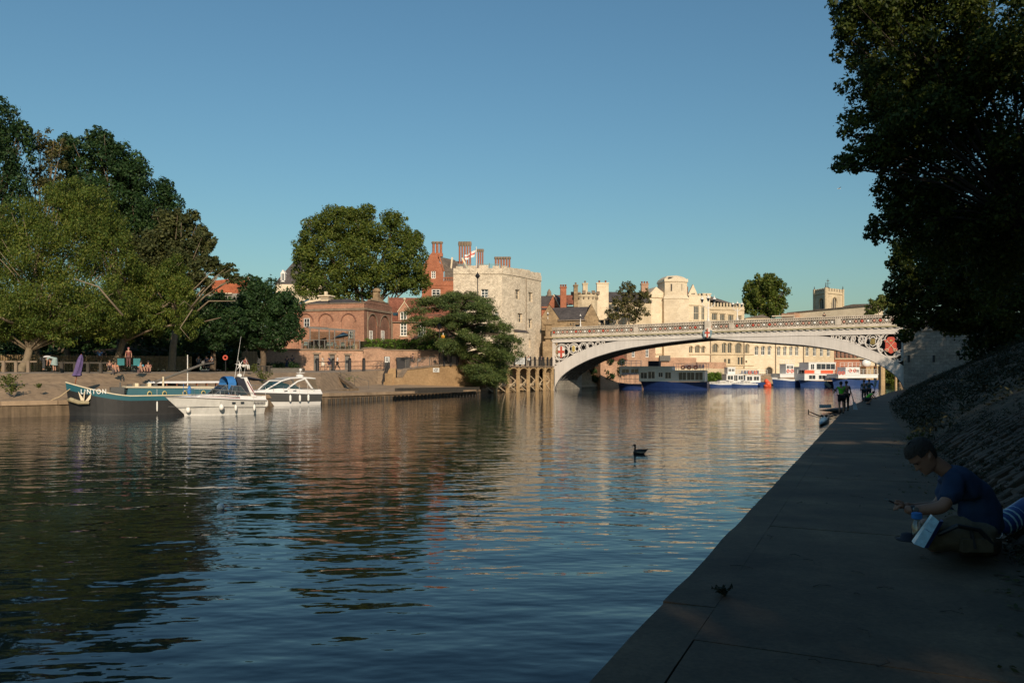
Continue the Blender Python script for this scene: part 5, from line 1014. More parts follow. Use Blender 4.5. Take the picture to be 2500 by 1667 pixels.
# ------------------------------------------------------------------ cast iron bridge
FB = Fac(1347, 132.6, 2206, 110.0); br = thing('iron_bridge', 'white cast iron arch bridge with pierced parapet and painted shields', 'bridge', (XP(1727, 121), 121, 0))
BU, BZ = FB.u, FB.z; BL = FB.L; DW = 9.0
def pl_(pts): return [(BU(a), BZ(a, b)) for a, b in pts]
LOW = pl_([(1354, 953), (1357, 942), (1363, 930.5), (1371, 920), (1382, 910.5), (1394, 902), (1408, 893.7), (1423, 886), (1439, 878.5), (1456, 872), (1473, 866.6), (1495, 860), (1517, 854.7), (1543, 849.5), (1571, 845), (1604, 840), (1640, 835.5), (1685, 830.5), (1728, 826.5), (1770, 829.5), (1815, 833.5), (1860, 836), (1900, 839), (1930, 841), (1961, 843.5), (2000, 848.5), (2036, 854.5), (2066, 861.5), (2095, 870.6), (2122, 880), (2146, 891), (2163, 901), (2177, 911), (2190, 923), (2200, 936), (2206, 950)])
UPP = pl_([(1348, 905), (1356, 893), (1376, 880.7), (1395, 870), (1421, 858), (1443, 849), (1473, 840.6), (1506, 834.7), (1538.5, 830.5), (1571, 829), (1604, 828), (1640, 826.8), (1685, 825.3), (1728, 824), (1770, 822.5), (1815, 821.5), (1860, 821), (1900, 820), (1940, 819), (1985, 821.5), (2023.6, 824.7), (2047, 830), (2070.6, 836), (2105, 848), (2136, 860), (2166.5, 874.7), (2187, 884), (2206, 896)])
FAS0 = pl_([(1347, 836.5), (1540, 830), (1727, 824), (1940, 819.6), (2206, 814.4)]); CORN = pl_([(1347, 826), (1540, 819.5), (1727, 812.5), (1950, 805), (2206, 797.5)])
BAND0 = pl_([(1347, 817), (1540, 811), (1727, 804.5), (1950, 796), (2206, 787)]); BAND1 = pl_([(1347, 806), (1540, 799.5), (1727, 792), (1950, 783), (2206, 773)]); TOP = pl_([(1347, 800), (1540, 793), (1727, 784.5), (1950, 776), (2206, 766.5)])
def ev(pl, u): return float(np.interp(u, [p[0] for p in pl], [p[1] for p in pl]))
def ribbon(w, lo, hi, u0, u1, y0, y1, n):
    us = [u0+(u1-u0)*k/n for k in range(n+1)]
    for a, b in zip(us[:-1], us[1:]):
        w.hexa([(a, y0, lo(a)), (b, y0, lo(b)), (b, y1, lo(b)), (a, y1, lo(a)), (a, y0, hi(a)), (b, y0, hi(b)), (b, y1, hi(b)), (a, y1, hi(a))])
def rib(y0, y1, name, m, hi=None):
    w = MB(FB.M); us = sorted(set([p[0] for p in LOW]+[p[0] for p in UPP])); us = [u for u in us if u >= LOW[0][0]]
    for a, b in zip(us[:-1], us[1:]):
        la, lb = ev(LOW, a), ev(LOW, b); ha, hb = max(ev(UPP, a), la+.05), max(ev(UPP, b), lb+.05)
        w.quad((a, y0, la), (b, y0, lb), (b, y0, hb), (a, y0, ha)); w.quad((a, y0, la), (a, y1, la), (b, y1, lb), (b, y0, lb)); w.quad((a, y0, ha), (b, y0, hb), (b, y1, hb), (a, y1, ha)); w.quad((b, y1, lb), (a, y1, la), (a, y1, ha), (b, y1, hb))
    w.quad((0, y0, -.5), (LOW[0][0], y0, -.5), (LOW[0][0], y0, LOW[0][1]), (UPP[0][0], y0, UPP[0][1])) if y0 < .1 else None
    return w.build(name, m, br)
rib(0, .45, 'arch_rib', M['white_bridge'])
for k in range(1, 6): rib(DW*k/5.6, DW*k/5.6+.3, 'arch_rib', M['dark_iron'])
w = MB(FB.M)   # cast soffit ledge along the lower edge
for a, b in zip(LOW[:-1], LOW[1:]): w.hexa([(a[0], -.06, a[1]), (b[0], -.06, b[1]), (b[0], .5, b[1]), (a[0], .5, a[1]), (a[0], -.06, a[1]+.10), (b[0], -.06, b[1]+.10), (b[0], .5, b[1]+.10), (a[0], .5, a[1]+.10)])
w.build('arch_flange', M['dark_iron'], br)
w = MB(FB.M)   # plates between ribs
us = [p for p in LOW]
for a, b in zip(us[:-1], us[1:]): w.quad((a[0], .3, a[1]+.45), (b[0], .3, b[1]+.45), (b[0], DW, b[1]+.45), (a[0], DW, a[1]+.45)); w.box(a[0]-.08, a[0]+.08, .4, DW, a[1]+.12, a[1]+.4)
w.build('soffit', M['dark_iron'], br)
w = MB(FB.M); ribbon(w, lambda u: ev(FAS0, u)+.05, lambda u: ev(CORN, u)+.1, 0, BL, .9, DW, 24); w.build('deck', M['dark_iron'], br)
w = MB(FB.M); ribbon(w, lambda u: ev(FAS0, u), lambda u: ev(CORN, u), 0, BL, -.02, .3, 40); w.build('fascia', M['white_bridge'], br)
w = MB(FB.M); ribbon(w, lambda u: ev(FAS0, u)-.02, lambda u: ev(FAS0, u)+.07, 0, BL, -.1, .1, 24); w.build('fascia_bead', M['white_bridge'], br)
w = MB(FB.M); ribbon(w, lambda u: ev(CORN, u), lambda u: ev(CORN, u)+.16, 0, BL, -.32, .3, 40); w.build('cornice', M['moss'], br)
w = MB(FB.M)
for k in range(int(BL/.9)): u = .3+k*.9; z_ = ev(CORN, u); w.box(u, u+.5, -.24, -.02, z_-.13, z_-.02)
w.build('cornice_dentil', M['white_bridge'], br, stuff=True)
w = MB(FB.M); ribbon(w, lambda u: ev(CORN, u)+.16, lambda u: ev(BAND0, u), 0, BL, -.06, .25, 40); w.build('parapet_base', M['bridge_stone'], br); w = MB(FB.M); ribbon(w, lambda u: ev(BAND1, u), lambda u: ev(BAND1, u)+.1, 0, BL, -.14, .3, 40); w.build('parapet_rail', M['bridge_stone'], br)
w = MB(FB.M); ribbon(w, lambda u: ev(BAND0, u), lambda u: ev(BAND1, u), 0, BL, .12, .2, 40); w.build('parapet_shade_panel', M['rec'], br)  # dark panel painting in the shade behind the pierced band
w = MB(FB.M); ribbon(w, lambda u: ev(TOP, u)-.08, lambda u: ev(TOP, u)+.03, 0, BL, -.08, .3, 40)
us = np.arange(.2, BL, .26)
for u in us: w.box(u-.055, u+.055, -.02, .16, ev(BAND1, u)+.1, ev(TOP, u)-.08)
ribbon(w, lambda u: ev(BAND1, u)+.1, lambda u: ev(TOP, u)-.08, 0, BL, .17, .22, 40)
w.build('parapet_arcade', M['bridge_stone'], br, stuff=True)
# pierced band: rings with painted enamel discs between plain piers
def disc_mesh(name, m, r, n=10):
    w = MB(); w.lathe([(r*.92, 0), (r, .02), (r*.8, .06), (r*.3, .08)], (0, 0, 0), n); me = bpy.data.meshes.new(name); me.from_pydata([(p.x, -p.z, p.y) for p in w.v], [], [f[::-1] for f in w.f]); me.materials.append(m); me.update(); return me
mh = ev(BAND1, 20)-ev(BAND0, 20); rr_ = mh*.25
dm = {k: disc_mesh('medallion', M[k], rr_) for k in ('red', 'pink', 'white')}
per = mh*1.02; n_ = int(BL/per); boff = br.location; ang = math.atan2(FB.t.y, FB.t.x)
lat = MB(FB.M); pier = MB(FB.M); cnt = 0
solid = [(0, 7), (13, 16), (22, 24), (31, 33), (37, 40), (46, 48), (54, 57), (60, 62), (67, 69), (76, 80)]
for k in range(n_):
    u = (k+.5)*per; z0, z1 = ev(BAND0, u), ev(BAND1, u); zc_ = (z0+z1)/2; h = (z1-z0)/2
    if k % 19 == 18: pier = MB(FB.M); pier.box(u-per*.5, u+per*.5, -.1, .15, z0, z1); pier.build('parapet_pier', M['bridge_stone'], br); continue
    for sx in (-1, 1):
        for sz in (-1, 1): lat.bar((u+sx*per*.5, .05, zc_+sz*h*.12), (u+sx*per*.12, .05, zc_+sz*h), .06, .08)
        lat.bar((u+sx*per*.5, .05, zc_-h*.9), (u+sx*per*.5, .05, zc_-h*.1), .06, .08)
    lat.ring((u, .05, zc_), mh*.40, .03, n=12, m=4)
    key = 'white' if k % 3 == 1 else ('red' if (k*7) % 11 < 3 else 'pink')
    o = bpy.data.objects.new('medallion', dm[key]); COL.objects.link(o); o.parent = br; o.location = FB.W(u, -.02, zc_)-boff; o.rotation_euler = (0, 0, ang)
lat.build('parapet_tracery', M['bridge_stone'], br, stuff=True)
# spandrel tracery
tr = []
def circ(px, py, rx, cusps=4, rot=0, thick=.09, shield=None):
    u = BU(px); z_ = BZ(px, py); r = rx/FPX*FB.Y(px)/abs(math.cos(ang))*.98; w = MB(FB.M)
    w.ring((u, .12, z_), r, thick, n=28, m=6)
    for k in range(cusps):
        a = 360/cusps*k+rot; cx, cz = u+r*.46*math.cos(R(a)), z_+r*.46*math.sin(R(a)); w.ring((cx, .12, cz), r*.46, thick*.62, n=16, m=5, a0=a-118, a1=a+118)
    w.build('spandrel_ring', M['white_bridge'], br); return u, z_, r
def shieldpoly(u, z_, s, h): return [(u-s, z_+h*.62), (u-s*.62, z_+h*.72), (u-s*.45, z_+h), (u, z_+h*1.05), (u+s*.45, z_+h), (u+s*.62, z_+h*.72), (u+s, z_+h*.62), (u+s*.82, z_+h*.3), (u+s*.82, z_-h*.35), (u+s, z_-h*.6), (u+s*.45, z_-h*.82), (u, z_-h*1.08), (u-s*.45, z_-h*.82), (u-s, z_-h*.6), (u-s*.82, z_-h*.35), (u-s*.82, z_+h*.3)]
u, z_, r = circ(1370.5, 859, 17.5, rot=90)
w = MB(FB.M); s, h = r*.52, r*.74; w.prism(shieldpoly(u, z_, s, h), -.05, .12); o = w.build('cross_shield', M['white'], br)
w = MB(FB.M); w.box(u-s*.26, u+s*.26, -.09, -.05, z_-h*1.0, z_+h*.98); w.box(u-s*.84, u+s*.84, -.088, -.052, z_-h*.2, z_+h*.22); w.build('red_cross', M['red'], o)
u, z_, r = circ(1400.5, 851.5, 12.3, rot=90)
w = MB(FB.M); s, h = r*.42, r*.72; w.prism(shieldpoly(u, z_, s, h), -.05, .12); o = w.build('gold_shield', M['white'], br)
w = MB(FB.M); w.ring((u, -.08, z_+h*.28), s*.38, .05, n=12, m=4, a0=0, a1=270); w.ring((u, -.08, z_-h*.28), s*.38, .05, n=12, m=4, a0=-180, a1=90); w.prism(shieldpoly(u, z_, s*.78, h*.8), -.07, -.05); w.build('gold_crest', M['gold'], o)
circ(1424, 848, 10.5, 6); circ(1441, 844.5, 8.5, 6, 20); circ(1459, 840.5, 5.6, 4, 45); circ(1472, 836.8, 3.2, 3); circ(1358, 882, 6.5, 3); circ(1352, 845, 4, 4, 45, .05); circ(1386, 843, 3.2, 3, 90, .05)
u, z_, r = circ(2175, 842.5, 28, rot=90, thick=.12)
w = MB(FB.M); s, h = r*.5, r*.64; w.prism(shieldpoly(u, z_, s, h), -.06, .12); o = w.build('red_shield', M['red'], br)
w = MB(FB.M); w.bar((u-s*.6, -.09, z_+h*.62), (u+s*.55, -.09, z_-h*.6), .09, .05); w.bar((u+s*.6, -.11, z_+h*.55), (u-s*.55, -.11, z_-h*.6), .09, .05)
for sx in (-1, 1): w.ring((u+sx*s*.58, -.1, z_-h*.62), .17, .05, n=10, m=4); w.box(u-sx*s*.62-.12, u-sx*s*.62+.12, -.12, -.07, z_+h*.4, z_+h*.5)
w.build('crossed_keys', M['stone_pale'], o)
w = MB(FB.M); w.prism([(u-.18, z_+h*.5), (u+.18, z_+h*.5), (u+.1, z_+h*.72), (u, z_+h*.62), (u-.1, z_+h*.72)], -.12, -.06); w.build('crown', M['gold'], o)
u, z_, r = circ(2131, 833.5, 17, rot=90, thick=.1)
w = MB(FB.M); s, h = r*.44, r*.66; w.prism(shieldpoly(u, z_, s, h), -.05, .12); o = w.build('gold_shield', M['white'], br)
w = MB(FB.M); w.prism(shieldpoly(u, z_, s*.8, h*.82), -.07, -.05); w.build('shield_field', M['rec'], o)
w = MB(FB.M)
for q in (-.5, -.15, .2, .5): w.bar((u+q*s, -.09, z_+h*.5), (u+q*s-.1, -.09, z_-h*.55), .1, .05)
for q in (.4, 0, -.4): w.box(u-s*.5, u+s*.5, -.1, -.07, z_+h*q, z_+h*q+.07)
w.build('gold_crest', M['gold'], o)
circ(2092, 829.5, 12.5, 6, 10); circ(2105, 829.8, 8, 4, 45); circ(2077, 827, 9, 6, 10); circ(2060, 825, 6.2, 4, 45); circ(2045, 823.5, 4.2, 3); circ(2032, 821.8, 2.4, 3); circ(2194, 871, 10.5, 5); circ(2151, 820, 4.5, 3, 90, .06); circ(2198, 818.5, 3, 4, 45, .05); circ(2150, 855, 4, 3, 90, .06)
w = MB(FB.M); ribbon(w, lambda u: ev(UPP, u)-.02, lambda u: ev(UPP, u)+.14, UPP[0][0], UPP[8][0], -.02, .3, 12); ribbon(w, lambda u: ev(UPP, u)-.02, lambda u: ev(UPP, u)+.16, UPP[18][0], UPP[-1][0], -.02, .3, 14); w.box(0, .5, 0, .4, 3.6, ev(FAS0, 0)); w.box(BL-.28, BL, 0, .4, 5, ev(FAS0, BL)); w.build('spandrel_frame', M['white_bridge'], br)
for i0, i1 in ((1, 9), (17, len(UPP)-1)):  # near-black plates added to stand in for the shade between the open ribs
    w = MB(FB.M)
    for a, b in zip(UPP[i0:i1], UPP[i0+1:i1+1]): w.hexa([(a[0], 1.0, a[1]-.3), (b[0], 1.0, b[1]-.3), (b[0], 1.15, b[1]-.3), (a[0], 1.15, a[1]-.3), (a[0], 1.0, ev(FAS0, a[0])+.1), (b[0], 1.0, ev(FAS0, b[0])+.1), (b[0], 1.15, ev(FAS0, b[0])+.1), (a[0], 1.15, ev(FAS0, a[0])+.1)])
    w.build('spandrel_shade_plate', M['iron'], br)
# keystone angel with shield
u = BU(1728); z0, z1 = BZ(1728, 825), BZ(1728, 804.5); w = MB(FB.M); w.prism(shieldpoly(u, z0+.75, .45, .72), -.42, -.28); o = w.build('keystone_shield', M['white'], br)
w = MB(FB.M); w.box(u-.12, u+.12, -.46, -.42, z0+.05, z0+1.4); w.box(u-.38, u+.38, -.458, -.422, z0+.65, z0+.9); w.build('red_cross', M['red'], o)
w = MB(FB.M)
for sx in (-1, 1): w.hexa([(u+sx*.4, -.35, z0+.1), (u+sx*.52, -.35, z0+.1), (u+sx*.52, -.15, z0+.1), (u+sx*.4, -.15, z0+.1), (u+sx*.35, -.4, z1), (u+sx*.75, -.4, z1-.25), (u+sx*.75, -.1, z1-.25), (u+sx*.35, -.1, z1)])
w.build('angel_wing', mat('blue_grey_paint', (.22, .33, .36), .6), br)
w = MB(FB.M); w.ball((u-.08, -.42, z1-.12), .2, 8, 6); w.box(u-.35, u+.35, -.4, .02, z1-.5, z1-.25); w.build('angel_figure', M['stone_brown'], br)
w = MB(FB.M); uu = BU(1729); w.box(uu-.5, uu+.5, -.3, .3, ev(BAND0, uu)-.35, ev(TOP, uu)+.06); w.build('lamp_pedestal', M['bridge_stone'], br)
# lamps standing on the parapet
def lamp(name, label, px, py_base, py_top, Y, arms, grp='lamp standards on the bridge'):
    b = P(px, py_base, Y); H_ = ZP(py_top, Y)-b.z; t = thing(name, label, 'lamp post', b, grp); c = Vector((b.x, b.y, 0))
    w = MB(); w.lathe([(.22, 0), (.22, .3), (.13, .42), (.16, .5), (.10, .6), (.08, H_*.35), (.11, H_*.37), (.07, H_*.4), (.06, H_*.62)], (b.x, b.y, b.z), 10)
    heads = [0] if arms == 1 else [-.95, 0, .95]; s = H_/4.6
    for h in heads:
        if h: w.tube([(b.x, b.y, b.z+H_*.46), (b.x+h*s*.5, b.y, b.z+H_*.5), (b.x+h*s, b.y, b.z+H_*.60), (b.x+h*s, b.y, b.z+H_*.66)], .05, 6)
    w.build('post', M['white'], t)
    for h in heads:
        z_ = b.z+H_*(.66 if h else .70); k = MB(); k.lathe([(.12*s, 0), (.26*s, .48*s)], (b.x+h*s, b.y, z_), 8); lh = k.build('lantern', M['glass'], t)
        k = MB(); k.lathe([(.30*s, .48*s), (.30*s, .54*s), (.16*s, .72*s), (.05*s, .9*s), (.02*s, 1.15*s)], (b.x+h*s, b.y, z_), 8); k.build('lantern_cap', M['white'], lh)
        k = MB(); k.lathe([(.13*s, -.06*s), (.14*s, 0)], (b.x+h*s, b.y, z_), 8); k.build('lantern_base', M['white'], lh)
lamp('bridge_lamp', 'white three armed lamp at the crown of the near parapet', 1729, 786, 714, FB.Y(1729), 3)
lamp('bridge_lamp', 'white three armed lamp on the far parapet right of the crown', 1800, 784, 731, FB.Y(1800)+8.6, 3)
lamp('bridge_lamp', 'single white lantern near the left end of the bridge by the lodge', 1417, 802, 764, FB.Y(1417)+8.6, 1)
lamp('bridge_lamp', 'single white lantern beside the stone pier at the left end of the bridge', 1337.5, 800, 758, 136, 1)
# stone piers and abutments
pr = thing('stone_pier', 'brown stone pier with pyramid cap at the left end of the bridge', 'pier', (XP(1337, 131), 131, 3)); w = MB(); x0, x1 = XP(1330, 131), XP(1346.5, 131); z = lambda py: ZP(py, 131)
w.box(x0-.3, x1+.15, 131.2, 134, -.5, z(833)); w.box(x0+.15, x1-.15, 131.4, 133, z(833), z(792)); w.build('shaft', M['stone_brown'], pr)
w = MB(); w.box(x0-.05, x1+.05, 131.1, 133.3, z(826), z(821)); w.box(x0-.1, x1+.1, 131.15, 133.3, z(793), z(788.5)); w.add([(x0-.1, 131.15, z(788.5)), (x1+.1, 131.15, z(788.5)), (x1+.1, 133.3, z(788.5)), (x0-.1, 133.3, z(788.5)), ((x0+x1)/2, 132.2, z(777))], [(0, 1, 4), (1, 2, 4), (2, 3, 4), (3, 0, 4)]); w.build('cap', M['stone_brown'], pr)
ab = thing('left_abutment_wall', 'brown stone wall between the tower and the bridge pier', 'wall', (XP(1325, 134), 134, 3)); w = MB(); w.box(XP(1318, 134), XP(1349, 134), 134, 142, -1, ZP(806, 134)); w.build('wall', M['stone_brown'], ab)
w = MB(FB.M); w.box(-.4, 1.2, .6, DW+2, -1, 5.2); tag(w.build('arch_springing', M['stone_grey']), 'grey stone springing block under the left foot of the arch', 'abutment')
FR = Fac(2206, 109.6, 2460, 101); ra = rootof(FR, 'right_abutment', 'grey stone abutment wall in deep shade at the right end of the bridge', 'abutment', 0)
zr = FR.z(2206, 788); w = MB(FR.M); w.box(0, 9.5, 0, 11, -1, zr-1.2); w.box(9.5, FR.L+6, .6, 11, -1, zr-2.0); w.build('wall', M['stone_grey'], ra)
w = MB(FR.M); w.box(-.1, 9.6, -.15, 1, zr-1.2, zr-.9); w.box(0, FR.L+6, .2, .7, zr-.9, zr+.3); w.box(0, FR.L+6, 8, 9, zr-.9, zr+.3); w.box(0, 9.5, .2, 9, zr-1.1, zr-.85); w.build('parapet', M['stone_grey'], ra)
for px in (2219, 2280): w = MB(FR.M); u = FR.u(px); w.box(u-.14, u+.14, -.12, 0, FR.z(px, 884), FR.z(px, 867)); w.build('iron_tie', M['iron'], ra)
# ------------------------------------------------------------------ oak piles and arches below the tower walk
FP = Fac(1186, 112.4, 1352, 131.0); pw_ = thing('pile_walkway', 'raised walkway on pale timber posts with small arches beside the bridge', 'walkway', (XP(1260, 120), 120, 0)); U, Z = FP.u, FP.z
px_posts = [1212, 1241.5, 1267, 1292, 1313.5, 1331.5, 1350]; ztop = lambda u: float(np.interp(u, [0, FP.L], [Z(1190, 893), Z(1350, 893.5)]))
for px in px_posts: w = MB(FP.M); u = U(px); w.box(u-.20, u+.20, -.05, .35, -1, ztop(u)-.15); w.box(u-.25, u+.25, -.09, .38, ztop(u)-1.25, ztop(u)-1.12); w.build('post', M['timber'], pw_)
ends = [1186]+px_posts
for a, b in zip(ends[:-1], ends[1:]):
    ua, ub = U(a)+(.2 if a != 1186 else 0), U(b)-.2; c = (ua+ub)/2; z_ = ztop(c)-.2; r = (ub-ua)/2; w = MB(FP.M); n = 10
    pt_ = [(c-r*math.cos(math.pi*k/n), z_-1.0+.85*math.sin(math.pi*k/n)**.9) for k in range(n+1)]
    for p, q in zip(pt_[:-1], pt_[1:]): w.hexa([(p[0], 0, p[1]), (q[0], 0, q[1]), (q[0], .3, q[1]), (p[0], .3, p[1]), (p[0], 0, p[1]+.16), (q[0], 0, q[1]+.16), (q[0], .3, q[1]+.16), (p[0], .3, p[1]+.16)])
    w.build('arch_brace', M['timber'], pw_)
    for (x0, y0, x1, y1) in ((.45, .62, .98, .45), (.98, .45, .1, .12), (.1, .33, .98, .03)):
        w = MB(FP.M); h = z_; w.bar((ua+(ub-ua)*x0, .45, h*y0), (ua+(ub-ua)*x1, .45, h*y1), .12, .12); w.build('cross_brace', M['brace'], pw_)
w = MB(FP.M); w.hexa([(-.1, -.12, ztop(0)-.18), (FP.L, -.12, ztop(FP.L)-.18), (FP.L, 6, ztop(FP.L)-.18), (-.1, 6, ztop(0)-.18), (-.1, -.12, ztop(0)), (FP.L, -.12, ztop(FP.L)), (FP.L, 6, ztop(FP.L)), (-.1, 6, ztop(0))]); w.build('deck', M['trim'], pw_)
w = MB(FP.M); w.quad((-.2, 3.0, -1), (FP.L+.5, 3.0, -1), (FP.L+.5, 3.0, 4), (-.2, 3.0, 4)); w.build('back_wall', M['timber_dark'], pw_)
w = MB(FP.M); w.tube([(0, 1.2, 1.0), (FP.L, 1.2, 1.0)], .22, 8); w.build('beam', M['brace'], pw_)
w = MB(FP.M); rr2 = random.Random(4)
for k in range(46): u = FP.L*rr2.random(); w.ball((u, 1.0+rr2.random(), .25), .2+.25*rr2.random(), 6, 4, (1.3, 1, .8))
w.build('rubble', M['stone_brown'], pw_, stuff=True)
rl = thing('walkway_railing', 'dark railing with thick posts along the walkway beside the tower', 'railing', (XP(1260, 120), 120, 4))
for k, px in enumerate((1232, 1256, 1270, 1283, 1295, 1306, 1317, 1327, 1337, 1347)):
    w = MB(FP.M); u = U(px, .1); w.box(u-.13, u+.13, .0, .24, ztop(u), ztop(u)+1.35); w.lathe([(.15, 1.35), (.05, 1.5)], (u, .12, ztop(u)), 6); w.build('post', M['iron'], rl)
for k in range(70): w = MB(FP.M); u = .4+FP.L*.98*k/70; w.box(u-.018, u+.018, .1, .13, ztop(u)+.08, ztop(u)+.95); w.build('bar', M['rail_grey'], rl)
w = MB(FP.M); w.hexa([(0, .09, ztop(0)+.95), (FP.L, .09, ztop(FP.L)+.95), (FP.L, .15, ztop(FP.L)+.95), (0, .15, ztop(0)+.95), (0, .09, ztop(0)+1.0), (FP.L, .09, ztop(FP.L)+1.0), (FP.L, .15, ztop(FP.L)+1.0), (0, .15, ztop(0)+1.0)]); w.build('handrail', M['iron'], rl)
def board(name, label, F, x0, y0, x1, y1, w0, rows, cat='sign', m='sign'):
    a, b, c, d = F.rect(x0, y0, x1, y1, w0); t = thing(name, label, cat, F.W((a+b)/2, w0, c)); w = MB(F.M); w.box(a, b, w0-.03, w0, c, d); w.build('panel', M[m], t)
    w = MB(F.M)
    for k in range(rows):
        zc2 = d-(d-c)*(k+.8)/(rows+.6); L = (b-a)*(.8 if k % 3 else .62); n = int(L/.12); x = (a+b)/2-L/2
        for j in range(n):
            if (j*7+k*3) % 6: w.box(x+j*.12, x+j*.12+.08, w0-.034, w0-.03, zc2-.05, zc2+.05)
    w.build('lettering', M['ink'], t, stuff=True)
board('notice_board', 'large white notice fixed outside the walkway railing', FP, 1257.5, 873, 1281, 889, -.2, 4)
board('notice', 'small pink and white notice on the walkway railing', FP, 1288, 874, 1293.5, 880, -.06, 2, m='sign')
# tan retaining wall with ramp coping
FT = Fac(981, 98.3, 1185, 111.8); rt = rootof(FT, 'retaining_wall', 'tan rendered retaining wall rising to the right behind the landing', 'wall', .8); U, Z = FT.u, FT.z
cp = [(U(a), Z(a, b)) for a, b in ((981, 922), (994, 903), (1081, 892.5), (1150, 892), (1185, 894))]
w = MB(FT.M); w.prism([(0, .3), (FT.L, .3)]+cp[::-1], 0, .6); w.quad((FT.L, 0, .3), (FT.L, 5, .3), (FT.L, 5, cp[-1][1]), (FT.L, 0, cp[-1][1])); w.build('wall', M['wall_tan'], rt)
for (a, za), (b, zb) in zip(cp[:-1], cp[1:]): w = MB(FT.M); w.hexa([(a, -.1, za), (b, -.1, zb), (b, .7, zb), (a, .7, za), (a, -.1, za+.2), (b, -.1, zb+.2), (b, .7, zb+.2), (a, .7, za+.2)]); w.build('coping', M['trim'], rt)
w = MB(FT.M); w.box(-1.5, -.02, -.2, .5, .8, Z(981, 922)); w.box(-2.4, -1.5, 0, .5, .8, Z(970, 915)+.2); w.build('pier', M['wall_tan'], rt)
board('wall_notice', 'white notice screwed to the tan retaining wall', FT, 1057, 898, 1072, 908.5, -.05, 3)
# stairs with treads as pieces
st = thing('stone_steps', 'flight of tan stone steps beside the dark railing', 'stairs', P(955, 936, 97.5)); a0, a1 = P(937, 936, 97.0), P(967, 936, 97.6); b0, b1 = P(952, 899, 101.2), P(967, 899, 101.6); N_ = 9
for k in range(N_):
    f, g_ = k/N_, (k+1)/N_; l0, r0 = a0.lerp(b0, f), a1.lerp(b1, f); l1, r1 = a0.lerp(b0, g_), a1.lerp(b1, g_); zt_ = l1.z; w = MB()
    w.hexa([(l0.x, l0.y, l0.z-.4), (r0.x, r0.y, l0.z-.4), (r1.x, r1.y+.1, l0.z-.4), (l1.x, l1.y+.1, l0.z-.4), (l0.x, l0.y, zt_), (r0.x, r0.y, zt_), (r1.x, r1.y+.1, zt_), (l1.x, l1.y+.1, zt_)]); w.build('step', M['wall_tan'], st)
def railing(name, label, pts, h, posts, m='iron', r=.035, bars=0, cat='railing', mid=True):
    t = thing(name, label, cat, pts[0]); pts = [Vector(p) for p in pts]; H_ = Vector((0, 0, h)); w = MB(); w.tube([p+H_ for p in pts], r, 6); w.build('handrail', M[m], t)
    if mid: w = MB(); w.tube([p+H_*.45 for p in pts], r*.8, 5); w.build('midrail', M[m], t)
    for a, b in zip(pts[:-1], pts[1:]):
        n = max(1, round((b-a).length/posts))
        for k in range(n+1): p = a.lerp(b, k/n); w = MB(); w.tube([p-Vector((0, 0, .1)), p+H_], r*1.1, 6); w.build('post', M[m], t)
        if bars:
            nb = int((b-a).length/bars); w = MB()
            for k in range(nb): p = a.lerp(b, (k+.5)/nb); w.box(p.x-.012, p.x+.012, p.y-.012, p.y+.012, p.z+.05, p.z+h)
            w.build('bars', M[m], t, stuff=nb > 300)
    return t
railing('stair_railing', 'dark railing on the left side of the stone steps', [a0+Vector((-.1, 0, 0)), b0+Vector((-.1, 0, 0))], 1.0, 1.6, bars=.14)
railing('stair_railing', 'dark railing on the right side of the stone steps', [a1+Vector((.1, 0, 0)), b1+Vector((.1, 0, 0))], 1.0, 1.6, bars=.14)
railing('ramp_railing', 'see through railing on top of the tan wall up the ramp', [FT.W(cp[1][0], .3, cp[1][1]+.15), FT.W(cp[2][0], .3, cp[2][1]+.2), FT.W(cp[3][0], .3, cp[3][1]+.2)], 1.1, 2.2, bars=.16, mid=False, m='rail_grey')
for i, px in enumerate((1084, 1100, 1117, 1133)):
    w = MB(); p = P(px, 891, 104.5+i); w.lathe([(.17, 0), (.17, 1.5), (.12, 1.62), (.16, 1.7)], (p.x, p.y, p.z-.1), 8); tag(w.build('bollard', M['iron']), ['thick black post on the ramp top nearest the round yellow sign', 'thick black post second from the round yellow sign', 'thick black post third from the round yellow sign', 'thick black post closest to the cedar boughs'][i], 'post', 'thick black posts along the ramp')
PM = [P(741, 908, 90), P(775, 906.5, 92), P(813.5, 907, 94.5), P(854, 906.5, 96), P(888.5, 905.5, 98.5), P(936, 905, 100.5)]
pts_ = [Vector((p.x, p.y, 3.05+i*.05)) for i, p in enumerate(PM)]
railing('promenade_railing', 'two bar iron railing along the edge of the promenade', pts_[1:], 1.05, 4.5)
for i, p in enumerate(pts_[1:5]):
    w = MB(); w.lathe([(.2, 0), (.2, 1.35), (.14, 1.4), (.19, 1.5), (.12, 1.58)], (p.x, p.y-.05, p.z-.1), 8); tag(w.build('railing_bollard', M['iron']), ['black iron bollard in front of the leftmost grey door', 'black iron bollard between the walkers', 'black iron bollard right of the third grey door', 'black iron bollard nearest the bicycles'][i], 'bollard', 'black bollards along the promenade railing')
railing('bank_handrail', 'thin handrail running diagonally down the gravelly bank', [P(792, 909, 90), P(832, 928, 89), P(866, 940, 88.5), P(900, 950, 88)], .9, 2.5, r=.025, mid=False, m='rail_grey')
w = MB(); a = P(785, 905, 88); 
for (q0, q1) in (((820, 915, 90.5), (870, 952, 84.0)), ((870, 952, 84.0), (800, 958, 80.5))):
    p, q = P(*q0), P(*q1); w.bar(p+Vector((0, 0, .05)), q+Vector((0, 0, .05)), .5, .3)
tag(w.build('bank_kerb', M['concrete_dark']), 'low stone kerb at the foot of the sloping bank', 'kerb')
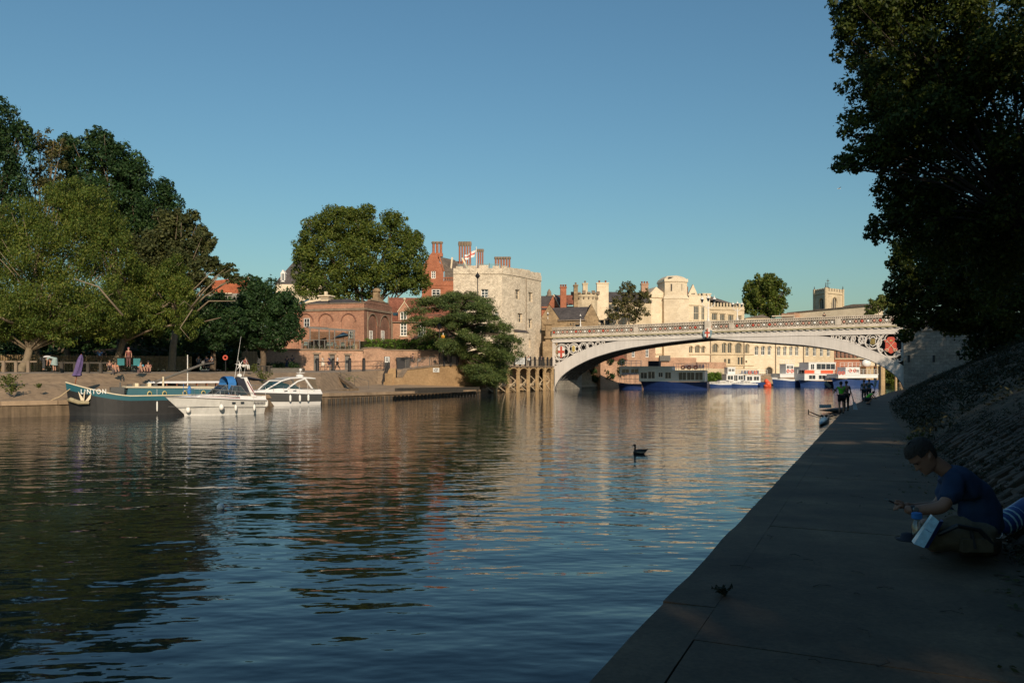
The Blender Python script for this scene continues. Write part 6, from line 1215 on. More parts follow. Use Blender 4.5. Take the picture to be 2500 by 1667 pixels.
# ------------------------------------------------------------------ boats
M['hull_black'] = mat('black_hull', (.016, .016, .016), .5, .3, 2, bump=.004); M['hull_teal'] = mat('teal_paint', (.010, .092, .118), .55, .1, 2); M['cream'] = mat('cream_paint', (.66, .56, .38), .5, .1, 3)
M['gel'] = mat('white_gelcoat', (.80, .78, .74), .25, .05, 1.5); M['gel_dirty'] = mat('chalky_white_hull', (.70, .685, .64), .3, .12, 1.2, streak=.1); M['hull_grey'] = mat('grey_hull', (.10, .10, .095), .3, .1, 2)
M['hull_blue'] = mat('royal_blue_hull', (.018, .05, .165), .45, .12, 1.5); M['hull_navy'] = mat('navy_hull', (.012, .03, .12), .35, .15, 1.5); M['boat_white'] = mat('boat_white', (.70, .70, .68), .4, .08, 2); M['boat_blue_grey'] = mat('blue_grey_superstructure', (.62, .68, .68), .45, .1, 2)
M['canvas_blue'] = mat('blue_canvas_cover', (.03, .17, .45), .75, .15, 4, bump=.01); M['canvas_navy'] = mat('navy_canvas_cover', (.02, .022, .035), .8, .2, 4, bump=.01); M['canvas_purple'] = mat('purple_canvas', (.11, .075, .19), .8, .25, 5, bump=.02)
M['wood'] = mat('varnished_wood', (.25, .085, .035), .35, .25, 4); M['chrome'] = mat('stainless_rail', (.55, .54, .52), .25, .05, metal=.8); M['maroon'] = mat('maroon_stripe', (.22, .035, .06), .4, .05); M['fender'] = mat('white_fender', (.80, .78, .72), .45, .04)
M['rust'] = mat('weathered_hook', (.30, .25, .15), .8, .3, 5); M['rope'] = mat('pale_rope', (.50, .38, .22), .9, .2, 8); M['seat_blue'] = mat('blue_seat', (.10, .20, .38), .6)
def hull(w, L, B, sheer, draft=.5, rake=1.2, flare=.15, stern=.85, fine=2.2, n=18, bands=None, tumble=0, zlev=(0, .25, .5, .75, 1.0)):
    """x: stern 0 .. bow L; sheer(t) gives deck height; returns deck outline"""
    ts = [i/n for i in range(n+1)]; rows = []
    for t in ts:
        hs = sheer(t); bd = B/2*(1-max(0, (t-.45)/.55)**fine)*(stern+(1-stern)*min(1, t/.35)); row = []
        for k in zlev:
            z_ = -draft+(hs+draft)*k; f = max(0, z_)/hs; b = bd*(1-flare*(1-max(0, f))*(1+1.5*max(0, t-.5))); b = max(b, .015)
            x = t*L+rake*max(0, (t-.6)/.4)**1.6*f; row.append((x, b, z_))
        rows.append(row)
    m = len(zlev)
    for s_ in (1, -1):
        for i in range(n):
            for k in range(m-1):
                a, b, c, d = rows[i][k], rows[i+1][k], rows[i+1][k+1], rows[i][k+1]; q = [(p[0], s_*p[1], p[2]) for p in (a, b, c, d)]
                w.cur = (bands[k] if bands else 0); w.add(q if s_ < 0 else q[::-1], [(0, 1, 2, 3)])
    w.cur = bands[-1] if bands else 0
    for k in range(m-1): a, d = rows[0][k], rows[0][k+1]; w.add([(a[0], -a[1], a[2]), (a[0], a[1], a[2]), (d[0], d[1], d[2]), (d[0], -d[1], d[2])], [(3, 2, 1, 0)])
    return [r[-1] for r in rows]
def deck(w, out, dz=-.05, inset=.04):
    for a, b in zip(out[:-1], out[1:]): w.quad((a[0], -max(a[1]-inset, 0), a[2]+dz), (b[0], -max(b[1]-inset, 0), b[2]+dz), (b[0], max(b[1]-inset, 0), b[2]+dz), (a[0], max(a[1]-inset, 0), a[2]+dz))
def place(t, bow, stern_pt=None, rot=None):
    t.location = bow; t.rotation_euler = (0, 0, rot)
def text_mesh(s, size, m, name, parent, M4, depth=.004):
    c = bpy.data.curves.new(name, 'FONT'); c.body = s; c.size = size; c.extrude = depth; c.align_x = 'CENTER'; c.space_character = 1.3; c.offset = size*.012
    o = bpy.data.objects.new(name, c); COL.objects.link(o); dg = bpy.context.evaluated_depsgraph_get(); dg.update(); me = bpy.data.meshes.new_from_object(o.evaluated_get(dg)); bpy.data.objects.remove(o)
    me.transform(M4); me.materials.clear(); me.materials.append(m); o = bpy.data.objects.new(name, me); COL.objects.link(o); o.parent = parent; return o
def sidetext(s, size, m, parent, x, y, z_, ang=0, name='lettering'):   # on the port side, read from outside
    return text_mesh(s, size, m, name, parent, Matrix.Translation((x, y, z_)) @ Matrix.Rotation(math.pi+ang, 4, 'Z') @ Matrix.Rotation(R(90), 4, 'X'))
def fenders(t, items):
    for (x, y, zt_, ln, r, ball) in items:
        w = MB(); w.tube([(x, y, zt_+.9), (x, y+.03, zt_)], .012, 4)
        if ball: w.ball((x, y+r, zt_-r), r, 12, 8, (1, 1, 1.1))
        else: w.lathe([(.03, 0), (r*.7, -.06), (r, -.14), (r, -ln+.14), (r*.7, -ln+.05), (.03, -ln)][::-1], (x, y+r, zt_), 10)
        w.build('fender', M['fender'], t, smooth=True)
def arch_sheet(w, x0, x1, b, z0, z1, n=8):  # canvas hood
    for i in range(n):
        a0, a1 = math.pi*i/n, math.pi*(i+1)/n; w.quad((x0, -b*math.cos(a0), z0+(z1-z0)*math.sin(a0)**.5), (x0, -b*math.cos(a1), z0+(z1-z0)*math.sin(a1)**.5), (x1, -b*math.cos(a1), z0+(z1-z0)*math.sin(a1)**.5), (x1, -b*math.cos(a0), z0+(z1-z0)*math.sin(a0)**.5))
# --- the barge
ba_ = thing('river_barge', 'dark hulled barge with teal sides moored at the left', 'barge'); L, B = 12.6, 3.6
sh = lambda t: 1.35+1.0*max(0, (t-.62)/.38)**1.5
w = MB(); out = hull(w, L, B, sh, .5, .35, .06, .8, 3.6, 24, bands=[0, 0, 0, 0, 1], zlev=(0, .3, .62, .80, .82, 1.0)); w.build('hull', [M['hull_black'], M['hull_teal']], ba_)
w = MB()
for s_ in (1, -1): w.tube([(p[0], s_*p[1], p[2]+.02) for p in out], .045, 6)
w.build('gunwale', M['cream'], ba_); w = MB(); deck(w, out, -.45); w.build('deck', M['cream'], ba_)
w = MB(); w.hexa([(.4, -1.45, 1.0), (8.2, -1.5, 1.0), (8.2, 1.5, 1.0), (.4, 1.45, 1.0), (.4, -1.3, 1.85), (8.0, -1.35, 1.95), (8.0, 1.35, 1.95), (.4, 1.3, 1.85)]); cb = w.build('cabin', M['hull_teal'], ba_)
w = MB(); w.hexa([(.3, -1.4, 1.85), (8.2, -1.45, 1.95), (8.2, 1.45, 1.95), (.3, 1.4, 1.85), (.3, -1.2, 1.98), (8.1, -1.2, 2.06), (8.1, 1.2, 2.06), (.3, 1.2, 1.98)]); w.build('cabin_roof', M['cream'], cb)
for x in (1.4, 3.1, 4.9, 6.2):
    w = MB(); y = 1.5; w.lathe([(.2, 0), (.2, .05), (.15, .06)], (0, 0, 0), 12); w.v = [Vector((x+p.x, 1.44+p.z*1.2, 1.5+p.y)) for p in w.v]; p_ = w.build('porthole', M['gold'], ba_)
    w = MB(); w.lathe([(.145, 0), (.145, .02)], (0, 0, 0), 12); w.v = [Vector((x+p.x, 1.52+p.z, 1.5+p.y)) for p in w.v]; w.build('pane', M['glass_blue'], p_)
sidetext('LINTON', .47, M['sign'], ba_, 10.85, 1.37, sh(.90)-.43, -.27); text_mesh('LINTON', .40, M['white'], 'lettering', ba_, Matrix.Translation((12.18, -.95, sh(.97)-.45)) @ Matrix.Rotation(.72, 4, 'Z') @ Matrix.Rotation(R(90), 4, 'X'))
w = MB()   # stowed anchor flukes on the bow
w.v = []; w.add([(12.05, 1.02, 1.75), (11.85, 1.08, 1.1), (11.55, 1.2, 1.05), (11.72, 1.14, 1.32)], [(0, 1, 2, 3)]); w.add([(11.0, 1.33, 1.62), (11.5, 1.2, 1.05), (11.25, 1.27, 1.05), (11.1, 1.3, 1.2)], [(0, 1, 2, 3)]); w.tube([(11.62, 1.2, 1.05), (11.55, 1.22, 1.7)], .05, 6); w.build('anchor', M['stone_pale'], ba_)
w = MB(); w.tube([(12.75, .1, 1.1), (12.6, .7, 1.15), (12.0, 1.1, .95), (11.2, 1.36, .92)], [.12, .17, .15, .1], 8); w.build('bow_fender', M['rust'], ba_)
w = MB(); w.tube([(8.6, .9, 1.9), (8.6, .9, 2.35)], .06, 6); w.box(8.3, 9.4, .2, 1.2, 1.25, 2.0); w.build('hatch', M['hull_grey'], ba_)
w = MB(); w.tube([(4.9, .9, 2.05), (4.9, .9, 2.75)], .09, 6); w.build('mast_crutch', M['cream'], ba_); w = MB(); w.tube([(5.6, .9, 2.35), (1.2, .6, 3.7)], [.10, .09], 7); w.ball((1.2, .6, 3.78), .2, 8, 6); w.tube([(1.2, .6, 3.7), (.2, .5, 3.8)], .04, 5); w.build('lowered_mast', M['rail_grey'], ba_)
w = MB(); w.tube([(2.6, .4, 2.05), (2.6, .4, 4.4)], [.05, .04], 6); w.build('mast', M['white'], ba_)
for k in range(5): w = MB(); w.box(5.4+k*.55, 5.7+k*.55, .3-.1*k, .9, 2.04, 2.2+.07*(k % 2)); w.build('deck_gear', M['cream' if k % 2 else 'hull_grey'], ba_)
fenders(ba_, [(5.6, 1.72, .95, .75, .07, 0)])
bow = Vector((-30.6, 54.9, 0)); ang_b = math.atan2(-.55, -.83); ca, sa = math.cos(ang_b), math.sin(ang_b); place(ba_, (bow.x-12.75*.76*ca, bow.y-12.75*.76*sa, 0), rot=ang_b); ba_.scale = (.76, .84, .97)
def bpt(x, y, z_): return Vector((ba_.location.x+x*.76*ca-y*.84*sa, ba_.location.y+x*.76*sa+y*.84*ca, z_*.97))
um = thing('parasol', 'tightly furled purple parasol standing on the barge bow', 'parasol', bpt(9.95, .2, 1.6)); o = um.location; top = P(199, 864, bpt(9.95, .2, 0).y); w = MB(); b0_ = P(183, 940, o.y); w.tube([b0_, top], .03, 6); w.build('pole', M['wood'], um)
w = MB(); d = top-b0_; pts2 = [b0_.lerp(top, f) for f in (.27, .31, .38, .5, .7, .88, .98)]; n = 12; rad = [.12, .26, .22, .21, .19, .13, .04]
vv = []; 
for i, p in enumerate(pts2):
    for k in range(n): a = 2*math.pi*k/n; r_ = rad[i]*(1+.28*(k % 2)); vv.append(p+Vector((r_*math.cos(a+i*.15), r_*math.sin(a+i*.15), 0)))
w.add(vv, [(i*n+k, i*n+(k+1) % n, (i+1)*n+(k+1) % n, (i+1)*n+k) for i in range(6) for k in range(n)]+[tuple(range(n))]); w.build('canopy', M['canvas_purple'], um)
w = MB(); a = bpt(12.6, .2, 1.9); b = P(72, 982, 53.5); mid_ = (a+b)/2-Vector((0, 0, .35)); w.tube([a, a.lerp(mid_, .5)-Vector((0, 0, .12)), mid_, mid_.lerp(b, .5)-Vector((0, 0, .1)), b], .028, 5); tag(w.build('mooring_rope', M['rope']), 'pale mooring rope from the barge bow to the quay', 'rope')
# --- wooden cabin boat behind
cbt = thing('cabin_boat', 'varnished wooden cabin boat with long white roof behind the white cruiser', 'boat'); w = MB(); out = hull(w, 8.5, 2.4, lambda t: .95+.3*t*t, .4, .6); w.build('hull', M['cream'], cbt); w = MB(); deck(w, out); w.build('deck', M['cream'], cbt)
w = MB(); wallgrid(w, .5, 6.6, .9, 1.35, [], 0, -.95); wallgrid(w, .5, 6.6, .9, 1.35, [], 0, .95)
for k in range(9): x = .5+k*.76; w.box(x-.04, x+.04, -.98, -.9, 1.3, 2.15); w.box(x-.04, x+.04, .9, .98, 1.3, 2.15)
w.box(6.55, 6.65, -.95, .95, .9, 1.35); w.build('cabin_side', M['wood'], cbt)
w = MB(); w.hexa([(.2, -1.1, 2.1), (7.3, -1.1, 2.1), (7.3, 1.1, 2.1), (.2, 1.1, 2.1), (.3, -.9, 2.24), (7.1, -.9, 2.24), (7.1, .9, 2.24), (.3, .9, 2.24)]); w.build('roof', M['gel'], cbt)
w = MB(); w.bar((6.7, -.95, 1.0), (7.1, -.95, 2.1), .06); w.bar((6.7, .95, 1.0), (7.1, .95, 2.1), .06); w.quad((6.66, -.9, 1.1), (6.66, .9, 1.1), (7.0, .9, 2.05), (7.0, -.9, 2.05)); w.build('windscreen', M['glass_blue'], cbt)
place(cbt, (XP(590, 67.5), 67.5, 0), rot=math.atan2(-3.2, -7.4))
# --- open sports cruiser
cr = thing('motor_cruiser', 'white open motor cruiser with maroon stripes and radar arch in front', 'boat'); L = 7.6; B = 2.7
sh = lambda t: .95+.38*t**1.6
w = MB(); out = hull(w, L-.9, B, sh, .4, 1.75, .34, .95, 2.6, 24, bands=[0, 0, 0, 0, 0, 0], zlev=(0, .3, .5, .72, .74, 1.0)); w.build('hull', M['gel_dirty'], cr, smooth=False)
w = MB()
for s_ in (1, -1): w.tube([(p[0], s_*(p[1]+.01), p[2]) for p in out], .035, 5)
w.build('rubbing_strake', M['rail_grey'], cr)
w = MB()
for s_ in (1, -1): w.tube([(p[0]*.97, s_*(p[1]*(.86 if i < 16 else .8)), p[2]*.5) for i, p in enumerate(out)], .02, 4)
w.build('spray_rail', M['hull_grey'], cr)
w = MB(); tsn = len(out)-1; top_ = []
for i, p in enumerate(out): t = i/tsn; top_.append((p[0]-(.1+.5*t if t > .8 else 0), max(p[1]-.28*min(1, (1-t)*4), .01), p[2]+.30*min(1, (1-t)*3.2)))
for s_ in (1, -1):
    for i in range(tsn): a, b, c, d = out[i], out[i+1], top_[i+1], top_[i]; q = [(p[0], s_*p[1], p[2]) for p in (a, b, c, d)]; w.add(q if s_ < 0 else q[::-1], [(0, 1, 2, 3)])
for i in range(int(tsn*.40), tsn): a, b = top_[i], top_[i+1]; w.quad((a[0], -a[1], a[2]), (b[0], -b[1], b[2]), (b[0], b[1], b[2]), (a[0], a[1], a[2]))
w.quad((top_[0][0], -top_[0][1], top_[0][2]), (top_[9][0], -top_[9][1], top_[9][2]), (top_[9][0], -top_[9][1]+.25, top_[9][2]), (top_[0][0], -top_[0][1]+.25, top_[0][2])); w.quad((top_[0][0], top_[0][1]-.25, top_[0][2]), (top_[9][0], top_[9][1]-.25, top_[9][2]), (top_[9][0], top_[9][1], top_[9][2]), (top_[0][0], top_[0][1], top_[0][2])); w.box(-.02, .25, -1.1, 1.1, .5, 1.28); w.build('topsides', M['gel'], cr)
w = MB(); a, b = 5, 19
for (f0, f1, i0, i1, mi) in ((.30, .48, 9, 21, 0), (.60, .78, 9, 22, 1)):
    w.cur = mi
    for i in range(i0, i1):
        def q(i, f): o_, t_ = out[i], top_[i]; return (o_[0]+(t_[0]-o_[0])*f, o_[1]+(t_[1]-o_[1])*f+.012, o_[2]+(t_[2]-o_[2])*f+.006)
        g2 = (i-i0)/(i1-i0); e = .5+.5*g2; h0, h1 = f0+(f1-f0)*g2*.7, f1; g3 = (i+1-i0)/(i1-i0); w.add([q(i+1, f0+(f1-f0)*g3*.7), q(i, h0), q(i, h1), q(i+1, f1)], [(0, 1, 2, 3)])
w.build('side_stripe', [M['maroon'], M['hull_grey']], cr)
ws = MB(); wx0, wx1, wt, zb_ = 4.5, 2.0, 3.5, 1.35
ws.quad((wx0, .65, zb_+.1), (wx0, -.65, zb_+.1), (wt, -.7, zb_+.72), (wt, .7, zb_+.72)); ws.quad((wx0, .65, zb_+.1), (wt, .7, zb_+.72), (wx1+.3, .98, zb_+.66), (wx1-.3, 1.12, zb_)); ws.quad((wx0, -.65, zb_+.1), (wx1-.3, -1.12, zb_), (wx1+.3, -.98, zb_+.66), (wt, -.7, zb_+.72)); wsc = ws.build('windscreen', M['glass'], cr)
w = MB()
for s_ in (1, -1): w.tube([(wx1-.3, s_*1.12, zb_), (wx1+.3, s_*.98, zb_+.66), (wt, s_*.7, zb_+.72), (wx0, s_*.65, zb_+.1)], .025, 5); w.bar((wt, s_*.7, zb_+.72), (wt-.2, s_*1.0, zb_+.06), .04); w.bar((2.9, s_*.85, zb_+.7), (3.2, s_*1.02, zb_+.04), .04)
w.tube([(wt, .7, zb_+.72), (wt, -.7, zb_+.72)], .025, 5); w.build('windscreen_frame', M['chrome'], wsc)
w = MB(); arch_sheet(w, 2.6, 3.35, .85, zb_+.1, zb_+1.35); w.quad((3.35, -.8, zb_+.6), (3.9, -.6, zb_+.55), (3.9, .6, zb_+.55), (3.35, .8, zb_+.6)); w.build('hood', M['canvas_blue'], cr)
w = MB(); arch_sheet(w, 1.35, 2.55, 1.0, zb_+.15, zb_+1.3); w.build('rear_hood', M['canvas_navy'], cr)
w = MB(); w.hexa([(-.1, -1.1, zb_+1.0), (1.5, -1.1, zb_+1.22), (1.5, 1.1, zb_+1.22), (-.1, 1.1, zb_+1.0), (-.1, -1.05, zb_+1.06), (1.5, -1.0, zb_+1.32), (1.5, 1.0, zb_+1.32), (-.1, 1.05, zb_+1.06)]); w.build('bimini', M['canvas_navy'], cr)
w = MB()
for s_ in (1, -1): w.hexa([(.9, s_*1.18, 1.2), (1.35, s_*1.18, 1.2), (1.35, s_*1.1, 1.2), (.9, s_*1.1, 1.2), (1.7, s_*1.0, zb_+1.2), (2.0, s_*1.0, zb_+1.2), (2.0, s_*.92, zb_+1.2), (1.7, s_*.92, zb_+1.2)])
w.box(1.7, 2.0, -1.0, 1.0, zb_+1.18, zb_+1.28); ra_ = w.build('radar_arch', M['gel'], cr)
w = MB(); w.hexa([(1.0, 1.19, 1.35), (1.12, 1.19, 1.35), (1.12, 1.185, 1.35), (1.0, 1.185, 1.35), (1.75, 1.01, zb_+1.1), (1.85, 1.01, zb_+1.1), (1.85, 1.005, zb_+1.1), (1.75, 1.005, zb_+1.1)]); w.build('arch_stripe', M['maroon'], ra_)
w = MB(); w.lathe([(.18, 0), (.22, .05), (.22, .16), (.12, .22)], (1.85, 0, zb_+1.3), 12); w.build('radar_dome', M['gel'], cr)
w = MB(); c = Vector((1.85, .05, zb_+2.15)); w.tube([(1.85, 0, zb_+1.5), c], .025, 5)
for k in range(6): a = R(60*k+10); w.add([c+Vector((math.cos(a+1.57)*.05, .02, math.sin(a+1.57)*.05)), c+Vector((math.cos(a-1.57)*.05, .02, math.sin(a-1.57)*.05)), c+Vector((math.cos(a)*.5, 0, math.sin(a)*.5)), c+Vector((0, -.04, 0))], [(0, 1, 2), (0, 2, 3), (3, 2, 1)])
w.build('star_antenna', M['gel'], cr)
w = MB(); w.tube([(2.6, .5, zb_+1.2), (2.0, .5, zb_+4.2)], [.02, .008], 4); w.tube([(1.2, -.6, zb_+1.1), (.8, -.6, zb_+2.6)], [.018, .008], 4); w.build('aerial', M['gel'], cr)
w = MB(); w.tube([(6.9, 0, 1.75), (6.3, .62, 1.85), (5.0, 1.1, 1.82), (3.6, 1.28, 1.72), (1.2, 1.3, 1.5)], .018, 5); w.tube([(6.9, 0, 1.75), (6.3, -.62, 1.85), (5.0, -1.1, 1.82), (3.6, -1.28, 1.72)], .018, 5)
for x, y in ((6.3, .62), (5.0, 1.1), (4.0, 1.24), (2.9, 1.28), (6.3, -.62), (5, -1.1)): w.tube([(x, y, 1.82), (x-.12, y, 1.3)], .014, 4)
w.build('guard_rail', M['chrome'], cr)
for x in (3.15, 2.35): w = MB(); w.box(x-.16, x+.16, 1.33, 1.345, .78, .9); w.build('porthole', M['glass'], cr)
w = MB()
for k in range(8): x = .28+k*.135; w.hexa([(x, 1.30, .72), (x+.05, 1.30, .72), (x+.05, 1.32, .72), (x, 1.32, .72), (x-.05, 1.30, .86), (x, 1.30, .86), (x, 1.32, .86), (x-.05, 1.32, .86)])
w.build('side_vents', M['ink'], cr)
w = MB(); w.tube([(6.8, -.2, 1.45), (6.9, 0, 2.2)], .02, 4); w.ball((6.5, .2, 1.75), .17, 8, 6, (1, .8, 1.8)); w.build('bow_cover', M['canvas_blue'], cr)
fenders(cr, [(4.3, 1.18, .78, 0, .21, 1), (3.0, 1.28, .72, .46, .11, 0), (1.3, 1.33, .70, .46, .11, 0), (6.7, .2, .60, 0, .2, 1), (-.1, .9, 1.0, .55, .15, 0)])
st_ = P(652, 1008, 57.6); bw_ = P(440, 1017, 53.2); d = (bw_-st_); an = math.atan2(d.y, d.x); nn = Vector((-math.sin(an), math.cos(an), 0))
place(cr, (st_.x-nn.x*1.25, st_.y-nn.y*1.25, 0), rot=an); cr.scale = (.80, .95, 1.0)
# --- second cruiser, grey hull and hardtop
c2 = thing('motor_cruiser', 'white cruiser with dark grey hull band and curved hardtop moored behind', 'boat'); sh = lambda t: .98+.30*t**1.5
w = MB(); out = hull(w, 6.6, 2.7, sh, .4, 1.3, .25, .95, 2.6, 22, bands=[0, 0, 1, 1, 1], zlev=(0, .25, .50, .7, 1.0)); w.build('hull', [M['gel'], M['hull_grey']], c2)
w = MB(); top_ = []; n2 = len(out)-1
for i, p in enumerate(out): t = i/n2; top_.append((p[0]*.98, max(p[1]-.3*min(1, (1-t)*4), .01), p[2]+(.42-.0*t)*min(1, (1-t)*3.0)))
for s_ in (1, -1):
    for i in range(n2): a, b, c, d_ = out[i], out[i+1], top_[i+1], top_[i]; q = [(p[0], s_*p[1], p[2]) for p in (a, b, c, d_)]; w.add(q if s_ < 0 else q[::-1], [(0, 1, 2, 3)])
for i in range(n2): a, b = top_[i], top_[i+1]; w.quad((a[0], -a[1], a[2]), (b[0], -b[1], b[2]), (b[0], b[1], b[2]), (a[0], a[1], a[2]))
w.build('topsides', M['gel'], c2)
zb_ = 1.4; prof = [(5.5, zb_+.0), (4.9, zb_+.4), (4.2, zb_+.78), (3.3, zb_+1.0), (2.2, zb_+1.08), (1.0, zb_+1.02), (.6, zb_+.96)]
w = MB()
for (a, b) in zip(prof[:-1], prof[1:]): w.hexa([(a[0], -.95, a[1]), (a[0], .95, a[1]), (b[0], .95, b[1]), (b[0], -.95, b[1]), (a[0], -.9, a[1]+.09), (a[0], .9, a[1]+.09), (b[0], .9, b[1]+.09), (b[0], -.9, b[1]+.09)]) if a[0] < 4.5 else None
for s_ in (1, -1):
    w.tube([(5.6, s_*.55, zb_), (4.9, s_*.8, zb_+.42), (4.2, s_*.92, zb_+.80), (3.3, s_*.98, zb_+1.02), (2.2, s_*1.0, zb_+1.08), (.6, s_*.98, zb_+1.0)], .06, 6); w.tube([(3.9, s_*1.08, zb_-.05), (3.3, s_*1.08, zb_+.35), (2.6, s_*1.05, zb_+.75), (1.7, s_*1.0, zb_+1.0)], .075, 6); w.tube([(.9, s_*1.15, zb_-.1), (1.4, s_*1.1, zb_+.5), (1.75, s_*1.02, zb_+1.0)], .09, 6)
w.build('hardtop', M['gel'], c2)
w = MB()
for s_ in (1, -1): w.quad((5.4, s_*.6, zb_+.02), (3.9, s_*1.03, zb_), (3.2, s_*1.0, zb_+.4), (4.3, s_*.9, zb_+.75)); w.quad((3.9, s_*1.03, zb_), (1.9, s_*1.03, zb_-.05), (2.9, s_*1.0, zb_+.45), (3.2, s_*1.0, zb_+.4))
w.quad((5.4, -.6, zb_+.02), (5.4, .6, zb_+.02), (4.3, .88, zb_+.75), (4.3, -.88, zb_+.75)); w.build('windscreen', M['glass_blue'], c2)
w = MB(); w.quad((4.0, -.85, zb_+.95), (4.0, .85, zb_+.95), (2.0, .85, zb_+1.19), (2.0, -.85, zb_+1.19)); w.build('roof_hatch', M['hull_grey'], c2)
w = MB(); w.lathe([(.3, 0), (.34, .08), (.34, .2), (.2, .28)], (1.6, 0, zb_+1.12), 12); w.tube([(1.6, 0, zb_+1.3), (1.5, 0, zb_+1.9)], .03, 5); w.ball((1.5, 0, zb_+1.8), .13, 8, 6); w.box(1.2, 1.8, -.2, .2, zb_+1.5, zb_+1.55); w.build('radar_dome', M['gel'], c2)
w = MB(); w.quad((.7, 1.05, zb_+1.0), (1.5, 1.05, zb_+.95), (1.2, 1.12, zb_), (.4, 1.12, zb_)); w.build('cockpit_screen', M['clear'], c2)
w = MB(); w.tube([(7.4, 0, 1.75), (6.6, .6, 1.85), (5.2, 1.1, 1.8), (3.8, 1.25, 1.72), (1.0, 1.3, 1.45)], .018, 5); w.tube([(7.4, 0, 1.75), (6.6, -.6, 1.85), (5.2, -1.1, 1.8)], .018, 5)
for x, y in ((6.6, .6), (5.2, 1.1), (4.2, 1.2), (3.0, 1.27)): w.tube([(x, y, 1.8), (x-.1, y, 1.32)], .014, 4)
w.build('guard_rail', M['chrome'], c2)
for x in (3.9, 3.0): w = MB(); w.lathe([(.13, 0), (.13, .02)], (0, 0, 0), 12); w.v = [Vector((x+p.x*1.5, 1.19+p.z, 1.27+p.y*.7)) for p in w.v]; w.build('porthole', M['glass'], c2)
fenders(c2, [(3.6, 1.3, .98, .62, .1, 0), (2.6, 1.32, .96, .62, .1, 0), (1.7, 1.34, .98, .62, .1, 0)])
st_ = P(788, 985.5, 73.5); bw_ = P(655, 990, 69); d = (bw_-st_); an = math.atan2(d.y, d.x); nn = Vector((-math.sin(an), math.cos(an), 0)); place(c2, (st_.x-nn.x*1.3, st_.y-nn.y*1.3, 0), rot=an)
# --- tour boats beyond the bridge
def tour(name, label, pxb, pxs, pywl, Y, B, hz, hullm, cabins, rails=None, buoys=(), texts=None, white_band=0, bow_left=True, dY=2.0, extra=None, sm='boat_white', group='tour boats moored beyond the bridge'):
    """bow at pxb, stern at pxs; cabins: (x0 fraction from bow, x1, z0, z1, half width, [window fractions], material)"""
    b, s = Vector((XP(pxb, Y), Y, 0)), Vector((XP(pxs, Y+dY), Y+dY, 0)); L = (s-b).length; t = thing(name, label, 'boat', group=group); k = 1-.0
    w = MB(); out = hull(w, L*.94, B, lambda q: hz*(1+.28*max(0, q-.6)/.4), .4, L*.06, .12, .9, 2.6, 14, bands=[0, 0, 0, 1 if white_band else 0], zlev=(0, .35, .7, .82, 1.0)); w.build('hull', [M[hullm], M['boat_white']], t); w = MB(); deck(w, out, -.03, .02); w.build('deck', M[sm], t)
    for (f0, f1, z0, z1, hb, wn, m) in cabins:
        x1, x0 = L*(1-f0), L*(1-f1); w = MB(Matrix.Translation((0, 0, 0))); holes = [(x0+(x1-x0)*a, x0+(x1-x0)*c, z0+(z1-z0)*e, z0+(z1-z0)*g) for a, c, e, g in wn]
        A = Matrix(((1, 0, 0, 0), (0, -1, 0, hb), (0, 0, 1, 0), (0, 0, 0, 1))); w.M = A; wallgrid(w, x0, x1, z0, z1, holes, .08); w.M = None
        w.quad((x0, -hb, z0), (x0, -hb, z1), (x0, hb, z1), (x0, hb, z0)); w.quad((x1, -hb, z0), (x1, hb, z0), (x1, hb, z1), (x1, -hb, z1)); w.quad((x0, -hb, z0), (x1, -hb, z0), (x1, -hb, z1), (x0, -hb, z1)); w.box(x0-.12, x1+.12, -hb-.1, hb+.1, z1, z1+.09)
        cbn = w.build('cabin', M[m], t)
        for h in holes: g_ = MB(); g_.quad((h[1]-.01, hb-.07, h[2]+.01), (h[0]+.01, hb-.07, h[2]+.01), (h[0]+.01, hb-.07, h[3]-.01), (h[1]-.01, hb-.07, h[3]-.01)); g_.build('window', M['glass'], cbn)
        if holes:
            g_ = MB()
            for h in holes:
                for (q0, q1, q2, q3) in ((h[0]-.05, h[1]+.05, h[2]-.06, h[2]), (h[0]-.05, h[1]+.05, h[3], h[3]+.06), (h[0]-.06, h[0], h[2], h[3]), (h[1], h[1]+.06, h[2], h[3]), ((h[0]+h[1])/2-.03, (h[0]+h[1])/2+.03, h[2], h[3])): g_.box(q0, q1, hb-.05, hb+.03, q2, q3)
            g_.build('window_frames', M['white'], cbn, stuff=True)
    for (f0, f1, z0, h, hb) in (rails or ()):
        x1, x0 = L*(1-f0), L*(1-f1); n = max(3, int((x1-x0)/.8))
        for y in (hb, -hb):
            w = MB(); w.tube([(x0, y, z0+h), (x1, y, z0+h)], .04, 4); w.tube([(x0, y, z0+h*.55), (x1, y, z0+h*.55)], .03, 4)
            for q in range(n+1): x = x0+(x1-x0)*q/n; w.tube([(x, y, z0), (x, y, z0+h)], .035, 4)
            w.build('railing', M['white'], t)
    for (f, z_, hb) in buoys:
        x = L*(1-f); w = MB(); w.ring((x, hb+.1, z_), .28, .085, n=14, m=6); w.build('lifebuoy', M['red_plastic'], t)
    if extra: extra(t, L)
    if texts: sidetext(texts[0], texts[1], M['white'], t, L*(1-texts[2]), B/2+.02, texts[3])
    d = b-s; an = math.atan2(d.y, d.x); place(t, (s.x, s.y, 0), rot=an); return t
def W4(n, a=.06, b=.94, e=.25, g=.8, gap=.25): p = (b-a)/n; return [(a+p*k+p*gap/2, a+p*(k+1)-p*gap/2, e, g) for k in range(n)]
def seats(t, L, f0, f1, z0, n, hb):
    for k in range(n):
        x = L*(1-f0-(f1-f0)*(k+.5)/n)
        for y in (-hb*.5, hb*.5): w = MB(); w.box(x-.2, x+.2, y-.4, y+.4, z0+.35, z0+.45); w.box(x-.25, x-.18, y-.4, y+.4, z0+.45, z0+.95); w.build('seat', M['seat_blue'], t)
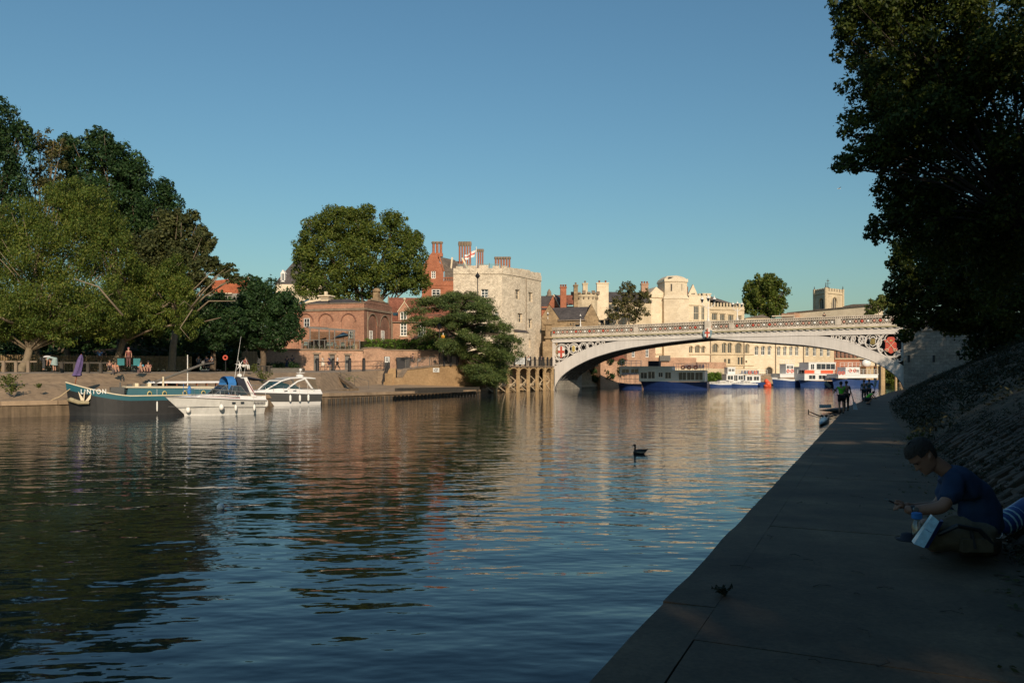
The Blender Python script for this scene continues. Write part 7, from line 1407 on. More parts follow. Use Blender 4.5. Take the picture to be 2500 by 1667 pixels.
def exA(t, L): seats(t, L, .64, .93, 3.3, 7, 1.8); w = MB(); w.box(L*.70, L*.86, -1, 1, 3.7, 4.9); w.build('wheelhouse', M['canvas_navy'], t)
tour('tour_boat', 'big white and navy tour boat with roof seats and three orange lifebuoys', 1562, 1729, 0, 139.5, 4.4, 1.3, 'hull_navy',
     [(.02, .50, 1.4, 3.9, 1.9, [(.03, .20, .2, .62), (.28, .40, .3, .6), (.52, .72, .2, .66), (.76, .95, .2, .6)], 'boat_blue_grey'), (.50, .97, 1.4, 3.2, 1.95, W4(3, .05, .8, .15, .85, .12), 'boat_white')],
     [(.52, .99, 3.3, 1.15, 1.9)], [(.66, 3.75, 1.95), (.75, 3.75, 1.95), (.84, 3.75, 1.95)], dY=-4.0, extra=exA)
def exB(t, L):
    w = MB()
    for k in range(12): x = L*(.2+.6*k/12); w.quad((x, 1.9, 2.5), (x+L*.025, 1.9, 2.5), (x+L*.025, 1.6, 2.85), (x, 1.6, 2.85))
    w.build('striped_awning', M['seat_blue'], t)
tour('tour_boat', 'smaller white boat with striped awning lying in the shade under the arch', 1509, 1568, 0, 141.5, 3.4, .9, 'hull_navy', [(.1, .95, 2.6, 3.9, 1.4, W4(2, e=.2, g=.7), 'boat_blue_grey')], [(.1, .9, .9, 1.6, 1.5), (.1, .95, 4.0, 1.0, 1.4)], dY=-1, extra=exB)
for i, (a, b, Y, lab) in enumerate([(1731, 1783, 156, 'small blue hulled motor boat moored nearest the big tour boat'), (1757, 1800, 159, 'small blue hulled motor boat in the middle of the little row'), (1785, 1846, 156, 'small blue hulled motor boat at the right of the little row')]):
    tour('small_boat', lab, a, b, 0, Y, 1.7, .72, 'hull_blue', [(.45, .72, .7, 1.25, .6, W4(2, e=.2, g=.8), 'boat_white')], [(.1, .9, .72, .35, .7)], dY=.8, white_band=1, group='little blue motor boats beyond the bridge')
tour('cabin_boat', 'white twin cabin boat with blue roof seats behind the little boats', 1766, 1868, 0, 161, 3.0, .9, 'hull_blue', [(.02, .42, .9, 2.5, 1.1, [(.04, .30, .35, .85), (.62, .94, .35, .85), (.36, .56, .2, .9)], 'boat_white'), (.46, .82, .9, 2.3, 1.2, W4(2, .05, .95, .3, .85), 'boat_white'), (.06, .24, 2.6, 3.9, .8, W4(2, e=.4, g=.8), 'boat_white')], [(.3, .98, 2.4, 1.0, 1.2)], [(.56, 2.9, 1.2), (.70, 2.9, 1.2)], dY=1.5, extra=lambda t, L: seats(t, L, .42, .8, 2.3, 5, 1.2))
tour('tour_boat', 'blue and white tour boat with tall white wheelhouse left of the trio', 1884, 1958, 0, 165, 3.8, 1.5, 'hull_blue', [(.12, .98, 1.9, 2.6, 1.6, [], 'boat_white'), (.36, .62, 2.6, 4.6, 1.1, W4(2, e=.55, g=.85), 'boat_white'), (.74, .98, 2.6, 4.0, 1.2, W4(1, e=.1, g=.8), 'boat_white')], [(.35, .65, 4.6, .9, 1.0)], [(.42, 3.2, 1.15), (.55, 3.2, 1.15)], dY=2, white_band=1)
tour('tour_boat', 'blue and white tour boat with orange banners in the middle of the trio', 1950, 2032, 0, 163, 4.0, 1.1, 'hull_blue', [(.02, .95, 1.3, 2.6, 1.7, [(.04, .22, .2, .8), (.35, .55, .2, .8), (.66, .86, .2, .8)], 'boat_white'), (.15, .95, 3.4, 4.9, 1.6, W4(2, .02, .72, .1, .85, .05)+[(.8, .92, .1, .8)], 'boat_white')], [(.1, .95, 2.6, .9, 1.6)], [], dY=2,
     extra=lambda t, L: [(lambda w, x0, x1, m: (w.box(L*(1-x1), L*(1-x0), 1.7, 1.74, 2.65, 3.35), w.build('banner', m, t)))(MB(), a, b, m) for a, b, m in ((.02, .30, M['red_plastic']), (.32, .48, M['boat_white']), (.50, .86, M['red_plastic']))])
tour('tour_boat', 'blue and white tour boat with open rear deck at the right of the trio', 2030, 2130, 0, 160, 4.2, 1.4, 'hull_blue', [(.02, .98, 1.8, 2.5, 1.8, [], 'boat_white'), (.24, .58, 2.5, 3.9, 1.3, [(.1, .25, .3, .7)], 'boat_white')], [(.2, .98, 2.5, 1.0, 1.75), (.3, .6, 3.9, 1.0, 1.2)], [(.05, 2.8, 1.8), (.13, 2.8, 1.8), (.34, 3.3, 1.35), (.45, 3.3, 1.35)], dY=2.5,
     extra=lambda t, L: (lambda w: (w.box(L*.05, L*.42, -1.6, 1.6, 4.05, 4.15), [w.tube([(L*x, y, 2.5), (L*x, y, 4.05)], .05, 4) for x in (.06, .18, .3, .42) for y in (-1.6, 1.6)], w.build('deck_canopy', M['wood'], t)))(MB()))
w = MB(); c = P(1875, 936, 158); w.ball((c.x, c.y, .6), .6, 10, 8, (1, 1, 1)); w.ball((c.x-.35, c.y, 1.2), .45, 10, 8); w.box(c.x-.8, c.x+.5, c.y-.4, c.y+.4, 0, .5); tag(w.build('mooring_buoy', M['red_plastic'], smooth=True), 'bright red buoys lashed together between the moored boats', 'buoy')
w = MB(); w.ball((XP(2115, 163), 163, 4.8), .8, 12, 8, (1.2, .6, 1)); tag(w.build('satellite_dome', M['boat_white'], smooth=True), 'white dome above the stern of the right hand tour boat', 'dome')
# --- rowing gear on the near water
rs2 = thing('rowing_shell', 'pale rowing shell with riggers lying beside the quay edge', 'rowing boat', P(2014, 1024, 37)); c = G(2012, 1026, .1); c = Vector((XP(2012, 48), 48, 0)); w = MB(); w.M = Matrix.Translation((c.x, c.y, .12)) @ Matrix.Rotation(R(66), 4, 'Z')
w.lathe([(.02, -4.5), (.16, -3), (.26, -1), (.27, 1), (.16, 3), (.02, 4.5)], (0, 0, 0), 10); w.v = [w.M @ Vector((p.z, p.x*1.0, p.y*.7)) for p in [w.M.inverted() @ q for q in w.v]]; w.build('hull', mat('pale_shell', (.42, .48, .48), .3), rs2, smooth=True)
w = MB(); w.M = Matrix.Translation((c.x, c.y, .12))
for s_ in (-1, 1):
    e = (s_*.95, 0, .52 if s_ < 0 else .35)
    w.tube([(s_*.1, -.3, .15), e], .022, 5); w.tube([(s_*.1, .3, .15), e], .022, 5); w.tube([(s_*.1, -.3, .05), (e[0], e[1], e[2]-.2)], .018, 5); w.tube([(e[0], 0, e[2]-.22), (e[0], 0, e[2]+.12)], .028, 5)
w.build('rigger', M['iron'], rs2); w = MB(); w.M = Matrix.Translation((c.x, c.y, .12))
for q in (-.12, .12): w.box(q-.06, q+.06, -.1, .1, .2, .3)
w.build('foot_stretcher', M['iron'], rs2)
k_ = thing('rowing_shell', 'second pale rowing shell held at the quay edge by the standing rower', 'rowing boat', (XP(2060, 60), 60, 0)); w = MB(); cc = Vector((XP(2068, 60), 60, .15)); w.lathe([(.02, -4), (.2, -2), (.28, 0), (.2, 2), (.02, 4)], (0, 0, 0), 10); Mx = Matrix.Translation(cc) @ Matrix.Rotation(R(20), 4, 'Z'); w.v = [Mx @ Vector((p.z*.65, p.x, p.y*.8)) for p in w.v]; w.build('hull', M['rail_grey'], k_, smooth=True)
w = MB(); w.box(cc.x-2.1, cc.x-1.2, cc.y-.03, cc.y+.03, .3, .55); w.build('oar_blade', mat('grey_blade', (.38, .46, .48), .4), k_)
# --- duck and floating ball
M['duck'] = mat('duck_brown', (.045, .035, .028), .7, .4, 12)
dk = thing('duck', 'dark duck swimming alone on the river with raised head', 'duck', G(1562, 1107, 0)); o = dk.location.copy(); w = MB(); S = 1.0
def loft(w, secs, n=14):
    vv = []
    for (x, z_, rx, rz) in secs:
        for k in range(n): a = 2*math.pi*k/n; vv.append((o.x+x*S, o.y+math.cos(a)*rx*S, o.z+(z_+math.sin(a)*rz)*S))
    m = len(secs); w.add(vv, [(i*n+k, i*n+(k+1) % n, (i+1)*n+(k+1) % n, (i+1)*n+k) for i in range(m-1) for k in range(n)]+[tuple(range(n)), tuple((m-1)*n+k for k in range(n))[::-1]])
loft(w, [(-.30, .05, .01, .01), (-.27, .06, .07, .07), (-.20, .07, .12, .10), (-.08, .08, .15, .12), (.08, .09, .15, .12), (.2, .10, .11, .09), (.29, .15, .05, .04), (.36, .21, .015, .012)])
w.tube([(o.x-.2, o.y, .12), (o.x-.215, o.y, .2), (o.x-.205, o.y, .28), (o.x-.215, o.y, .34)], [.065, .042, .038, .045], 10); w.ball((o.x-.23, o.y, .365), .055, 12, 8, (1.2, .85, 1)); w.build('body', M['duck'], dk, smooth=True)
w = MB(); w.tube([(o.x-.28, o.y, .36), (o.x-.32, o.y, .35), (o.x-.36, o.y, .345)], [.026, .022, .014], 8); w.build('bill', M['rust'], dk); w = MB(); w.tube([(o.x-.15, o.y-.135, .075), (o.x+.05, o.y-.155, .06), (o.x+.2, o.y-.11, .07)], [.012, .018, .01], 5); w.build('wing_stripe', M['stone_pale'], dk); dk.scale = (.84, .84, .84)
w = MB(); p = G(539, 1242, 0); w.ball((p.x, p.y, .04), .085, 14, 10); tag(w.build('floating_ball', M['fender'], smooth=True), 'small white ball floating alone on the dark water', 'ball')
# ------------------------------------------------------------------ people
SKIN = mat('skin', (.42, .23, .15), .6, .1, 6); SKIN2 = mat('brown_skin', (.16, .085, .055), .6, .1, 6); HAIR = mat('dark_hair', (.032, .023, .017), .7, .3, 20); HAIRB = mat('fair_hair', (.30, .20, .11), .7, .3, 20)
_cl = {}
def cloth(c):
    k = tuple(round(x, 3) for x in c)
    if k not in _cl: _cl[k] = mat('cloth_%d' % len(_cl), k, .85, .2, 8, bump=.004)
    return _cl[k]
def skin_mesh(name, pts, rad, edges, root, m, parent, sub=1, Mx=None, scale=1.0):
    me = bpy.data.meshes.new(name); me.from_pydata([tuple(Vector(p)*scale) for p in pts], edges, []); o = bpy.data.objects.new(name, me); COL.objects.link(o)
    sk = o.modifiers.new('s', 'SKIN'); sk.use_smooth_shade = True; sk.branch_smoothing = .5
    for i, r in enumerate(rad):
        d = me.skin_vertices[0].data[i]; r = r if isinstance(r, tuple) else (r, r); d.radius = (r[0]*scale, r[1]*scale); d.use_root = (i == root)
    sb = o.modifiers.new('u', 'SUBSURF'); sb.levels = sub; sb.render_levels = sub
    dg = bpy.context.evaluated_depsgraph_get(); nm = bpy.data.meshes.new_from_object(o.evaluated_get(dg)); bpy.data.objects.remove(o); nm.name = name
    if Mx: nm.transform(Mx)
    nm.materials.clear(); nm.materials.append(m); q = bpy.data.objects.new(name, nm); COL.objects.link(q); q.parent = parent; return q
J0 = dict(pel=(0, 0, .95), spi=(0, .01, 1.15), che=(0, .0, 1.34), nek=(0, -.0, 1.48), hea=(0, -.02, 1.60), top=(0, -.01, 1.70), shl=(.17, 0, 1.42), shr=(-.17, 0, 1.42), ell=(.23, .02, 1.15), elr=(-.23, .02, 1.15), hal=(.25, -.06, .92), har=(-.25, -.06, .92),
          fil=(.25, -.09, .84), fir=(-.25, -.09, .84), hil=(.09, 0, .92), hir=(-.09, 0, .92), knl=(.1, -.02, .5), knr=(-.1, -.02, .5), anl=(.1, .02, .09), anr=(-.1, .02, .09), tol=(.11, -.15, .03), tor=(-.11, -.15, .03))
POSE = dict(
 stand={},
 walk=dict(knl=(.09, -.18, .52), anl=(.09, -.22, .10), tol=(.1, -.38, .05), knr=(-.09, .06, .5), anr=(-.09, .32, .16), tor=(-.09, .22, .04), ell=(.23, .12, 1.16), hal=(.22, .14, .95), fil=(.22, .12, .88), elr=(-.23, -.06, 1.15), har=(-.2, -.2, .98), fir=(-.2, -.24, .92)),
 bend=dict(spi=(0, -.16, 1.06), che=(0, -.34, 1.06), nek=(0, -.47, 1.0), hea=(0, -.58, .95), top=(0, -.66, .92), shl=(.17, -.40, 1.04), shr=(-.17, -.40, 1.04), ell=(.2, -.44, .76), elr=(-.2, -.44, .76), hal=(.15, -.5, .52), har=(-.15, -.5, .52), fil=(.13, -.52, .44), fir=(-.13, -.52, .44), pel=(0, .05, .95), hil=(.09, .05, .9), hir=(-.09, .05, .9)),
 sit=dict(pel=(0, 0, .10), spi=(0, .02, .32), che=(0, -.02, .52), nek=(0, -.06, .66), hea=(0, -.12, .78), top=(0, -.12, .88), shl=(.17, -.03, .60), shr=(-.17, -.03, .60), ell=(.22, -.14, .38), elr=(-.22, -.14, .38), hal=(.12, -.36, .42), har=(-.12, -.36, .42), fil=(.08, -.42, .42), fir=(-.08, -.42, .42), hil=(.09, -.02, .10), hir=(-.09, -.02, .10), knl=(.12, -.42, .42), knr=(-.12, -.42, .40), anl=(.1, -.66, .08), anr=(-.1, -.66, .06), tol=(.1, -.82, .06), tor=(-.1, -.82, .04)),
 bench=dict(pel=(0, 0, .50), spi=(0, .02, .72), che=(0, -.02, .92), nek=(0, -.05, 1.06), hea=(0, -.09, 1.18), top=(0, -.09, 1.28), shl=(.17, -.03, 1.0), shr=(-.17, -.03, 1.0), ell=(.22, -.1, .76), elr=(-.22, -.1, .76), hal=(.12, -.32, .66), har=(-.12, -.32, .66), fil=(.08, -.4, .64), fir=(-.08, -.4, .64), hil=(.09, -.02, .49), hir=(-.09, -.02, .49), knl=(.1, -.42, .52), knr=(-.1, -.42, .52), anl=(.1, -.45, .1), anr=(-.1, -.45, .1), tol=(.1, -.6, .04), tor=(-.1, -.6, .04)),
 crouch=dict(pel=(0, .1, .42), spi=(0, -.05, .6), che=(0, -.2, .74), nek=(0, -.3, .82), hea=(0, -.4, .86), top=(0, -.47, .90), shl=(.17, -.24, .78), shr=(-.17, -.24, .78), ell=(.2, -.4, .58), elr=(-.2, -.4, .58), hal=(.15, -.58, .42), har=(-.15, -.58, .42), fil=(.13, -.64, .36), fir=(-.13, -.64, .36), hil=(.1, .1, .4), hir=(-.1, .1, .4), knl=(.14, -.28, .5), knr=(-.14, -.28, .5)),
 row=dict(ell=(.34, -.1, 1.16), hal=(.46, -.32, .95), fil=(.48, -.38, .90), elr=(-.34, -.08, 1.2), har=(-.30, -.36, 1.1), fir=(-.3, -.42, 1.08), che=(0, -.05, 1.33), nek=(0, -.08, 1.47), hea=(0, -.12, 1.58), top=(0, -.12, 1.68), shl=(.18, -.05, 1.41), shr=(-.18, -.05, 1.41)))
RAD = dict(pel=(.15, .11), spi=(.125, .09), che=(.15, .10), nek=.052, hea=(.075, .085), top=.05, shl=.06, shr=.06, ell=.042, elr=.042, hal=.03, har=.03, fil=.024, fir=.024, hil=.095, hir=.095, knl=.06, knr=.06, anl=.04, anr=.04, tol=.03, tor=.03)
KEYS = list(J0)
ED = [('pel', 'spi'), ('spi', 'che'), ('che', 'nek'), ('nek', 'hea'), ('hea', 'top'), ('che', 'shl'), ('che', 'shr'), ('shl', 'ell'), ('ell', 'hal'), ('hal', 'fil'), ('shr', 'elr'), ('elr', 'har'), ('har', 'fir'), ('pel', 'hil'), ('pel', 'hir'), ('hil', 'knl'), ('knl', 'anl'), ('anl', 'tol'), ('hir', 'knr'), ('knr', 'anr'), ('anr', 'tor')]
def sub_skel(J, keys, grow, lerps=()):
    pts = []; rad = []; idx = {}
    for k in keys: idx[k] = len(pts); pts.append(J[k]); r = RAD[k]; r = r if isinstance(r, tuple) else (r, r); rad.append((r[0]+grow, r[1]+grow))
    e = [(idx[a], idx[b]) for a, b in ED if a in idx and b in idx]
    for a, b, f, r in lerps: p = Vector(J[a]).lerp(Vector(J[b]), f); idx[(a, b)] = len(pts); pts.append(tuple(p)); rad.append((r+grow, r+grow)); e.append((idx[a], idx[(a, b)]))
    return pts, rad, e
def person(label, foot, face, pose='stand', h=1.7, shirt=(.5, .5, .5), legs=(.05, .05, .06), shorts=False, sk=None, hair=None, sleeves='short', dress=None, shoes=(.03, .03, .03), group=None, J=None, hat=None, bag=None):
    J = {**J0, **POSE[pose], **(J or {})}; s = h/1.72; t = thing('person', label, 'person', foot, group); t.rotation_euler = (0, 0, face); sk = sk or SKIN
    pts = [J[k] for k in KEYS]; skin_mesh('body', pts, [RAD[k] for k in KEYS], [(KEYS.index(a), KEYS.index(b)) for a, b in ED], 0, sk, t, 1, None, s)
    if shirt is not None:
        f = .65 if sleeves == 'short' else .12 if sleeves == 'none' else None; ks = ['pel', 'spi', 'che', 'shl', 'shr']; lp = []
        if f: lp = [('shl', 'ell', f, .052), ('shr', 'elr', f, .052)]
        else: ks += ['ell', 'elr']; lp = [('ell', 'hal', .9, .036), ('elr', 'har', .9, .036)]
        lp.append(('che', 'nek', .45, .06)); p, r, e = sub_skel(J, ks, .018, lp); skin_mesh('shirt', p, r, e, 0, cloth(shirt), t, 1, None, s)
    if dress is not None:
        w = MB(); a, b = Vector(J['pel']), (Vector(J['knl'])+Vector(J['knr']))/2; w.tube([(a+Vector((0, 0, .12)))*s, a*s, a.lerp(b, .5)*s, b*s], [.13*s, .17*s, .21*s, .25*s], 12, cap=False); o = w.build('skirt', cloth(dress), t); 
        o.data.transform(Matrix.Translation(t.location))
    elif legs is not None:
        if shorts: p, r, e = sub_skel(J, ['pel', 'hil', 'hir'], .025, [('hil', 'knl', .75, .075), ('hir', 'knr', .75, .075)])
        else: p, r, e = sub_skel(J, ['pel', 'hil', 'hir', 'knl', 'knr'], .018, [('knl', 'anl', .92, .045), ('knr', 'anr', .92, .045)])
        skin_mesh('shorts' if shorts else 'trousers', p, r, e, 0, cloth(legs), t, 1, None, s)
    hd, tp = Vector(J['hea']), Vector(J['top']); d = (tp-hd).normalized(); w = MB(); c = hd+d*.055+Vector((0, .025, 0)); w.ball(c*s, .105*s, 12, 8, (.86, 1.0, .9)); o = w.build('hair' if not hat else 'hat', cloth(hat) if hat else (hair or HAIR), t, smooth=True); o.data.transform(Matrix.Translation(t.location))
    for a, b in (('anl', 'tol'), ('anr', 'tor')):
        w = MB(); w.tube([Vector(J[a])*s-Vector((0, 0, .03*s)), Vector(J[a]).lerp(Vector(J[b]), .5)*s, Vector(J[b])*s], [.05*s, .048*s, .036*s], 8); o = w.build('shoe', cloth(shoes), t); o.data.transform(Matrix.Translation(t.location))
    return t
def at(px, py, Y): return P(px, py, Y)
PI = math.pi
# left bank, under the trees
person('person bending over in a white shirt beside the bench at the left', at(107, 905, 61.5), 2.4, 'bend', 1.8, (.55, .53, .52), (.05, .05, .05), hair=HAIR)
person('person in a patterned grey green dress bending over with bare legs', at(133, 907, 61), -1.7, 'bend', 1.75, (.28, .36, .34), dress=(.26, .34, .32), hair=HAIRB)
person('person in a pale blue shirt and dark red shorts standing by the railing', at(244, 895, 79), .3, 'stand', 1.75, (.10, .22, .45), (.10, .03, .03), True)
person('person in dark clothes standing in deep shade next to the blue shirt', at(253, 895, 80), .2, 'stand', 1.8, (.015, .015, .018), (.012, .012, .014))
person('sunbather in an orange top sitting on the bank with legs stretched down', at(281, 910, 62.2), .75, 'sit', 1.7, (.55, .22, .12), (.12, .1, .1), True)
person('person in a dark brown top sitting just behind the orange sunbather', at(268, 904, 63.5), .5, 'sit', 1.65, (.10, .05, .04), (.05, .04, .04))
person('person with pink hair in red standing behind the folding chairs', at(314, 897, 68), .2, 'stand', 1.7, (.20, .06, .05), (.12, .05, .05), hair=mat('pinkish_hair', (.35, .14, .14), .7))
person('person in a turquoise shirt sitting cross legged on the bank edge', at(343, 909, 62.5), .8, 'sit', 1.7, (.02, .30, .42), (.16, .10, .09), True)
person('person in a plum top sitting right of the turquoise shirt', at(362, 909, 62.8), .5, 'sit', 1.7, (.22, .08, .07), (.12, .06, .06), True)
person('person in white trousers seated on the low fence above the cruisers', at(598, 905, 77), 1.1, 'bench', 1.75, (.25, .05, .06), (.62, .60, .55))
for i, (px, lab) in enumerate(((485, 'person in grey sitting in the shade at the picnic spot, leftmost'), (505, 'person in dark blue sitting in the shade at the picnic spot, middle'), (518, 'person in pale grey sitting in the shade at the picnic spot, rightmost'))):
    person(lab, at(px, 899, 80), .4-i*.5, 'bench', 1.7, ((.10, .11, .12), (.04, .05, .09), (.14, .15, .16))[i], (.03, .03, .035))
# promenade
person('long haired person in a dark patterned dress walking by the brick wall', at(701, 905, 94), PI, 'stand', 1.72, (.02, .035, .07), dress=(.025, .04, .08))
person('person in dark blue walking right of the dark patterned dress', at(714, 905, 94.5), PI-.2, 'walk', 1.85, (.02, .05, .11), (.02, .03, .06))
person('person in a white dress passing between the grey doors', at(788, 903, 95.5), 1.3, 'walk', 1.72, (.66, .60, .50), dress=(.64, .58, .48), hair=HAIRB)
person('person in a navy top with bare legs carrying a pink bag', at(804, 903.5, 95), 1.2, 'walk', 1.75, (.04, .04, .09), (.06, .04, .07), True, hair=HAIRB)
person('person in white top and black trousers striding past the doors', at(824, 903.5, 95), -1.4, 'walk', 1.75, (.66, .64, .62), (.02, .02, .022), hair=HAIRB)
person('person with grey top and black shorts walking up the ramp', at(1008, 896.5, 101.5), -1.7, 'walk', 1.75, (.07, .06, .08), (.02, .02, .02), True, shoes=(.6, .6, .6))
person('person with dark top and backpack leading up the ramp', at(1024, 896, 102.5), -1.7, 'walk', 1.85, (.03, .03, .03), (.25, .22, .20), True, shoes=(.6, .6, .6))
person('person in black walking behind the ramp railing near the yellow sign', at(1090, 890, 107), -1.5, 'walk', 1.75, (.02, .02, .02), (.02, .02, .02))
person('person in dark red partly hidden by the cedar boughs', at(1118, 889, 109), -1.5, 'walk', 1.7, (.14, .03, .03), (.04, .03, .04))
person('person crouched on the walkway in front of the tower', at(1290, 893, 124), 0, 'stand', 1.65, (.20, .13, .11), (.10, .08, .07))
person('person in dark blue leaning on the walkway railing near the bridge', at(1322, 894, 129), 1.5, 'stand', 1.7, (.05, .06, .09), (.04, .04, .05))
# on the bridge
for (px, pt, c, lab, sh) in ((2012, 785, 7.6, 'person in black looking over the bridge parapet', (.02, .02, .022)), (1916, 784, 7.5, 'person in white crossing the bridge near the pale bus shelter', (.6, .58, .56)), (1895, 785, 7.4, 'person in pale pink crossing the bridge', (.5, .34, .3)), (1930, 784, 7.4, 'person in brown crossing the bridge', (.2, .1, .07))):
    Y = FB.Y(px)+4.0 if px != 2012 else FB.Y(px)+1.2; u = FB.u(px, 4.0); person(lab, (XP(px, Y), Y, ev(CORN, u)+(.7 if px == 2012 else .12)), 0, 'stand', 1.75, sh, (.04, .04, .05), hair=HAIR)
# rowers at the landing
er = rows_from(41); pr_ = Vector((XP(2054, 43), 43, .75))
person('rower in a lime green vest and black shorts bending to the river with an oar', pr_, PI-.15, 'row', 1.74, (.12, .62, .03), (.012, .014, .02), True, sleeves='none', J=dict(har=(-.46, -.32, .95), fir=(-.48, -.38, .90), elr=(-.34, -.1, 1.16), hal=(.30, -.36, 1.1), fil=(.30, -.42, 1.08), ell=(.34, -.08, 1.2)))
person('dark haired rower standing just beyond the lime green vest', (XP(2066, 46), 46, .75), PI, 'stand', 1.72, (.05, .05, .06), (.02, .02, .02))
person('rower in a lime vest crouching at the quay edge', (XP(2118, 56), 56, .70), 1.6, 'crouch', 1.7, (.12, .62, .03), (.05, .05, .06), True, sleeves='none')
person('rower in teal standing with folded arms at the far landing', (XP(2109, 61), 61, .70), PI, 'stand', 1.68, (.04, .10, .12), (.03, .05, .06))
person('rower in dark teal holding an oar upright at the far landing', (XP(2121, 61.5), 61.5, .70), PI-.6, 'row', 1.74, (.03, .09, .11), (.03, .04, .05))
def oar(label, a, b, blade=1, m='rail_grey'):
    a, b = Vector(a), Vector(b); t = thing('oar', label, 'oar', a); w = MB(); w.tube([a, b], .022, 6); w.build('shaft', M['iron'], t); d = (b-a).normalized(); s = d.cross(Vector((0, 1, 0))).normalized()*.11; w = MB(); e = b+d*.5; y = Vector((0, .012, 0))
    w.hexa([b-s*.5-y, b+s*.8-y, b+s*.8+y, b-s*.5+y, e-s-y, e+s-y, e+s+y, e-s+y]); w.build('blade', _cl.setdefault('blade', mat('pale_oar_blade', (.45, .50, .50), .4)), t)
oar('long oar held low by the lime vested rower with its pale blade at the quay', P(2078, 957, 43), P(2084, 981, 42.6)); oar('oar held across the lime vested rower pointing up left', P(2042, 955, 42.6), P(2028, 944, 42.4)); oar('oar held upright at the far landing with its blade at the top', P(2133, 963, 60), P(2136, 944, 60))
# folding chairs, bench, bins, signs, bicycles
M['teal_fabric'] = mat('teal_fabric', (.03, .17, .18), .7)
for i, px in enumerate((292, 331)):
    p = at(px, 905, 64); t = thing('folding_chair', ['teal folding camping chair left of the standing red haired person', 'teal folding camping chair right of the standing red haired person'][i], 'chair', p)
    w = MB(); w.box(p.x-.28, p.x+.28, p.y-.25, p.y+.25, p.z+.42, p.z+.45); w.build('seat', M['teal_fabric'], t); w = MB(); w.box(p.x-.28, p.x+.28, p.y+.22, p.y+.25, p.z+.45, p.z+1.0); w.build('backrest', M['teal_fabric'], t)
    for y in (-.25, .25):
        for s_ in (-1, 1): w = MB(); w.tube([(p.x-s_*.28, p.y+y, p.z), (p.x+s_*.28, p.y+y, p.z+.45)], .015, 5); w.build('leg', M['iron'], t)
for i, (x0, x1, y_, lab) in enumerate(((0, 90, 893, 'pale low timber rail on posts at the far left of the promenade'), (142, 268, 896, 'dark low bench rail behind the furled parasol'), (620, 665, 902, 'short dark rail beside the round tree trunk'))):
    t = thing('low_rail', lab, 'rail', at(x0, 905, 63)); Y0 = 63 if i < 2 else 82; m = M['trim'] if i == 0 else M['timber_dark']; zz0, zz1 = 2.95, ZP(y_, Y0)+.35; a, b = XP(x0-30 if i == 0 else x0, Y0), XP(x1, Y0+1.5); w = MB(); w.bar((a, Y0, zz1), (b, Y0+1.5, zz1), .08, .12); w.build('rail', m, t); n = 4
    for k in range(n): f = (k+.3)/n; w = MB(); x = a+(b-a)*f; w.box(x-.11, x+.11, Y0+1.5*f-.1, Y0+1.5*f+.1, zz0-.3, zz1+.06); w.build('post', m, t)
fr = thing('park_fence', 'long dark picket railing at the back of the shaded park path', 'fence', (-38, 72, 3)); pk = MB(); pk.box(-.025, .025, -.02, .02, 0, 1.5); pm = bpy.data.meshes.new('picket'); pm.from_pydata([tuple(p) for p in pk.v], [], pk.f); pm.materials.append(M['timber']); pm.update()
A_, B_ = Vector((XP(-40, 70), 70, 3.05)), Vector((XP(470, 84), 84, 3.15)); n = 150
for k in range(n): p = A_.lerp(B_, k/n); o = bpy.data.objects.new('picket', pm); COL.objects.link(o); o.parent = fr; o.location = p-fr.location; o.scale = (1, 1, 1.0)
for zz_ in (.25, 1.3): w = MB(); w.bar(A_+Vector((0, .04, zz_)), B_+Vector((0, .04, zz_)), .03, .06); w.build('fence_rail', M['iron'], fr)
f2 = thing('board_fence', 'tall brown vertical board fence lit behind the round tree', 'fence', (-32, 95, 3)); A_, B_ = Vector((XP(560, 93), 93, 3.1)), Vector((XP(628, 95), 95, 3.1))
for k in range(26): p, q = A_.lerp(B_, k/26), A_.lerp(B_, (k+.85)/26); w = MB(); w.bar(p+Vector((0, 0, 1.15)), q+Vector((0, 0, 1.15)), .05, 2.4); w.build('board', M['timber' if k % 3 else 'wall_tan'], f2)
w = MB(); p = at(694, 906, 91.5); w.box(p.x-2.4, p.x+2.2, 91.2, 92.2, 3.0, 3.45); tag(w.build('planter', M['rail_grey']), 'long low grey planter in front of the brick wall', 'planter')
g = np.random.default_rng(3); C = [[p.x-2.2+4.2*g.random(), 91.7, 3.6+.35*g.random(), .3, .3, .3] for _ in range(26)]; t = thing('planter_shrubs', 'dark shrubs in the planter by the brick wall', 'shrub', (p.x, 91.7, 3.4)); leaf_mesh('foliage', C, 2500, .13, LM['oak'], t, g)
sb_ = thing('information_board', 'white information sheet on a black stand near the steps', 'sign', at(946, 899, 101)); w = MB(); a, b = XP(938, 101), XP(952, 101); w.box(a, b, 101, 101.15, 3.3, ZP(870, 101)); w.build('stand', M['iron'], sb_); w = MB(); w.box(XP(940, 101), XP(951, 101), 100.96, 101, ZP(884.5, 101), ZP(871, 101)); w.build('panel', M['sign'], sb_)
w = MB()
for k in range(6): zc2 = ZP(873+k*1.8, 101); w.box(XP(941.5, 101), XP(949.5-(k % 2), 101), 100.95, 100.96, zc2-.03, zc2+.03)
w.build('lettering', M['ink'], sb_, stuff=True)
bn = thing('bins', 'pair of large black bins against the brick wall at the top of the steps', 'bin', at(985, 893, 107)); w = MB(); a, b = XP(968, 107), XP(1001, 107); w.hexa([(a+.1, 107, 3.4), (b-.1, 107, 3.4), (b-.1, 108, 3.4), (a+.1, 108, 3.4), (a, 106.9, ZP(874, 107)), (b, 106.9, ZP(874, 107)), (b, 108, ZP(874, 107)), (a, 108, ZP(874, 107))]); w.box(a-.05, b+.05, 106.85, 108.05, ZP(874, 107), ZP(872.5, 107)); w.build('body', M['bin'], bn)
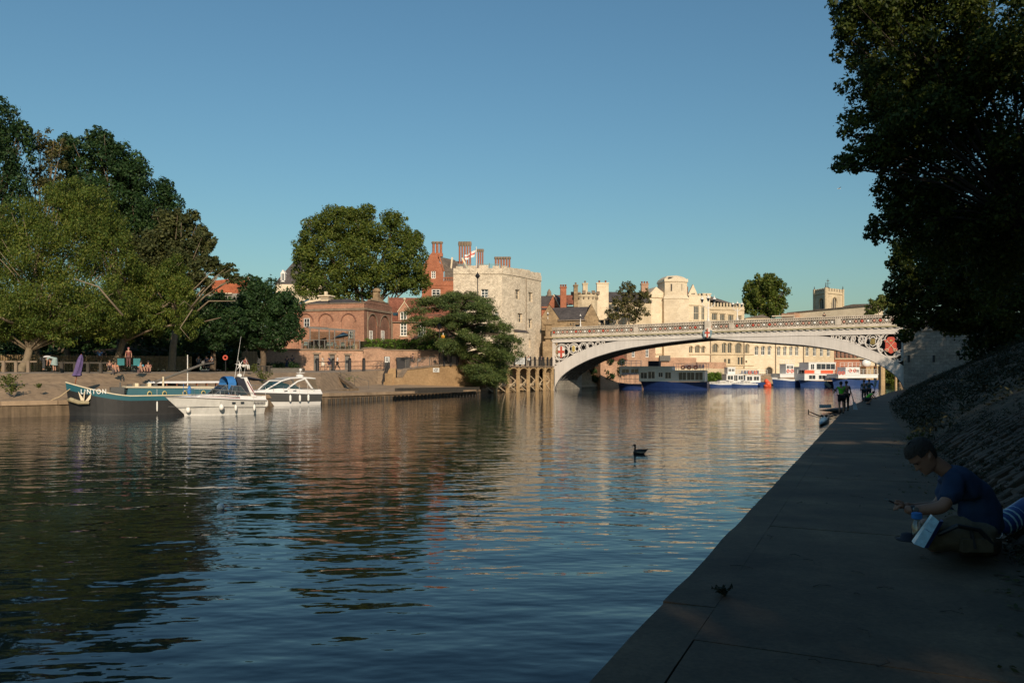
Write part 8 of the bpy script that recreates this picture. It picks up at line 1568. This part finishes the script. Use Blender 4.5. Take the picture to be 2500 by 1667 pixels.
def bike(px, py, Y, lab):
    p = at(px, py, Y); t = thing('bicycle', lab, 'bicycle', p, 'bicycles parked by the brick wall')
    for dx in (-.52, .52): w = MB(); w.ring((p.x+dx, p.y, p.z+.34), .33, .022, n=20, m=5); w.build('wheel', M['iron'], t)
    w = MB(); 
    for a, b in (((-.52, .34), (-.12, .3)), ((-.12, .3), (-.2, .82)), ((-.2, .72), (.36, .74)), ((-.12, .3), (.36, .72)), ((-.52, .34), (-.2, .72)), ((.36, .78), (.52, .34)), ((.36, .78), (.34, .98)), ((.2, 1.0), (.46, 1.0))): w.tube([(p.x+a[0], p.y, p.z+a[1]), (p.x+b[0], p.y, p.z+b[1])], .018, 5)
    w.build('frame', M['rail_grey'], t); w = MB(); w.box(p.x-.32, p.x-.1, p.y-.07, p.y+.07, p.z+.82, p.z+.87); w.build('saddle', M['iron'], t)
bike(926, 900, 104.5, 'bicycle leaning in the rack, left one'); bike(934, 900, 103.5, 'bicycle leaning in the rack, right one')
ys_ = thing('waymark_post', 'white post with round yellow sign beside the ramp', 'sign', at(1083, 893, 104.8)); x = XP(1082, 104.8); w = MB(); w.tube([(x, 104.8, 3.7), (x, 104.8, ZP(813, 104.8))], .05, 6); w.build('post', M['white'], ys_); w = MB(); w.ring((x, 104.72, ZP(821.5, 104.8)), .12, .13, n=14, m=4); w.lathe([(.2, 0)], (0, 0, 0), 3) if 0 else None; w.build('round_sign', mat('amber_sign', (.62, .30, .03), .5), ys_); w = MB(); w.box(x-.2, x-.06, 104.7, 104.75, ZP(851, 104.8), ZP(843, 104.8)); w.build('plate', M['white'], ys_)
lp = thing('lamp_column', 'slim black lamp column left of the yellow round sign', 'lamp post', at(1073, 893, 104)); x = XP(1073, 104); w = MB(); w.tube([(x, 104, 3.6), (x, 104, ZP(800, 104))], [.08, .05], 8); w.build('column', M['iron'], lp); w = MB(); w.lathe([(.12, 0), (.28, .1), (.3, .5), (.1, .75)], (x, 104, ZP(803, 104)), 8); w.build('lantern', M['iron'], lp)
pb = thing('lifebuoy_post', 'red lifebuoy housing on a post beside the shaded path', 'lifebuoy post', at(552, 903, 79)); x = XP(551, 79); w = MB(); w.tube([(x, 79, 3), (x, 79, 4.2)], .05, 6); w.build('post', M['iron'], pb); w = MB(); w.ring((x, 78.9, ZP(873, 79)), .19, .08, n=16, m=6); w.build('lifebuoy', M['red'], pb)
bs = thing('bus_shelter', 'pale glass shelter on the bridge pavement', 'shelter', FB.W(FB.u(1912, 6), 6, 9)); u = FB.u(1912, 6.5); zb2 = ev(CORN, u)+.16; w = MB(FB.M); w.box(u-1.6, u+1.6, 6.0, 7.4, zb2+2.3, zb2+2.45); w.build('roof', M['stone_pale'], bs)
for dx in (-1.5, 0, 1.5): w = MB(FB.M); w.box(u+dx-.05, u+dx+.05, 7.2, 7.3, zb2, zb2+2.3); w.build('post', M['white'], bs)
w = MB(FB.M); w.box(u-1.5, u+1.5, 7.25, 7.27, zb2+.4, zb2+2.2); w.build('glass_panel', M['clear'], bs)
# ------------------------------------------------------------------ seated man on the path
def nearman():
    Y0 = 5.75; S = FPX/Y0
    def q(px, py, dy=0.0): p = P(px, py, Y0+dy); return p
    base = Vector((XP(2330, Y0), Y0, 1.70)); t = thing('person', 'man in a dark blue t-shirt sitting cross legged on the path looking at his phone', 'person', base)
    O = base
    def L(p): return tuple(p-O)
    pts = {}; rad = {}
    def a(k, p, r): pts[k] = L(p); rad[k] = r
    a('pel', q(2392, 1312, .06), (.17, .13)); a('sp1', q(2398, 1262, .05), (.155, .125)); a('sp2', q(2376, 1208, .04), (.165, .125)); a('che', q(2342, 1172, .02), (.14, .11)); a('nk0', q(2314, 1150, .0), (.075, .07)); a('nek', q(2290, 1136, .0), (.062, .062))
    a('jaw', q(2272, 1122, .0), (.05, .055)); a('hea', q(2252, 1112, 0), (.055, .06)); a('top', q(2250, 1104, 0), (.05, .055))
    a('sh', q(2334, 1178, -.15), .062); a('el', q(2302, 1240, -.20), .052); a('wr', q(2222, 1246, -.14), .033); a('pa', q(2206, 1240, -.13), (.034, .026))
    a('sh2', q(2322, 1176, .17), .062); a('el2', q(2290, 1236, .22), .05); a('wr2', q(2226, 1238, .09), .032); a('pa2', q(2207, 1234, .05), (.034, .026))
    a('hi', q(2380, 1318, -.10), .105); a('kn', q(2268, 1290, -.30), .075); a('an', q(2330, 1330, -.12), .045); a('to', q(2370, 1336, -.2), .035)
    a('hi2', q(2380, 1318, .16), .105); a('kn2', q(2250, 1280, .26), .075); a('an2', q(2290, 1330, .02), .045); a('to2', q(2270, 1336, -.08), .035)
    K = list(pts); E = [('pel', 'sp1'), ('sp1', 'sp2'), ('sp2', 'che'), ('che', 'nk0'), ('nk0', 'nek'), ('nek', 'jaw'), ('jaw', 'hea'), ('hea', 'top'), ('che', 'sh'), ('sh', 'el'), ('el', 'wr'), ('wr', 'pa'), ('che', 'sh2'), ('sh2', 'el2'), ('el2', 'wr2'), ('wr2', 'pa2'), ('pel', 'hi'), ('hi', 'kn'), ('kn', 'an'), ('an', 'to'), ('pel', 'hi2'), ('hi2', 'kn2'), ('kn2', 'an2'), ('an2', 'to2')]
    thin = {k: .58 for k in ('pel', 'che', 'sh', 'sh2', 'hi', 'hi2')}; thin.update(sp1=.4, sp2=.4)
    def rs(k): r = rad[k]; f = thin.get(k, 1); return (r[0]*f, r[1]*f) if isinstance(r, tuple) else r*f
    SKIN = mat('shaded_skin_tan', (.33, .17, .11), .6, .12, 8)
    skin_mesh('body', [pts[k] for k in K], [rs(k) for k in K], [(K.index(x), K.index(y)) for x, y in E], 0, SKIN, t, 2)
    def sub(name, ks, extra, grow, m):
        P_ = [pts[k] for k in ks]; Rr = [tuple(x+grow for x in (rad[k] if isinstance(rad[k], tuple) else (rad[k], rad[k]))) for k in ks]; EE = [(ks.index(x), ks.index(y)) for x, y in E if x in ks and y in ks]
        for (x, y, f, r) in extra: P_.append(tuple(Vector(pts[x]).lerp(Vector(pts[y]), f))); Rr.append((r, r)); EE.append((ks.index(x), len(P_)-1))
        o = skin_mesh(name, P_, Rr, EE, 0, m, t, 3); me = o.data; me.calc_loop_triangles()   # folds
        for v in me.vertices: c = v.co; a_ = math.sin(c.x*38+c.z*21+2.2*math.sin(c.y*17+c.z*9))*math.sin(c.z*33-c.x*14+1.7*math.sin(c.x*23)); v.co = c+v.normal*(.0065*a_)
        return o
    sub('t_shirt', ['pel', 'sp1', 'sp2', 'che', 'sh', 'sh2'], [('sh', 'el', .85, .085), ('sh2', 'el2', .85, .085), ('che', 'nk0', .95, .105)], .038, cloth((.014, .036, .09)))
    sub('shorts', ['pel', 'hi', 'hi2'], [('hi', 'kn', .8, .11), ('hi2', 'kn2', .8, .11)], .02, cloth((.10, .075, .045)))
    for (p, s1, s2, s3, hd) in (('pa', -1, 1, 1, -.13), ('pa2', -1, 1, 1, .05)):   # fingers closed round the phone
        c = Vector(pts[p]); F = []
        for k in range(4):
            o_ = Vector((-.018, -.028+.018*k, .012-.004*k)); ln = (.030, .034, .032, .026)[k]
            pp = [c+o_*.4, c+o_+Vector((-ln*.5, 0, .010)), c+o_+Vector((-ln*1.2, .002, -.002)), c+o_+Vector((-ln*1.5, .004, -.022))]
            skin_mesh('finger', [tuple(x) for x in pp], [.011, .010, .009, .008], [(0, 1), (1, 2), (2, 3)], 0, SKIN, t, 1)
        pp = [c+Vector((.0, .0, .012)), c+Vector((-.03, .01, .034)), c+Vector((-.062, .012, .036))]; skin_mesh('thumb', [tuple(x) for x in pp], [.013, .011, .009], [(0, 1), (1, 2)], 0, SKIN, t, 1)
    h = Vector(pts['hea']); fd = Vector((-.66, 0, -.75)).normalized(); sd = Vector((0, -1, 0)); upv = Vector((-.75, 0, .66)).normalized()
    SL = [(-.120, .070, .01, .018), (-.112, .086, .02, .040), (-.09, .090, .04, .054), (-.06, .088, .055, .062), (-.03, .086, .075, .068), (0, .084, .09, .071), (.03, .090, .098, .074), (.06, .088, .10, .073), (.09, .070, .088, .063), (.112, .042, .06, .042), (.122, .008, .02, .01)]
    nz, na = 40, 36; ga = lambda x, c, s_: math.exp(-((x-c)/s_)**2); vv = []; hv = []; loc = []
    rr_ = random.Random(4)
    for i in range(nz+1):
        z = -.120+.242*i/nz; f, b, wd = [float(np.interp(z, [q[0] for q in SL], [q[k] for q in SL])) for k in (1, 2, 3)]
        for k in range(na):
            a = 2*math.pi*k/na; x = math.cos(a); x = (f if x > 0 else b)*math.copysign(abs(x)**.85, x); y = wd*math.copysign(abs(math.sin(a))**.9, math.sin(a)); aa = math.atan2(math.sin(a), math.cos(a))
            x += (ga(z, -.036, .010)*.026+ga(z, -.018, .014)*.014+ga(z, .002, .014)*.006)*ga(aa, 0, .22)+(ga(z, -.064, .005)+ga(z, -.077, .006)*.9)*.006*ga(aa, 0, .5)+ga(z, -.104, .012)*.006*ga(aa, 0, .5)+ga(z, .022, .009)*.006*ga(abs(aa), .4, .35)-ga(z, .0, .011)*.009*ga(abs(aa), .45, .2)
            p = h+fd*x+sd*y+upv*z; vv.append(p+O); loc.append((z, abs(aa))); d = (p-h).normalized(); hv.append(p+d*(.006+rr_.random()*.006)+O)
    ff = [(i*na+k, i*na+(k+1) % na, (i+1)*na+(k+1) % na, (i+1)*na+k) for i in range(nz) for k in range(na)]
    w = MB(); w.add(vv, ff+[tuple(nz*na+k for k in range(na))]); hd_ = w.build('head', SKIN, t, smooth=True)
    w = MB()
    for s_ in (-1, 1): e = h+fd*-.012+upv*-.012+Vector((0, s_*.074, 0))+O; w.ball(e, .03, 12, 8, (.62, .28, 1.05)); w.ball(e+fd*.004+Vector((0, s_*.006, 0)), .018, 10, 6, (.5, .3, .9))
    w.build('ear', SKIN, hd_, smooth=True)
    keep = [f for f in ff if all(loc[v][0] > .058 or (loc[v][1] > 1.15 and loc[v][0] > .02) or (loc[v][1] > 1.75 and loc[v][0] > -.055) for v in f)]
    w = MB(); w.add(hv, keep)
    for f in keep:    # short strands lying over the scalp
        for _ in range(2):
            p = hv[f[0]].lerp(hv[f[2]], rr_.random()); n_ = (p-O-h).normalized(); tn = (-fd*rr_.uniform(.4, 1)-upv*rr_.uniform(-.2, .5)+sd*rr_.uniform(-.5, .5)).normalized(); tn = (tn-n_*tn.dot(n_)*.8); q = tn.cross(n_)*.0022; w.add([p-q, p+q, p+tn*.022+n_*.006], [(0, 1, 2)])
    w.build('hair', HAIR, t)
    w = MB()
    for s_ in (-1, 1): w.ball(h+fd*.079+upv*.0+Vector((0, s_*.031, 0))+O, .0085, 8, 6, (.8, 1.3, .5)); w.tube([h+fd*.083+upv*.017+Vector((0, s_*.05, 0))+O, h+fd*.092+upv*.021+Vector((0, s_*.033, 0))+O, h+fd*.093+upv*.018+Vector((0, s_*.016, 0))+O], [.002, .0035, .003], 5)
    w.build('eye_and_brow', HAIR, hd_)
    w = MB(); wr = Vector(pts['wr'])+O; d = (Vector(pts['el'])-Vector(pts['wr'])).normalized(); w.tube([wr+d*.005, wr+d*.03], .037, 14); w.build('watch_strap', M['iron'], t); w = MB(); w.tube([wr+d*.017+Vector((0, -.03, .01)), wr+d*.017+Vector((0, -.048, .014))], .018, 12); w.build('watch', M['chrome'], t)
    ph = thing('phone', 'dark smartphone held in both hands by the seated man', 'phone', P(2186, 1229, Y0-.06)); c = ph.location.copy(); Mx = Matrix.Translation(c) @ Matrix.Rotation(R(25), 4, 'Y'); w = MB(Mx); w.box(-.07, .07, -.036, .036, -.004, .004); w.build('body', M['iron'], ph); w = MB(Mx); w.box(-.064, .064, -.032, .032, .0042, .0052); w.build('screen', M['glass'], ph)
nearman()
M['khaki'] = mat('olive_brown_canvas', (.105, .080, .045), .9, .3, 14, bump=.006); M['pack'] = mat('pale_blue_foil', (.40, .58, .62), .35, .35, 22); M['deep_blue'] = mat('deep_blue_foil', (.02, .06, .22), .35, .2, 10)
def near(px, py, Y): return P(px, py, Y)
rk = thing('rucksack', 'crumpled olive brown rucksack lying in front of the seated man', 'bag', near(2340, 1338, 5.35)); c = near(2335, 1302, 5.42)
g = random.Random(9); w = MB(); w.ball((0, 0, 0), 1, 28, 18); w.v = [Vector((c.x+.27*p.x*(1+.07*math.sin(p.z*9+p.x*5)), c.y+.16*p.y*(1+.08*math.sin(p.x*11)), c.z-.015+.118*(p.z if p.z > -.75 else -.75+(p.z+.75)*.3)*(1+.12*math.sin(p.x*8+1)+.06*math.sin(p.x*19+p.y*7)))) for p in w.v]; w.build('body', M['khaki'], rk, smooth=True)
w = MB(); w.tube([c+Vector((-.2, -.13, .02)), c+Vector((-.1, -.19, .09)), c+Vector((.05, -.18, .06)), c+Vector((.15, -.17, -.04))], .016, 8); w.tube([c+Vector((.0, -.165, .07)), c+Vector((.02, -.185, -.06))], .012, 6); w.build('strap', M['iron'], rk); w = MB(); w.box(c.x-.06, c.x+.14, c.y-.185, c.y-.14, c.z-.085, c.z+.0); w.build('pocket', M['khaki'], rk)
sn = thing('snack_packet', 'pale blue and dark blue food packet standing by the rucksack', 'packet', near(2255, 1338, 5.2)); a, b, cc, d = near(2231, 1327, 5.2), near(2256, 1337, 5.16), near(2293, 1272, 5.24), near(2276, 1258, 5.28)
w = MB(); n = Vector((.03, .09, .0)); w.hexa([a, b, b+n, a+n, d, cc, cc+n*.6, d+n*.6]); w.build('packet_front', M['pack'], sn); w = MB(); e = Vector((.045, .03, -.005)); w.add([b+Vector((.002, 0, 0)), b+e, cc+e, cc+Vector((.002, 0, 0))], [(0, 1, 2, 3)]); w.add([b+e, b+n+e, cc+n+e, cc+e], [(0, 1, 2, 3)]); w.build('packet_side', M['deep_blue'], sn)
w = MB(); m_ = a.lerp(d, .55); m2 = b.lerp(cc, .55); w.quad(m_.lerp(m2, .15)+Vector((0, -.003, -.02)), m_.lerp(m2, .85)+Vector((0, -.003, -.02)), m_.lerp(m2, .85)+Vector((0, -.003, .0)), m_.lerp(m2, .15)+Vector((0, -.003, .0))); w.build('label_band', M['deep_blue'], sn)
bt = thing('water_bottle', 'small clear bottle with a blue cap behind the food packet', 'bottle', near(2238, 1325, 5.35)); c = near(2238, 1325, 5.35); w = MB(); w.lathe([(.03, 0), (.033, .02), (.033, .12), (.02, .155), (.015, .165)], tuple(c), 14); w.build('body', M['clear'], bt, smooth=True); w = MB(); w.lathe([(.032, .165), (.034, .17), (.034, .20), (.028, .205)], tuple(c), 14); w.build('cap', M['canvas_blue'], bt)
ht = thing('dark_hat', 'dark flat round hat lying on the path left of the packet', 'hat', near(2215, 1320, 5.5)); c = near(2216, 1318, 5.45); w = MB(); w.lathe([(.075, 0), (.08, .008), (.05, .012), (.042, .045), (.02, .052)], tuple(c), 18); w.build('hat', M['canvas_navy'], ht, smooth=True)
# blue and white striped bag behind him, at the picture's edge
bg_ = thing('striped_bag', 'blue and white striped bag lying on the slope behind the seated man', 'bag', near(2470, 1290, 5.9)); a, b = near(2432, 1290, 5.95), near(2540, 1225, 6.15); w = MB(); w.tube([a, a.lerp(b, .2), a.lerp(b, .7), b], [.05, .085, .095, .08], 14); w.build('bag_body', M['deep_blue'], bg_, smooth=True)
for k in range(8):
    f = .10+.10*k; p = a.lerp(b, f); d = (b-a).normalized(); w = MB(); w.tube([p, p+d*.016], [.088 if k else .075, .09 if k else .077], 14, cap=False); w.build('stripe', M['pack'], bg_)
w = MB(); w.tube([near(2418, 1312, 5.5), near(2440, 1313, 5.48), near(2447, 1306, 5.5), near(2446, 1300, 5.55)], .0022, 5); tag(w.build('white_cable', M['white']), 'thin white cable curling on the ground behind the man', 'cable')
# small litter on the path
rr_ = random.Random(12)
tw_ = MB()
for k in range(46):
    Y = 3.3+rr_.random()**1.6*9; e, nn, w_, b = rows_from(Y); p = e+nn*w_*rr_.uniform(.15, 1.0)+Vector((0, 0, .006)); a = rr_.uniform(0, 3.1); l = rr_.uniform(.02, .09); tw_.tube([p, p+Vector((math.cos(a)*l, math.sin(a)*l, .004)), p+Vector((math.cos(a+.4)*l*1.7, math.sin(a+.4)*l*1.7, 0))], .0022, 4)
tag(tw_.build('twigs', M['timber_dark']), 'scattered dry twigs on the concrete path', 'twigs', kind='stuff')
# gull in the sky
gl = thing('gull', 'tiny white gull flying in the sky left of the big tree', 'gull', P(2048, 461, 120)); c = gl.location.copy(); w = MB(); w.tube([c+Vector((-.25, 0, 0)), c, c+Vector((.25, 0, .02))], [.02, .07, .02], 6)
for s_ in (-1, 1): w.add([c+Vector((-.08, 0, .03)), c+Vector((.08, 0, .03)), c+Vector((.15, s_*.55, .14)), c+Vector((.0, s_*.6, .13))], [(0, 1, 2, 3)])
w.build('body', M['white'], gl)
